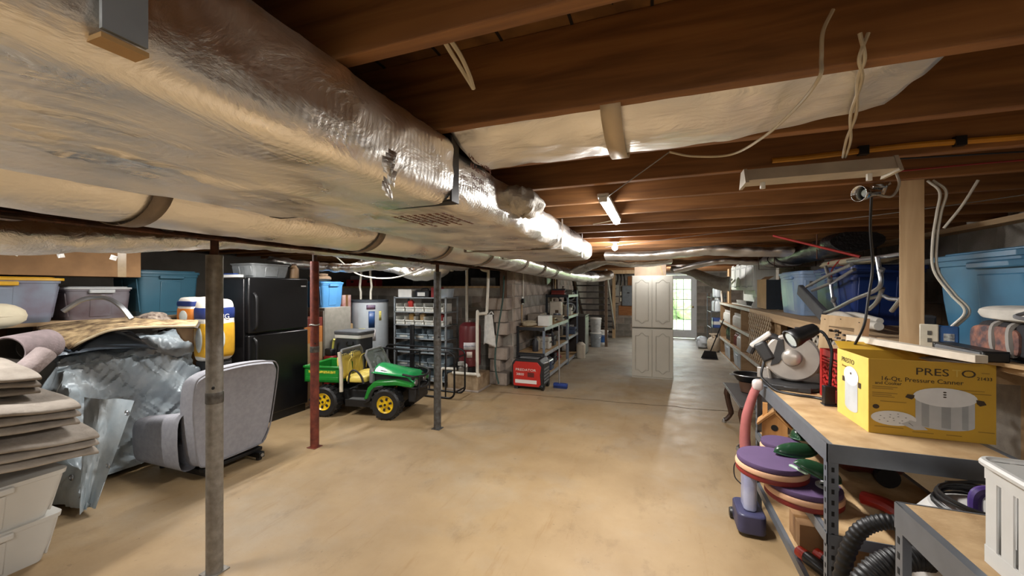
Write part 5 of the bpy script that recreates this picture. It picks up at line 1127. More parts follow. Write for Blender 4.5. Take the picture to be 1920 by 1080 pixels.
bk = [(1117, 649, 'grey white lidded bucket below the stairs', '#aab3ba', 0), (1129, 643, 'blue and white lidded bucket below the stairs', '#33659e', 0)]
def bucket(label, p, z, m_, band=None):
    t = E('lidded_bucket', label, 'bucket', (p[0], p[1], z), 0, 'lidded buckets below the stairs'); B().lathe([(.12, 0), (.125, .01), (.145, .33), (.15, .335), (.15, .36)], 24).build('bucket_body', m_, t); B().lathe([(.155, .355), (.155, .375), (.14, .385), (.0, .385)], 24).build('lid', WHITEP, t)
    if band: B().lathe([(.131, .06), (.143, .26)], 24, cap=False).build('label_band', band, t)
    B().tube([(.152*math.cos(a), .152*math.sin(a), .3-.08*abs(math.sin(a))) for a in [-2.6+k*.2 for k in range(14)]], .004, 6).build('bail_handle', ALU, t); return t
q = at_z(1117, 650); bucket('grey bucket under another bucket below the stairs', q, 0, mat('bucket_grey', '#9aa3aa', .45)); bucket('white bucket stacked on the grey bucket below stairs', q, .387, mat('bucket_white', '#c3c6c6', .45))
q = at_z(1130, 645); bucket('white bucket with blue label band below the stairs', q, 0, WHITEP, mat('label_blue', '#2e5fa0', .5))
t = E('cream_canister', 'cream canister on the floor of the tall rack end', 'canister', (-1.72, 8.7, .0)); B().lathe([(.09, 0), (.1, .02), (.1, .3), (.06, .34), (.03, .36)], 20).build('body', mat('cream_can', '#cfc5b4', .45), t); B().cyl((0, 0, .35), (0, 0, .4), .03, 12).build('cap', BLACKP, t)
t.location = (-1.58, 8.75, 0)

# ---- generator
t = E('generator', 'red and black portable inverter generator on the floor before racks', 'generator', (-2.10, 5.70, 0)); RED = mat('generator_red', '#b3241c', .4, var=.05); GB = mat('generator_black', '#1d1c1d', .5, var=.12)
GW, GD, GH = .5, .40, .47
B().prism([(.0, .08), (.02, .04), (GW-.02, .04), (GW, .08), (GW, .40), (GW-.06, GH), (.06, GH), (0, .40)], .012, GD, 'xz').build('black_body', GB, t, bevel=.008)
B().prism([(.025, .07), (.04, .055), (GW-.07, .055), (GW-.035, .1), (GW-.05, .24), (GW-.03, .36), (GW-.09, .43), (.06, .43), (.02, .37)], .0, .014, 'xz').build('red_panel', RED, t, bevel=.006)
B().tube(bez([(.08, .2, GH-.01), (.10, .2, GH+.03), (.4, .2, GH+.03), (.42, .2, GH-.01)], 5), .018, 10).build('carry_handle', GB, t)
B().bb(.1, .4, .08, .32, GH-.005, GH+.012).build('top_cap', mat('generator_grey', '#6f6f70', .5), t, bevel=.01)
gw = mat('generator_white', '#d5cfca', .5, var=0)
text('brand_print', 'PREDATOR', .052, gw, t, (.225, -.002, .305), F, sx=1.25); text('model_print', '3800', .052, gw, t, (.135, -.002, .235), F, sx=1.25)
B().bb(.055, .40, -.0015, 0, .10, .155).build('white_label', gw, t, smooth=False); B().bb(.255, .36, -.0012, 0, .20, .27).build('dark_patch', mat('panel_dark_red', '#5c1714', .5), t, smooth=False)
for k in range(5): B().bb(GW, GW+.006, .06, .34, .10+k*.05, .13+k*.05).build('vent_slat', mat('vent_grey', '#6d6d6e', .5), t, bevel=.003)
for y in (.05, .34): B().lathe([(.05, 0), (.055, .01), (.055, .035), (.045, .04)], 20, Matrix.Translation((GW-.035, y, .055)) @ Matrix.Rotation(R(90), 4, 'Y')).build('wheel', BLACKP, t)
for x in (.06,): B().bb(x-.03, x+.03, .03, .35, 0, .042).build('foot', GB, t, bevel=.004)
B().tube(bez([(GW-.03, .05, .40), (GW+.06, .05, .44), (GW+.07, .2, .44), (GW+.06, .34, .44), (GW-.03, .34, .40)], 5), .012, 8).build('pull_handle', ALU, t)
t = E('push_broom', 'push broom with blue head standing beside the generator', 'broom', (-1.40, 6.0, 0)); B().bb(-.11, .11, -.04, .04, .03, .075).build('head', mat('broom_blue', '#25408a', .5), t, bevel=.008); B().bb(-.105, .105, -.035, .035, 0, .032).build('bristles', mat('bristle_blue', '#1d2d5c', .9), t, smooth=False); B().cyl((-.02, .0, .07), (-.035, .04, 1.0), .012, 10).build('handle', ALU, t)
# ================================================================ left side: totes, tarp, chair, refrigerator
t = E('storage_shelf', 'rough wooden storage shelf behind the tarp pile', 'shelving', (-5.6, .5, 0)); SHZ = 1.27
B().bb(0, .75, 0, 2.5, SHZ-.03, SHZ).build('shelf_board', PINEX, t, smooth=False); B().bb(0, .75, 0, 2.5, .5, .53).build('shelf_board', PINEX, t, smooth=False)
for x in (0, .69):
    for y in (0, 1.2, 2.44): B().bb(x, x+.06, y, y+.06, 0, SHZ-.03).build('leg', BROWNW, t, smooth=False)
CLR = mat('clear_tote_plastic', '#6d6370', .3, var=.2, scale=5, c2='#7b8594')
tote('clear_tote', 'cloudy clear tote with yellow lid on the storage shelf', CLR, (-5.08, 1.42, SHZ), (.5, .86, .38), lidm=mat('yellow_lid', '#d0a021', .45), handle=True)
tote('clear_tote', 'cloudy clear tote with white lid beside the yellow-lidded tote', mat('clear_tote_dark', '#57494b', .3, var=.2, scale=5, c2='#6d6a70'), (-5.10, 2.12, SHZ), (.45, .46, .30), lidm=mat('lid_white_clear', '#a7a9a9', .4))
tote('teal_tote', 'dark teal storage tote on the shelf by the refrigerator', mat('teal_plastic', '#2f5566', .4, var=.06, scale=4), (-5.12, 2.68, SHZ), (.5, .56, .47))
t = E('long_carton', 'long brown cardboard carton lying on top of the totes', 'carton', (-5.3, 1.22, 1.665)); B().bb(0, .5, 0, 1.16, 0, .29).build('carton_body', CARD, t, bevel=.003); [B().bb(-.001, .501, y_, y_+.065, -.0, .291).build('tape', mat('clear_tape', '#a08a68', .25), t, smooth=False) for y_ in (.05, .98)]
for y in (.35, .6, .95): B().box(.5015, y, .18, .002, .05, .045, rx=y*3).build('foil_scrap', FOILS, t, smooth=False)
t = E('cream_pillow', 'cream cushion in front of the yellow-lidded tote', 'cushion', (-4.62, 1.42, SHZ-.0)); t.location = (-4.60, 1.30, SHZ-.02); pillow(B(), .22, .5, .2, 2.8, lump=.1).build('cushion_body', mat('cream_cloth', '#c9bfa6', .9, var=.05), t); B().tube([(.11*math.copysign(abs(math.cos(a))**.7, math.cos(a)), .25*math.copysign(abs(math.sin(a))**.7, math.sin(a)), .1) for a in [k*math.pi/12 for k in range(24)]], .006, 6, closed=True).build('piping', mat('cream_cloth', '#c9bfa6', .9), t)
TARP = mat('silver_tarp', '#bcc5ca', .38, .05, var=.06, scale=6, bump=.35, bscale=22, c2='#a3b0b8')
def lerp_profile(P, u):
    x = u*(len(P)-1); i = min(int(x), len(P)-2); f = x-i; return P[i][0]+(P[i+1][0]-P[i][0])*f, P[i][1]+(P[i+1][1]-P[i][1])*f
PROF = [(-4.79, 1.05), (-4.75, 1.14), (-4.62, 1.17), (-4.5, 1.10), (-4.36, 1.02), (-4.27, .95), (-4.22, .80), (-4.19, .55), (-4.17, .3), (-4.15, .05)]
def tarp(u, v):
    x, z = lerp_profile(PROF, u); y = 1.5+1.08*v
    if v < .30:
        k = 1-v/.30; x += (.5*k)*max(0, (u-.35)/.65); 
    if v < .12: z = .04+(z-.04)*(v/.12)**.5
    y += .06*math.sin(u*9)*max(0, .2-v)*3
    c = .10*(ridged(x*1.1+3, y*1.1+z*1.0, 2.3, z)-.85)+.05*(ridged(x*2.3+9, y*2.3-z*2, 2.6, z*3)-.85)
    top = max(0, min(1, (z-.4)/.5))
    return (x+c*(.9 if u > .5 else .2)+.05*u*nz(y*6, z*2, 4), y+c*.5*(1 if v < .15 else .2), max(.012, z+c*(.25+.75*top)))
t = E('silver_tarp', 'crumpled silver grey tarpaulin draped over a stored machine', 'tarp', (-4.3, 2.2, 0))
keep(B().grid(tarp, 110, 120).build('tarp_sheet', TARP, t, angle=28), t)
for (u, v) in ((.62, .02), (.80, .02), (.95, .03)):
    p = Vector(tarp(u, v)); q = Vector(tarp(u+.01, v)); B().tube([p+Vector((-.0+.018*math.cos(a), -.012, .018*math.sin(a))) for a in [k*math.pi/8 for k in range(16)]], .005, 6, closed=True).build('grommet', ALU, t).location = -Vector(t.location)
# machine under the tarp shows as a dark block below the sheet
fl_ = E('tarp_flap', 'loose silver tarp flap with eyelets hanging beside the grey chair', 'tarp', (-3.7, 1.7, 0))
def flap(u, v):
    a, b_, c, d = at_d(158, 745, 2.95), at_d(252, 752, 2.95), at_d(255-75, 950, 2.72), at_d(150, 962, 2.68)
    p = a.lerp(b_, u).lerp(d.lerp(c, u), v); k = .03*math.sin(u*6+v*2)+.03*(ridged(u*2, v*2, 1.2)-.8); return (p.x+k, p.y-k*.5, max(.015, p.z))
keep(B().grid(flap, 24, 40).build('flap_sheet', TARP, fl_, angle=30), fl_)
for (u, v) in ((.95, .12), (.93, .62)):
    p = Vector(flap(u, v)); keep(B().tube([p+Vector((.016*math.cos(a)+.01, -.012, .016*math.sin(a))) for a in [k*math.pi/8 for k in range(16)]], .005, 6, closed=True).build('eyelet', ALU, fl_), fl_)
mc = E('stored_machine', 'dark stored machine hidden beneath the silver tarp', 'machine', (-4.55, 2.02, 0)); pillow(B(), .42, .78, .8, 6, lump=.02).build('machine_body', mat('machine_dark', '#26282c', .6), mc)
for y in (-.25, .25): B().lathe([(.1, -.05), (.12, -.04), (.12, .04), (.1, .05)], 20, Matrix.Translation((.2, y, .12)) @ Matrix.Rotation(R(90), 4, 'Y')).build('wheel', BLACKP, mc)
# clear plastic sheet and a second tarp hump behind
hp = B().tube(bez([at_d(118, 584, 3.28), at_d(155, 562, 3.35), at_d(195, 558, 3.4), at_d(225, 573, 3.4), at_d(247, 598, 3.4)], 8), .020, 8).build('metal_hoop', ALU); T(hp, 'grey metal hoop bar standing out of the tarps', 'hoop')
# carpet remnant lying over the tarp
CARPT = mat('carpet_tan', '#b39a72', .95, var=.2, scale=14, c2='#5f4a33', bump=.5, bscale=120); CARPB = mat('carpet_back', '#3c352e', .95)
t = E('carpet_remnant', 'tan and brown patterned carpet remnant folded over the tarp', 'carpet', tuple(at_d(220, 610, 3.4)))
cols = [[(70, 615, 3.25), (78, 628, 3.1), (128, 655, 3.0)], [(150, 601, 3.45), (140, 622, 3.2), (150, 640, 3.05)], [(235, 597, 3.6), (230, 606, 3.35), (200, 618, 3.15)], [(300, 600, 3.7), (295, 607, 3.5), (270, 612, 3.3)], [(372, 602, 3.8), (370, 608, 3.6), (366, 613, 3.4)]]
G_ = [[at_d(*p) for p in c] for c in cols]
def carp(u, v):
    x = u*4; i = min(3, int(x)); f = x-i; f = f*f*(3-2*f)*.5+f*.5
    def colp(c):
        a, b_, d = c; return (a*(1-v)**2+b_*2*v*(1-v)+d*v*v)
    p = colp(G_[i]).lerp(colp(G_[i+1]), f); return p+Vector((0, 0, .012*nz(u*6, v*6)))
keep(B().grid(carp, 50, 16).build('carpet_pile', CARPT, t, solid=.014), t)
keep(B().grid(lambda u, v: carp(u, v)+Vector((-.02, .03, -.016)), 30, 10).build('carpet_backing', CARPB, t, solid=.006), t)
keep(B().tube(bez([at_d(132, 652, 3.02), at_d(170, 633, 3.08), at_d(215, 618, 3.15), at_d(290, 613, 3.3), at_d(366, 612, 3.4)], 8), .010, 8).build('bound_edge', mat('carpet_edge', '#c3b293', .9), t), t)
t = E('grey_tarp', 'smooth blue grey tarp hump behind the carpet remnant', 'tarp', (-4.6, 1.7, 1.0))
from mathutils.bvhtree import BVHTree
def tree(fn, nu, nv):
    b = B().grid(fn, nu, nv); return BVHTree.FromPolygons([Vector(v) for v in b.v], b.f)
_low, _up = tree(tarp, 110, 120), tree(lambda u, v: carp(u, v)+Vector((-.02, .03, -.016)), 30, 10); _up2 = tree(carp, 50, 16)
def hump(u, v):
    x = -4.80+.58*u; y = 1.22+1.0*v; e = math.sin(math.pi*v)**.6*math.sin(math.pi*min(1, u*.95+.03))**.5
    z = 1.0+.27*e*(.75+.35*v)+.04*(ridged(x*1.4, y*1.4, 2)-.8)*e
    lo = [h[0].z for dx in (-.02, 0, .02) for dy in (-.02, 0, .02) for h in [_low.ray_cast(Vector((x+dx, y+dy, 3)), Vector((0, 0, -1)))] if h[0]]
    hi = [h[0].z for t_ in (_up, _up2) for dx in (-.025, 0, .025) for dy in (-.025, 0, .025) for h in [t_.ray_cast(Vector((x+dx, y+dy, .3)), Vector((0, 0, 1)))] if h[0]]
    if lo: z = max(z, max(lo)+.016)
    if hi: z = min(z, min(hi)-.022)
    if lo and hi and min(hi)-max(lo) < .04: z = (min(hi)+max(lo))/2-.003
    return (x, y, z)
keep(B().grid(hump, 50, 70).build('tarp_sheet', mat('bluegrey_tarp', '#66727f', .35, .1, var=.08, scale=5), t, angle=40), t)
t = E('patterned_throw', 'brown and white patterned cloth heaped behind the carpet remnant', 'cloth', (-4.665, 2.40, 1.15)); pillow(B(), .28, .28, .17, 2.4, lump=.3, sd=9).build('cloth_heap', mat('brown_print_cloth', '#4c3a33', .9, scale=22, c2='#a79a8b'), t)
# carpet rolls
def roll(label, p0, p1, r, m_):
    t = E('carpet_roll', label, 'carpet roll', tuple((p0+p1)/2), group='carpet rolls by the tarp'); K = Vector(t.location); ax = (p1-p0).normalized(); M_ = Matrix.Translation(p0-K) @ ax.to_track_quat('Z', 'Y').to_matrix().to_4x4(); Ln = (p1-p0).length
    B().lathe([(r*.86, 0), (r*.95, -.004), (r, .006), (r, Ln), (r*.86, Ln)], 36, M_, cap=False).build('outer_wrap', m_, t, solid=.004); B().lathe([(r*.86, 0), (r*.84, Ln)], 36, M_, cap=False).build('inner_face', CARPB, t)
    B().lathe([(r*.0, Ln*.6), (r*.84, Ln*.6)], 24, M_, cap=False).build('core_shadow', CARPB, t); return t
RG = mat('carpet_mauve', '#8d7f80', .95, var=.1, scale=20, bump=.4, bscale=90)
roll('thick mauve grey carpet roll with open end beside the tarp', at_d(14, 661, 2.55), at_d(88, 645, 2.82), .105, RG); roll('thin mauve grey carpet roll under the thick roll', at_d(46, 696, 2.52), at_d(85, 662, 2.64), .058, mat('carpet_mauve_light', '#a39593', .95, var=.1, scale=20, bump=.4))
# moving blankets over stacked tubs
QM = mat('quilted_grey', '#a0978c', .95, var=.12, scale=9, c2='#8a8177', bump=.7, bscale=22); QD = mat('quilt_edge', '#5f5850', .95)
t = E('black_crate', 'black plastic crate standing behind the stacked white tubs', 'crate', (-4.25, 1.12, 0)); B().bb(-.2, .2, -.18, .26, 0, .93).build('crate_body', BLACKP, t, bevel=.012); B().bb(-.21, .21, -.19, .27, .91, .955).build('rim', BLACKP, t, bevel=.008)
def blanket(label, cx, cy, cz, W, D, H_, rx, ry, rz):
    t = E('moving_blanket', label, 'blanket', (cx, cy, cz), rot=(rx, ry, rz), group='folded moving blankets on the tubs'); n_ = 3
    for k in range(n_):
        w_ = W*(1-.04*k)
        def fn(u, v, k=k, w_=w_):
            a = 2*math.pi*u; c, s = math.cos(a), math.sin(a); e = .45
            x = w_/2*math.copysign(abs(c)**e, c); h = H_/n_*.52*math.copysign(abs(s)**.8, s); y = (v-.5)*D
            return (x+.012*nz(x*5, y*6, k), y+.02*nz(x*3, k*5, 2), k*H_/n_*.96+H_/n_*.5+h+.016*nz(x*4+k, y*4, 3)+.026*math.sin(x*4+.5)-.014*math.sin(y*5))
        B().grid(fn, 36, 26, True).build('folded_layer', QM, t, angle=50)
    return t
blanket('grey quilted moving blanket folded lowest on the white tubs', -3.53, 1.00, .640, .74, .70, .14, R(-5), R(13), R(4)); blanket('grey quilted moving blanket in the middle of the heap', -3.57, .98, .822, .72, .60, .14, R(-5), R(13), R(6)); blanket('grey quilted moving blanket rolled on top of the heap', -3.66, .93, 1.008, .6, .52, .12, R(-5), R(13), R(1))
WT = mat('tub_white', '#c3c1bb', .5, var=.04, scale=3)
t = tote('white_tub', 'white plastic tub standing on the floor beneath another tub', WT, (-3.52, .92, 0), (.54, .66, .27), lid=False, taper=.8); t = tote('white_tub', 'white plastic tub stacked on another tub under the blankets', WT, (-3.51, .90, .255), (.58, .72, .27), lid=False, taper=.8)
# ---- grey upholstered chair, back towards the aisle
UP = mat('grey_upholstery', '#94949a', .9, var=.04, scale=30, bump=.2, bscale=160, c2='#8a8a91')
t = E('swivel_armchair', 'grey upholstered armchair on black base turned towards the tarp', 'armchair', (-3.72, 2.35, 0))
def slab(prof, thick, flare):                          # back panel: rounded outline in yz, thickness in x
    b = B(); n = len(prof)
    for s, sh in ((0, .94), (.35, 1), (.75, 1), (1, .95)):
        for y, z in prof: b.v.append((thick*s+flare*(z-.12), y*sh, .12+(z-.12)*(1-(1-sh)*.6)))
    for i in range(3):
        for j in range(n): b.f.append((i*n+j, i*n+(j+1) % n, (i+1)*n+(j+1) % n, (i+1)*n+j))
    b.f.append(tuple(range(n))); b.f.append(tuple(3*n+j for j in range(n))[::-1]); return b
outl = [(-.25, .12), (.20, .13), (.27, .16), (.33, .28), (.375, .55), (.40, .76), (.39, .83), (.33, .875), (.1, .895), (-.15, .885), (-.27, .86), (-.33, .80), (-.345, .6), (-.32, .3), (-.29, .15)]
outl = [(p.x, p.y) for p in bez([(a, b_, 0) for a, b_ in outl+[outl[0]]], 5)[:-1]]
slab(outl, .17, .03).build('backrest', UP, t, loc=(.13, 0, 0), angle=50)
for s, L_ in ((-1, 1), (1, 1)):
    def arm(u, v, s=s):
        a = 2*math.pi*u; x = .22-.62*v; h = .56-.10*v; w_ = .085; c, q = math.cos(a), math.sin(a)
        zz = .10+(h-.10)*(.5+.5*math.copysign(abs(q)**.45, q)); yy = s*.30+w_*math.copysign(abs(c)**.6, c)*(1 if zz > .3 else 1-.25*(1-zz/.3))
        k = 1 if v < .93 else 1-.4*((v-.93)/.07)**2
        return (x, s*.30+(yy-s*.30)*k, .10+(zz-.10)*(k*.5+.5))
    B().grid(arm, 24, 20, True).add([arm(k/24, 1) for k in range(24)], [tuple(range(24))]).build('armrest', UP, t, angle=50)
pillow(B(), .56, .46, .18, 5, .26).build('seat', UP, t, loc=(-.10, 0, 0)); B().bb(-.34, .2, -.27, .27, .11, .28).build('seat_box', UP, t, bevel=.02)
B().tube([(.14+.17+.03*(z-.12), y*.98, z) for y, z in outl], .006, 6, closed=True).build('piping', mat('piping_grey', '#828186', .9), t)
for s in (-1, 1): B().box(.02, s*.2, .05, .70, .05, .05).build('base_runner', BLACKM, t, bevel=.004)
for x in (-.25, .28): B().box(x, 0, .085, .06, .5, .03).build('base_cross_bar', BLACKM, t, bevel=.004)
B().cyl((.372, -.2, .05), (.376, -.2, .05), .015, 12).build('bolt', ALU, t); B().cyl((.372, .2, .05), (.376, .2, .05), .015, 12).build('bolt', ALU, t)
for x in (-.3, .33):
    for s in (-1, 1): B().lathe([(.02, 0), (.025, .005), (.025, .026)], 10, Matrix.Translation((x, s*.2, 0))).build('glide', BLACKP, t)

# ---- black refrigerator
t = E('refrigerator', 'black top-freezer refrigerator standing behind the rust red post', 'refrigerator', (-4.19, 3.03, 0)); FB = mat('fridge_black', '#131315', .3, var=.25, scale=200, bump=.12, bscale=260); FW = .79
B().bb(-.70, -.075, 0, FW, .04, 1.665).build('cabinet', mat('fridge_side', '#1a191b', .32, var=.2), t, bevel=.008)
for z0, z1 in ((.09, 1.035), (1.055, 1.68)): d_ = B().bb(-.068, 0, .003, FW-.003, z0, z1).build('door', FB, t, bevel=.015)
for z0, z1 in ((.55, 1.0), (1.09, 1.50)): B().tube(bez([(.005, .06, z0), (.045, .06, z0+.05), (.05, .06, (z0+z1)/2), (.045, .06, z1-.05), (.005, .06, z1)], 6), .014, 10).build('door_handle', BLACKP, t)
B().bb(-.66, -.02, .03, FW-.03, 0, .09).build('kick_grille', BLACKP, t, smooth=False); B().bb(0, .003, FW-.11, FW-.04, 1.575, 1.59).build('badge', mat('badge_white', '#c9c9c9', .4), t, smooth=False)
B().bb(-.67, -.09, -.002, .0, .5, .9).build('side_sticker', mat('side_dull', '#1e1c1d', .5), t, smooth=False)
tote('clear_bin', 'shallow clear storage bin on top of the black refrigerator', mat('clear_grey_bin', '#7e8284', .3, var=.2, scale=8), (-4.42, 3.35, 1.68), (.38, .48, .16), handle=False)
t = E('paper_stack', 'stack of papers with blue folder on the refrigerator top', 'papers', (-4.55, 3.03, 1.68)); B().bb(-.12, .2, -.0, .06, 0, .03).build('papers', WHITEP, t, smooth=False); B().bb(-.1, .12, .002, .06, .03, .045).build('blue_folder', mat('folder_blue', '#27407c', .5), t, smooth=False)
t = E('water_bottle', 'tan plastic bottle on the refrigerator by the foil duct', 'bottle', (-4.32, 3.72, 1.68)); B().lathe([(.05, 0), (.055, .01), (.055, .12), (.03, .155), (.025, .17)], 18).build('bottle_body', mat('tan_bottle', '#a28567', .5), t); B().cyl((0, 0, .165), (0, 0, .185), .028, 12).build('cap', BROWNW, t)
# nappy packs between tarp and refrigerator
def pack(label, loc, W, D, H_, orient, rz):
    t = E('diaper_pack', label, 'pack', loc, rz, 'nappy packs by the refrigerator'); OR = mat('pack_orange', '#c9772b', .4, var=.08); NV = mat('pack_navy', '#1f2f66', .4)
    pillow(B(), W, D, H_, 7, lump=.05).build('pack_body', mat('pack_white', '#d8d2c8', .4, var=.05), t)
    pillow(B(), W*1.03, D*1.03, H_*.66, 7, H_*.03).build('orange_panel', OR, t); pillow(B(), W*1.035, D*1.035, H_*.22, 7, H_*.66).build('navy_band', NV, t)
    B().ball((W*.52, -.03, H_*.35), (.006, D*.22, H_*.2), 14, 8).build('pale_oval', mat('oval_pale', '#cfd4cf', .5), t); B().ball((.0, -D*.515, H_*.35), (W*.25, .006, H_*.2), 14, 8).build('pale_oval', mat('oval_pale', '#cfd4cf', .5), t)
    return t
a = at_x(352, 608, -4.35); pack('orange nappy pack lying on the tarp by the teal tote', (-4.48, 2.72, 1.168), .26, .30, .30, 0, 0)
pk = pack('tall yellow and white nappy pack beside the galvanised post', (-4.2, 2.69, .83), .2, .29, .62, 0, 0)
text('print', 'HUG', .07, mat('print_white', '#d6d6d6', .5), pk, (.105, .0, .44), (R(90), 0, R(90)))
for o_ in bpy.data.objects:
    if o_.parent == pk and o_.name.startswith('orange_panel'): o_.data = o_.data.copy(); o_.data.materials[0] = mat('pack_yellow', '#d9a42c', .4)
t = E('drawer_unit', 'dark drawer unit carrying the tall nappy pack', 'drawer unit', (-4.16, 2.69, 0)); B().bb(-.15, .02, -.11, .13, 0, .83).build('carcass', mat('unit_dark', '#1f1e20', .6), t, bevel=.006)
for k in range(3): B().bb(.02, .035, -.10, .12, .05+k*.26, .29+k*.26).build('drawer', mat('unit_dark2', '#2a292c', .5), t, bevel=.006)
carton('plain carton standing under the orange nappy pack', CARD, (-4.50, 2.72, 0), (.26, .27, 1.165))
# ---- stack between refrigerator and water heater
t = E('grey_cabinet', 'plain grey steel cabinet below the light blue tote', 'cabinet', (-4.98, 4.25, 0)); B().bb(0, .62, 0, .5, 0, 1.28).build('carcass', mat('cabinet_putty', '#8b877e', .55), t, bevel=.006); B().bb(.32, .61, -.015, 0, .05, 1.24).build('door', mat('cabinet_putty', '#8b877e', .55), t, bevel=.004); B().bb(.01, .3, -.015, 0, .05, 1.24).build('door', mat('cabinet_putty', '#8b877e', .55), t, bevel=.004)
tote('light_blue_tote', 'light blue storage tote on top of the grey steel cabinet', mat('light_blue_plastic', '#4c88bd', .4, var=.05), (-4.64, 4.48, 1.28), (.42, .42, .37))
t = E('paper_bag', 'crumpled brown paper bag on the light blue tote', 'bag', (-4.66, 4.45, 1.655)); pillow(B(), .26, .26, .12, 2.4, lump=.4).build('bag_body', mat('kraft_bag', '#8d765f', .9), t)
carton('red and white printed carton beside the light blue tote', mat('red_white_print', '#b9a9a4', .7, scale=5, c2='#8a3b37'), (-4.66, 4.86, 1.0), (.24, .18, .45)); carton('tan carton standing low behind the red printed carton', CARDL, (-4.66, 4.86, 0), (.3, .2, 1.0))
for k, (z, h, m_, lb) in enumerate([(0, .42, CARD, 'brown carton lowest in the stack behind red post'), (.42, .40, CARDL, 'tan carton in the middle of the stack behind red post'), (.82, .22, mat('orange_box', '#c47a3a', .6), 'orange box in the stack behind the red post'), (1.04, .12, mat('dark_red_box', '#7a2d22', .6), 'dark red box topmost in the stack behind the red post')]): carton(lb, m_, (-4.52, 4.04, z), (.36, .3, h))
t = E('grey_bin', 'dark lower storage bin under the black cooler', 'bin', (-4.08, 4.52, 0)); B().prism(rrect(.44, .34, .04), 0, .6).build('bin_body', BLACKP, t, bevel=.01); B().prism(rrect(.46, .36, .04), .57, .61).build('rim', BLACKP, t, bevel=.006)
t = E('cooler_box', 'charcoal cooler with white lid band and grey lid on dark bin', 'cooler', (-4.08, 4.52, .61)); B().prism(rrect(.42, .32, .05), 0, .24).build('body', mat('cooler_charcoal', '#33363b', .5), t, bevel=.01); B().prism(rrect(.45, .35, .05), .24, .29).build('white_band', WHITEP, t, bevel=.01); B().prism(rrect(.46, .36, .05), .29, .345).build('lid', mat('cooler_lid', '#55585c', .5), t, bevel=.015); B().tube(bez([(.02, -.165, .2), (.02, -.19, .16), (.12, -.19, .16), (.12, -.165, .2)], 4), .008, 6).build('handle', BLACKP, t)
t = E('fuel_can', 'red fuel can with black top behind the red post', 'fuel can', (-4.268, 4.258, 0)); B().bb(-.075, .08, -.06, .06, 0, .62).build('can_body', mat('fuel_red', '#7e1f1b', .45), t, bevel=.025); B().bb(-.065, .065, -.045, .045, .62, .72).build('can_top', BLACKP, t, bevel=.02); B().tube(bez([(.04, 0, .7), (.06, 0, .82), (.09, -.02, .85)], 5), .014, 8).build('spout', mat('spout_yellow', '#c3bb5a', .5), t)
# ---- water heater
WHX, WHY = -4.45, 5.28
t = E('water_heater', 'light grey electric water heater tank with blue label', 'water heater', (WHX, WHY, 0)); HG = mat('heater_grey', '#aab1b7', .4, .1, var=.04)
B().lathe([(.28, .0), (.295, .02), (.295, 1.33)], 40).build('tank', HG, t); B().lathe([(.30, 1.33), (.30, 1.365), (.28, 1.37), (.0, 1.375)], 40).build('top_rim', mat('heater_rim', '#3a4048', .5), t)
def onwall(nm_, a, w_, z0, z1, m_, r=.297, par=None):   # curved patch on the tank facing direction a
    b = B()
    for k in range(7):
        an = a-w_/2+w_*k/6
        for z in (z0, z1): b.v.append((r*math.cos(an), r*math.sin(an), z))
    b.f += [(2*k, 2*k+2, 2*k+3, 2*k+1) for k in range(6)]; return b.build(nm_, m_, par or t, solid=.002)
ad = math.atan2(-WHY, -WHX)
onwall('brand_label', ad+.05, .45, 1.22, 1.29, mat('heater_label', '#3d3f5c', .5, scale=40, c2='#7a5560')); onwall('blue_label', ad+.09, .32, .93, 1.19, mat('heater_blue', '#1e4377', .4)); onwall('energy_label', ad-.42, .36, .73, .92, mat('energy_yellow', '#d7cf68', .6, scale=40, c2='#b9ad45')); onwall('white_label', ad+.05, .5, .72, .90, mat('label_white', '#c9c6c8', .6)); onwall('yellow_strip', ad+.55, .14, 1.04, 1.19, mat('strip_yellow', '#cfc56b', .6)); onwall('access_panel', ad+.08, .36, .30, .52, mat('heater_panel', '#4a5a70', .5))
for s, hh in ((-1, 2.055), (1, 2.055)):
    wq = B().tube([(WHX+s*.1, WHY-.1, 1.375), (WHX+s*.1, WHY-.1, 1.5), (WHX+s*.12, WHY-.1, 1.58), (WHX+s*.09, WHY-.1, 1.8), (WHX+s*.09, WHY-.1, 2.05)], .018, 10).build('supply_pipe', PVC); T(wq, 'white pipe rising from water heater top, cold side' if s < 0 else 'white pipe rising from water heater top, hot side', 'pipe')
wq = B().tube([(WHX-.06, WHY-.31, .0), (WHX-.06, WHY-.31, .66), (WHX+.22, WHY-.31, .67), (WHX+.22, WHY-.31, .52)], .014, 10).build('drain_pipe', PVC); T(wq, 'cream drain pipe bent in front of the water heater', 'pipe')
t = E('white_vent', 'white slatted ceiling fixture above the water heater', 'fixture', (-4.08, 5.31, 1.93)); 
for k in range(3): B().box(0, -.1+k*.06, .02*k+.02, .42, .035, .012).build('slat', WHITEP, t, bevel=.003)
B().bb(-.02, .02, -.115, .06, .05, .128).build('bracket', WHITEP, t)
t = E('red_tool_case', 'long red tool case lying on the half wall ledge', 'tool case', (-5.5, YB+.1, ZB+.035)); B().bb(-.36, .36, -.1, .12, 0, .13).build('case_body', mat('case_red', '#a32a34', .45), t, bevel=.012); B().bb(-.3, .2, -.05, .1, .13, .21).build('grey_tray', mat('tray_grey', '#8b9095', .5), t, bevel=.01)
for x in (-.2, .2): B().bb(x-.03, x+.03, -.11, -.1, .07, .11).build('latch', BLACKP, t, smooth=False)
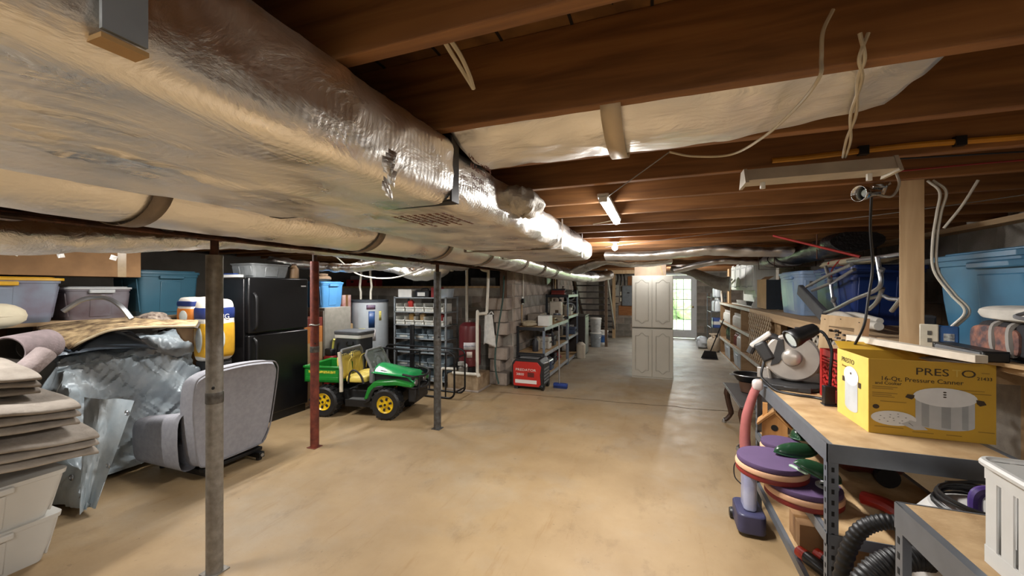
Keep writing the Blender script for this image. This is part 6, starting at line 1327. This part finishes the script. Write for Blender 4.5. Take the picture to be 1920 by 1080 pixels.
# ---- bin rack
t = E('bin_rack', 'grey wire parts rack full of open storage bins', 'shelving', (-4.03, 5.38, 0)); RW, RD = .95, .38; RK = mat('rack_pale', '#9aa0a4', .4, .4)
lev = [.10, .31, .53, .75, .97, 1.18, 1.41]
for x in (0, RW):
    for y in (0, RD): B().bb(x-.012, x+.012, y-.012, y+.012, 0, 1.42).build('upright', RK, t, smooth=False)
for z in lev: B().bb(-.01, RW+.01, -.012, RD, z-.018, z).build('tier', RK, t, bevel=.003)
bn = E('storage_bin', 'x', 'bin', (0, 0, -5)); 
def mkbin(name, m_, W, D, H_):
    e = E(name, 'x', 'bin', (0, 0, -5)); b = B().bb(0, W, 0, D, 0, .006).bb(0, .006, 0, D, 0, H_).bb(W-.006, W, 0, D, 0, H_).bb(0, W, D-.006, D, 0, H_).bb(0, W, 0, .006, 0, H_*.5); b.build('bin_body', m_, e, smooth=False)
    B().box(W/2, -.006, H_*.5, W*1.0, .018, .02).build('front_lip', m_, e, bevel=.003); B().box(W/2, -.004, H_*.25, W*.5, .003, H_*.25).build('label_slot', mat('slot_pale', '#b9bcb8', .5), e, smooth=False); return e
bpy.data.objects.remove(bn)
wb_ = mkbin('storage_bin', mat('bin_white', '#cfcfc8', .45), .165, .26, .13); gb_ = mkbin('storage_bin', mat('bin_bluegrey', '#7f8d96', .45), .29, .28, .13)
for z, nm_ in ((1.18, 'second'), (.97, 'third')):
    for k in range(5): place(wb_, (-4.03+.03+k*.18, 5.375, z), f'white open storage bin on the {nm_} tier of the parts rack', f'white bins on the {nm_} tier')
for z, nm_ in ((.75, 'fourth'), (.53, 'fifth'), (.31, 'sixth'), (.10, 'lowest')):
    for k in range(3): place(gb_, (-4.03+.03+k*.305, 5.375, z), f'blue grey open storage bin on the {nm_} tier of the parts rack', f'blue grey bins on the {nm_} tier')
for k, (x, z, m_, lb) in enumerate([(.24, .978, mat('tan_parts', '#a5824c', .7), 'tan leather pouch lying in a white bin'), (.45, .978, mat('wood_handle', '#b09268', .7), 'wooden tool handles standing in a white bin'), (.78, .978, mat('parts_red', '#8f2323', .6), 'red parts carton in a white bin of the rack'), (.22, 1.188, mat('parts_red2', '#b3352c', .6), 'small red carton between the white bins')]):
    e = E('stored_part', lb, 'tool', (-4.03+x, 5.42, z)); B().box(.03, .06, .085, .09, .06, .15, rx=R(10)).build('body', m_, e, bevel=.01); B().box(.03, .06, .165, .05, .03, .02).build('tip', m_, e, bevel=.004)
carton('white carton on the top tier of the parts rack', WHITEP, (-3.88, 5.55, 1.41), (.26, .22, .13), tape=False)
t = E('drill_case', 'black and clear drill case on the top of parts rack', 'tool case', (-3.55, 5.53, 1.41)); B().bb(-.13, .13, -.1, .1, 0, .11).build('case_body', BLACKP, t, bevel=.01); B().bb(-.08, .06, -.102, -.1, .02, .08).build('label', WHITEP, t, smooth=False); B().tube(bez([(-.06, 0, .11), (-.05, 0, .14), (.05, 0, .14), (.06, 0, .11)], 4), .01, 6).build('handle', BLACKP, t)
carton('dark red carton on the top tier of the parts rack', mat('parts_red', '#8f2323', .6), (-3.33, 5.55, 1.41), (.12, .2, .16), tape=False); tote('clear_bin', 'clear open bin at the end of the parts rack top', mat('cloudy_clear', '#a9b4bf', .3), (-3.17, 5.55, 1.41), (.2, .24, .14), handle=False, lid=False, ribs=False)
# ---- pressure tank, pump and plumbing
BXp, BYp = -2.76, 5.58
t = E('pump_plinth', 'stained concrete plinth under the maroon pressure tank', 'plinth', (BXp, BYp-.02, 0)); B().bb(-.25, .27, -.26, .2, 0, .25).build('plinth_body', mat('stained_concrete', '#a08c70', .9, scale=6, c2='#6b543a', bump=.4), t, bevel=.015); B().bb(-.26, .28, -.27, .21, 0, .03).build('footing', BLOCKW, t, bevel=.006)
t = E('pressure_tank', 'maroon well pressure tank with white label on concrete plinth', 'tank', (BXp, BYp, .25)); MR = mat('maroon_paint', '#5e2326', .35, var=.06)
B().lathe([(.12, .08), (.165, .1), (.17, .13), (.17, .66), (.16, .72), (.11, .765), (.0, .78)], 36).build('shell', MR, t); B().lathe([(.13, 0), (.13, .09)], 28).build('skirt', BLACKP, t); ad = math.atan2(-BYp, -BXp); onwall('white_label', ad-.05, 1.1, .36, .47, mat('label_white', '#c9c6c8', .6), .1725); onwall('small_label', ad-.05, .5, .24, .33, mat('label_pale', '#c7b7ae', .6), .1725); onwall('seam', ad, 3.0, .198, .206, mat('seam_maroon', '#7b4a48', .4), .172)
text('print', 'WELL-X-TROL', .03, mat('print_blue', '#4a5a86', .6), t, (.175*math.cos(ad-.05), .175*math.sin(ad-.05), .415), (R(90), 0, ad+R(90)-.05))
B().cyl((0, 0, .775), (0, 0, .80), .02, 12).build('air_valve', ALU, t)
pv = [('white pipe rising from pressure tank to the ceiling', [(-2.90, 5.745, .25), (-2.90, 5.745, 2.05)], .024), ('white pipe loop standing beside the maroon tank', [(-2.9, 5.27, .275), (-2.50, 5.30, .275), (-2.50, 5.30, .32), (-2.50, 5.3, 1.14), (-2.49, 5.33, 1.17), (-2.40, 5.42, 1.18)], .024), ('white pipe dropping from the ceiling to the pipe loop', [(-2.52, 5.48, 2.05), (-2.52, 5.48, 1.86), (-2.42, 5.48, 1.82), (-2.40, 5.48, 1.78), (-2.40, 5.42, 1.18)], .022), ('white pipe running low from pump towards the parts rack', [(-3.08, 5.24, .0), (-3.08, 5.24, .30), (-3.0, 5.27, .33), (-2.85, 5.29, .33)], .022), ('short white pipe elbow under the foil ducts', [(-3.1, 5.5, 1.88), (-3.04, 5.5, 1.85), (-3.0, 5.5, 1.90), (-3.0, 5.5, 2.05)], .03)]
for lb, pts, r_ in pv: o = B().tube(bez(pts, 5), r_, 12).build('plumbing_pipe', PVC); T(o, lb, 'pipe')
t = E('well_pump', 'grey well pump fittings clustered on the plinth edge', 'pump', (-2.78, 5.34, .25)); B().lathe([(.04, 0), (.05, .02), (.05, .1), (.02, .13)], 16).build('pump_body', mat('cast_grey', '#8d8a84', .5, .5), t); B().bb(-.05, .03, -.04, .04, .13, .19).build('pressure_switch', mat('switch_grey', '#a3a29c', .5), t, bevel=.008); B().cyl((.08, 0, .03), (.08, 0, .12), .022, 12).build('gauge_stem', mat('cast_grey', '#8d8a84', .5, .5), t); B().lathe([(.03, 0), (.03, .02)], 16, Matrix.Translation((.08, -.02, .14)) @ Matrix.Rotation(R(90), 4, 'X')).build('gauge', WHITEP, t)
t = E('white_towel', 'white cloth bag hanging from the pipe by the block pillar', 'cloth', (-2.36, 5.44, .70)); B().grid(lambda u, v: (-.10+.2*u*(.6+.4*v)+.03*(1-v), -.02+.03*math.sin(u*7+v*2)*v, .46-.46*v+.03*math.sin(u*5)*v), 14, 16).build('cloth_sheet', mat('towel_white', '#c9c8c4', .9, bump=.3), t, solid=.01); B().tube(bez([(-.02, 0, .46), (.03, 0, .50), (.06, .0, .46)], 4), .01, 6).build('loop', mat('towel_white', '#c9c8c4', .9), t)
wq = B().tube(bez([(-2.30, 5.88, 1.75), (-2.28, 5.78, 1.4), (-2.33, 5.72, .95), (-2.36, 5.66, .55), (-2.34, 5.62, .3), (-2.28, 5.6, .08)], 8), .014, 8).build('garden_hose', mat('hose_green', '#26423a', .5)); T(wq, 'dark green garden hose hanging down the block pillar', 'hose')
wq = B().bb(-.045, .045, -.04, .04, 0, .66).build('timber_stub', BROWNW, smooth=False); wq.location = (-2.33, 5.93, 1.395); T(wq, 'dark timber stub standing on the ragged block wall end', 'post')
t = E('wall_outlet', 'white outlet plate with black plug on the inner block wall', 'outlet', (-2.172, 6.42, 1.28)); B().bb(0, .012, -.04, .04, 0, .13).build('plate', WHITEP, t, bevel=.003); B().bb(.012, .06, -.09, -.02, .02, .10).build('plug', BLACKP, t, bevel=.01)
wq = B().tube([(-2.16, 6.36, 1.27), (-2.16, 6.36, .95)], .012, 8).build('conduit', mat('conduit_tan', '#a38a66', .5)); T(wq, 'tan conduit below the outlet on the inner wall', 'conduit')
wq = B().tube([(-2.155, 6.42, 1.41), (-2.155, 6.42, 2.05)], .012, 8).build('conduit', PVC); T(wq, 'white conduit above the outlet on the inner wall', 'conduit')
carton('pale carton stored in the crawl space opening', mat('pale_card2', '#8f8a80', .8), (-3.0, 6.75, 1.5), (.5, .3, .25))
# ---- black tubular cargo frame
t = E('cargo_frame', 'black tubular steel cargo frame standing behind the toy car', 'frame', (-3.3, 4.85, 0))
def loop(y, x0, x1, z0, z1, r=.014): return B().tube([(u+(x0+x1)/2, y, v+(z0+z1)/2) for u, v in rrect(x1-x0, z1-z0, .09, 5)], r, 10, closed=True)
loop(0, -.75, .66, .016, .66).build('front_loop', BLACKM, t); loop(.32, -.75, .66, .016, .66).build('rear_loop', BLACKM, t)
for x in (-.74, -.1, .66): B().cyl((x, 0, .1), (x, .32, .1), .012, 8).build('cross_tube', BLACKM, t); B().cyl((x, 0, .58), (x, .32, .58), .012, 8).build('cross_tube', BLACKM, t)
for x in (-.3, .1, .52): B().cyl((x, 0, .02), (x, 0, .655), .010, 8).build('upright_tube', BLACKM, t)
t = E('black_stanchion', 'black upright bar standing before the parts rack', 'bar', (-3.62, 5.27, 0)); B().bb(-.035, .035, -.02, .02, 0, .98).build('bar', BLACKP, t, bevel=.006); B().bb(-.08, .08, -.05, .05, 0, .02).build('foot', BLACKP, t, bevel=.004)
# ================================================================ ride-on toy utility car
fw_, rw_ = at_z(727, 785), at_z(612, 779); ang = math.atan2(fw_.y-rw_.y, fw_.x-rw_.x)
mid = (fw_+rw_)/2
t = E('toy_utility_car', 'green and yellow ride-on toy utility car with cargo bed', 'toy car', (rw_.x-.27*math.sin(ang)*1, rw_.y+.27*math.cos(ang), 0), ang)
GRT = mat('toy_green', '#1f7a2c', .3, var=.05); YLT = mat('toy_yellow', '#d8c25e', .45, var=.05); YR = mat('rim_yellow', '#e0b91d', .35); TB = mat('toy_black', '#1a1a1b', .5, var=.15, scale=30); HDG = mat('hood_green', '#2a9a55', .15, var=.05); GRY = mat('toy_grey', '#7a7b7a', .5)
WBs = (fw_-rw_).length; WR = .185
def wheel(x, y):
    M_ = Matrix.Translation((x, y, WR)) @ Matrix.Rotation(R(90), 4, 'X'); s = 1 if y < 0 else -1
    w_ = B().lathe([(.105, -.075), (.16, -.082), (.18, -.06), (.185, 0), (.18, .06), (.16, .082), (.105, .075)], 36, M_, cap=False).build('tyre', TB, t)
    b = B()
    for k in range(18):
        a = 2*math.pi*k/18
        for sy in (-1, 1): b.box(x+.178*math.cos(a+sy*.09), y+sy*.035, WR+.178*math.sin(a+sy*.09), .028, .06, .022, ry=-a, rz=0)
    b.build('tread_lugs', TB, w_, smooth=False, kind='stuff')
    B().lathe([(.105, .07), (.1, .076), (.085, .06), (.035, .055), (.03, .07), (.0, .072)] if s > 0 else [(.105, -.07), (.1, -.076), (.085, -.06), (.035, -.055), (.03, -.07), (.0, -.072)], 30, M_, cap=False).build('rim', YR, w_)
    for k in range(6):
        a = 2*math.pi*k/6+.3; B().box(x+.063*math.cos(a), y-s*.062, WR+.063*math.sin(a), .034, .012, .026, ry=-a).build('rim_slot', TB, w_, bevel=.004)
    B().cyl((x, y-s*.074, WR), (x, y-s*.08, WR), .014, 10).build('hub_cap', TB, w_)
for x in (0, WBs):
    for y in (-.27, .27): wheel(x, y)
B().bb(-.12, WBs+.12, -.14, .14, .14, .30).build('chassis', TB, t, bevel=.02)
for x in (0, WBs): B().cyl((x, -.2, WR), (x, .2, WR), .02, 10).build('axle', TB, t)
# bed
b = B().bb(-.30, .18, -.27, .27, .40, .43); b.bb(-.30, -.27, -.27, .27, .40, .60).bb(.15, .18, -.27, .27, .40, .62).bb(-.30, .18, -.27, -.245, .40, .60).bb(-.30, .18, .245, .27, .40, .60)
bed = b.build('cargo_bed', GRT, t, bevel=.01)
B().bb(-.31, .19, -.285, -.262, .575, .605).bb(-.31, .19, .262, .285, .575, .605).bb(-.31, -.285, -.285, .285, .575, .605).build('bed_rail', GRT, bed, bevel=.008)
B().bb(-.24, .12, -.273, -.270, .515, .545).build('yellow_stripe', mat('stripe_yellow', '#d8c13a', .4, scale=60, c2='#3f7a2c'), bed, smooth=False)
B().bb(-.27, .16, -.276, -.270, .43, .47).build('side_ridge', GRT, bed, bevel=.003)
B().bb(.03, .13, -.1, .02, .43, .46).build('cup_tray', YLT, bed, bevel=.01)
# seats
for y in (-.13, .13):
    pillow(B(), .28, .25, .09, 4, .40).build('seat_cushion', YLT, t, loc=(.36, y, 0))
    s_ = pillow(B(), .08, .24, .30, 4, .44).build('seat_back', YLT, t, loc=(.24, y, 0)); s_.rotation_euler = (0, R(-8), 0)
    B().tube(bez([(.255, y-.08, .50), (.265, y-.08, .66), (.27, y, .70), (.265, y+.08, .66), (.255, y+.08, .50)], 5), .005, 6).build('seat_seam', mat('seat_seam', '#b7a34a', .5), t)
for y in (-.255,): B().tube(bez([(.28, y, .40), (.30, y, .52), (.36, y, .56), (.44, y, .50), (.48, y, .40)], 5), .012, 8).build('hip_rail', TB, t)
# rear guard with mesh
gd = B().tube([(.19, -.25, .42), (.17, -.25, .74), (.165, -.21, .79), (.165, .21, .79), (.17, .25, .74), (.19, .25, .42)], .018, 10).build('rear_guard', GRY, t)
b = B()
for k in range(12): b.cyl((.17, -.22+.04*k, .58), (.167, -.22+.04*k, .78), .004, 4)
for k in range(6): b.cyl((.168, -.23, .6+.033*k), (.168, .23, .6+.033*k), .004, 4)
b.build('guard_mesh', GRY, gd, kind='stuff')
B().tube([(.20, -.275, .30), (.20, -.275, .55), (.17, -.27, .78)], .022, 10).build('side_strut', mat('strut_cream', '#c6bda9', .5), t)
# floor, fenders, hood
B().bb(.26, .58, -.25, .25, .17, .20).build('floor_tray', GRY, t, bevel=.006); [B().bb(.24, .60, y_, y_+.015, .12, .21).build('sill', TB, t, bevel=.006) for y_ in (-.265, .25)]
fx = WBs
for s in (-1, 1):
    B().prism([(fx-.30, .22), (fx-.25, .36), (fx-.17, .44), (fx+.10, .46), (fx+.30, .42), (fx+.31, .38), (fx+.12, .40), (fx-.12, .385), (fx-.19, .33), (fx-.24, .22)], s*.23-.06, s*.23+.06, 'xz').build('front_fender', GRT, t, bevel=.012)
    B().prism([(fx-.30, .16), (fx-.24, .3), (fx-.18, .38), (fx-.05, .40), (fx-.05, .36), (fx-.16, .33), (fx-.22, .2)], s*.24-.05, s*.24+.05, 'xz').build('fender_liner', TB, t, bevel=.01)
    pts = [(fx+.05+.02*math.cos(k*.9), s*.17+.02*math.sin(k*.9), .22+.005*k) for k in range(40)]; B().tube(pts, .006, 6).build('coil_spring', mat('spring_orange', '#b9812d', .4), t)
def hood(u, v):
    x = fx-.22+.52*u; y = -.25+.5*v; return (x, y*(1-.15*u), .47+.12*(1-u*.75)*math.sin(math.pi*(.12+.76*v))+.02*(1-u)-(.06*max(0, u-.85)/.15))
B().grid(hood, 18, 18).build('hood', HDG, t, solid=.012); B().prism([(fx-.24, .38), (fx-.24, .54), (fx-.12, .56), (fx+.28, .47), (fx+.30, .38)], -.2, .2, 'xz').build('front_body', TB, t, bevel=.015)
B().bb(fx-.26, fx-.2, -.24, .24, .40, .58).build('dashboard', mat('dash_grey', '#6d6e70', .5), t, bevel=.02)
B().tube([(fx-.30-.08*math.cos(a)*.3, .1+.08*math.sin(a), .60+.08*math.cos(a)) for a in [k*math.pi/10 for k in range(20)]], .011, 8, closed=True).build('steering_wheel', TB, t)
ws = B().tube([(fx-.20, -.23, .52), (fx-.31, -.22, .74), (fx-.32, -.17, .785), (fx-.32, .17, .785), (fx-.31, .22, .74), (fx-.20, .23, .52)], .016, 10).build('windscreen_frame', GRY, t)
B().add([(fx-.20, -.22, .54), (fx-.315, -.2, .77), (fx-.315, .2, .77), (fx-.20, .22, .54)], [(0, 1, 2, 3)]).build('windscreen', mat('smoke_screen', '#7d857f', .2, alpha=.45), ws, solid=.003)
for y in (-.14, .14): B().lathe([(.04, 0), (.045, .008), (.04, .02), (.0, .022)], 18, Matrix.Translation((fx+.29, y, .41)) @ Matrix.Rotation(R(90), 4, 'Y')).build('headlight', ALU, t)
B().bb(fx+.22, fx+.33, -.2, .2, .18, .36).build('front_grille', TB, t, bevel=.02)
for z, w_ in ((.36, .25), (.50, .26)): B().tube(bez([(fx+.18, -w_, z+.03), (fx+.32, -w_*.85, z), (fx+.38, 0, z-.02), (fx+.32, w_*.85, z), (fx+.18, w_, z+.03)], 6), .014, 8).build('brush_guard_bar', TB, t)
for y in (-.18, .18): B().tube([(fx+.35, y, .26), (fx+.36, y, .50)], .012, 8).build('brush_guard_post', TB, t)
# ================================================================ unlit fixture, cables and lines under the joists
def wire(name, label, cat, pts, r, m_, n=8, sides=6): o = B().tube(bez(pts, n), r, sides).build(name, m_); return T(o, label, cat)
FY = 1.83; a, b_ = at_y(1398, 326, FY), at_y(1668, 302, FY)
t = E('fluorescent_fixture', 'unlit white fluorescent hood hung below the joists by twisted cord', 'light', (0, FY, 2.005)); FXM = mat('fixture_white', '#c3b9a6', .45, var=.08)
B().prism([(-.055, -.02), (.055, -.02), (.05, -.012), (.03, .03), (-.03, .03), (-.05, -.012)], a.x, b_.x, 'yz').build('hood', FXM, t, bevel=.002)
B().prism([(-.065, -.03), (.065, -.03), (.03, .033), (-.03, .033)], a.x-.012, a.x, 'yz').build('end_plate', FXM, t, smooth=False); B().prism([(-.065, -.03), (.065, -.03), (.03, .033), (-.03, .033)], b_.x, b_.x+.012, 'yz').build('end_plate', FXM, t, smooth=False)
for x in (a.x+.06, b_.x-.06): B().cyl((x, 0, -.045), (x, 0, -.02), .01, 8).build('tube_socket', WHITEP, t)
for s in (-1, 1):
    wire('twisted_cord', 'cream twisted cord holding up the unlit fixture' if s < 0 else 'second strand of the cream cord over the unlit fixture', 'cord', [at_y(1583, 300, FY)+Vector((s*.004, 0, .01)), at_d(1591+s*4, 262, 1.26), at_d(1600-s*5, 215, 1.08), at_d(1612+s*4, 150, .90), at_d(1616-s*5, 110, .845), at_d(1620+s*8, 62, .836)], .004, WIREW)
wire('lamp_cord', 'thin cream cord drooping from joist to the foil branch duct', 'cord', [at_d(1562, 18, .85), at_d(1543, 60, .855), at_d(1540, 110, .85), at_d(1535, 148, .84), at_d(1490, 205, .97), at_d(1430, 258, 1.15), at_d(1370, 290, 1.36), at_d(1300, 293, 1.45), at_d(1255, 285, 1.41)], .004, WIREW)
wire('line_cord', 'thin grey line slanting below the joists to the tube light', 'cord', [at_d(1255, 285, 1.41), at_d(1200, 325, 1.66), at_d(1135, 372, 2.1)], .0025, mat('line_grey', '#77706a', .6))
for k in (0, 1): wire('hanging_cable', 'cream cable end hanging from the first joist' if k == 0 else 'second cream cable end curling beside the first', 'cable', [at_y(832+k*13, 75, .74), at_y(850+k*14, 105, .80), at_y(872+k*8, 140, .86), at_y(888, 166, .90)], .0055, WIREW)
YG = mat('gas_yellow', '#c98a1e', .5, var=.1)
t = E('gas_line', 'yellow flexible gas line clipped along a joist', 'gas pipe', (0, 1.905, 2.09)); B().tube([(x, -.012, .0+.004*math.sin(x*9)) for x in [.45+.1*k for k in range(20)]], .011, 8).build('pipe', YG, t)
cl = B().bb(-.015, .015, -.027, .0, -.016, .018).build('clip', BLACKP, t)
for k in range(6): q = cl if k == 0 else share(cl); q.location = (.75+k*.28, .0, 0)
wire('coiled_wire', 'loose wire coil hung on the joist near the gas line', 'wire', [(1.72, 1.88, 2.14), (1.68, 1.86, 2.06), (1.66, 1.85, 2.02), (1.70, 1.84, 2.0), (1.74, 1.86, 2.05), (1.68, 1.87, 2.08), (1.64, 1.85, 2.03)], .004, RUST)
wire('red_wire', 'thin red wire running below the joists from unlit fixture', 'wire', [(b_.x, FY+.02, 1.99), (1.2, 2.0, 2.03), (1.8, 2.1, 2.05), (2.26, 2.2, 2.05)], .003, mat('wire_red', '#8c1f1c', .5))
wire('black_wire', 'thin black wire running along the joist from unlit fixture', 'wire', [(b_.x-.05, FY, 2.035), (1.2, 1.95, 2.05), (1.8, 2.05, 2.055), (2.26, 2.1, 2.05)], .003, BLACKP)
wire('guy_line', 'long thin grey line stretched under the joists', 'line', [(-.55, 4.6, 2.03), (.6, 3.4, 2.0), (1.3, 2.75, 1.98), (2.26, 1.95, 2.02)], .0025, mat('line_grey', '#77706a', .6))
cb = E('ceramic_insulator', 'small white insulator knob on the joist by the wires', 'insulator', (1.62, 2.292, 2.10)); B().ball((0, -.012, 0), .016, 12, 8).build('knob', WHITEP, cb); B().cyl((0, -.012, 0), (0, .01, 0), .006, 8).build('stem', BLACKM, cb)
# clamp spotlight at the top of the timber post
c = at_d(1625, 362, 1.85); t = E('clamp_spotlight', 'chrome clamp spotlight fixed under the joists by the timber post', 'lamp', tuple(c)); CHR = mat('chrome', '#c6c6c6', .12, 1.0, var=.03); ax = Vector((-.8, -.45, -.1)).normalized(); M_ = ax.to_track_quat('Z', 'Y').to_matrix().to_4x4()
B().lathe([(.0, -.06), (.018, -.058), (.02, -.02), (.03, .01), (.036, .045)], 22, M_, cap=False).build('reflector', CHR, t, solid=.002); B().ball((0, 0, 0), .02, 14, 8, M_).build('bulb', mat('frosted_bulb', '#b9c2c0', .4), t)
B().tube(bez([-ax*.05, -ax*.06+Vector((.03, .0, .03)), Vector((.08, .05, .0)), Vector((.11, .07, .06)), Vector((.12, .08, ZJ-c.z))], 5), .008, 8).build('bracket', CHR, t); B().box(-ax.x*.03+.03, .03, .035, .05, .03, .02).build('clamp_jaw', CHR, t, bevel=.004)
wire('power_lead', 'black power lead dropping from the clamp spotlight to the crate', 'cord', [c+Vector((.03, .03, -.01)), at_d(1632, 430, 1.95), at_d(1636, 500, 2.0), at_d(1628, 560, 2.0), at_d(1620, 610, 2.0), at_d(1602, 648, 2.05)], .006, BLACKP)
wire('grey_lead', 'pale grey lead looping from the joist to the clamp spotlight', 'cord', [at_d(1678, 318, 1.75), at_d(1686, 345, 1.78), at_d(1672, 368, 1.8), at_d(1645, 365, 1.82)], .0055, mat('lead_grey', '#a19d96', .5))
wire('sagging_cable', 'white cable sagging from the ducts past the water heater', 'cable', [(-4.45, 4.55, 2.02), (-4.1, 4.62, 1.76), (-3.6, 4.68, 1.70), (-3.15, 4.72, 1.80), (-2.965, 4.74, 1.90)], .01, PVC)
wire('rusty_rod', 'thin rusty pipe strapped beneath the steel beam', 'pipe', [(-2.20, YN+.1, 1.825), (-2.2, 2, 1.822), (-2.2, 5.9, 1.825)], .010, RUST)
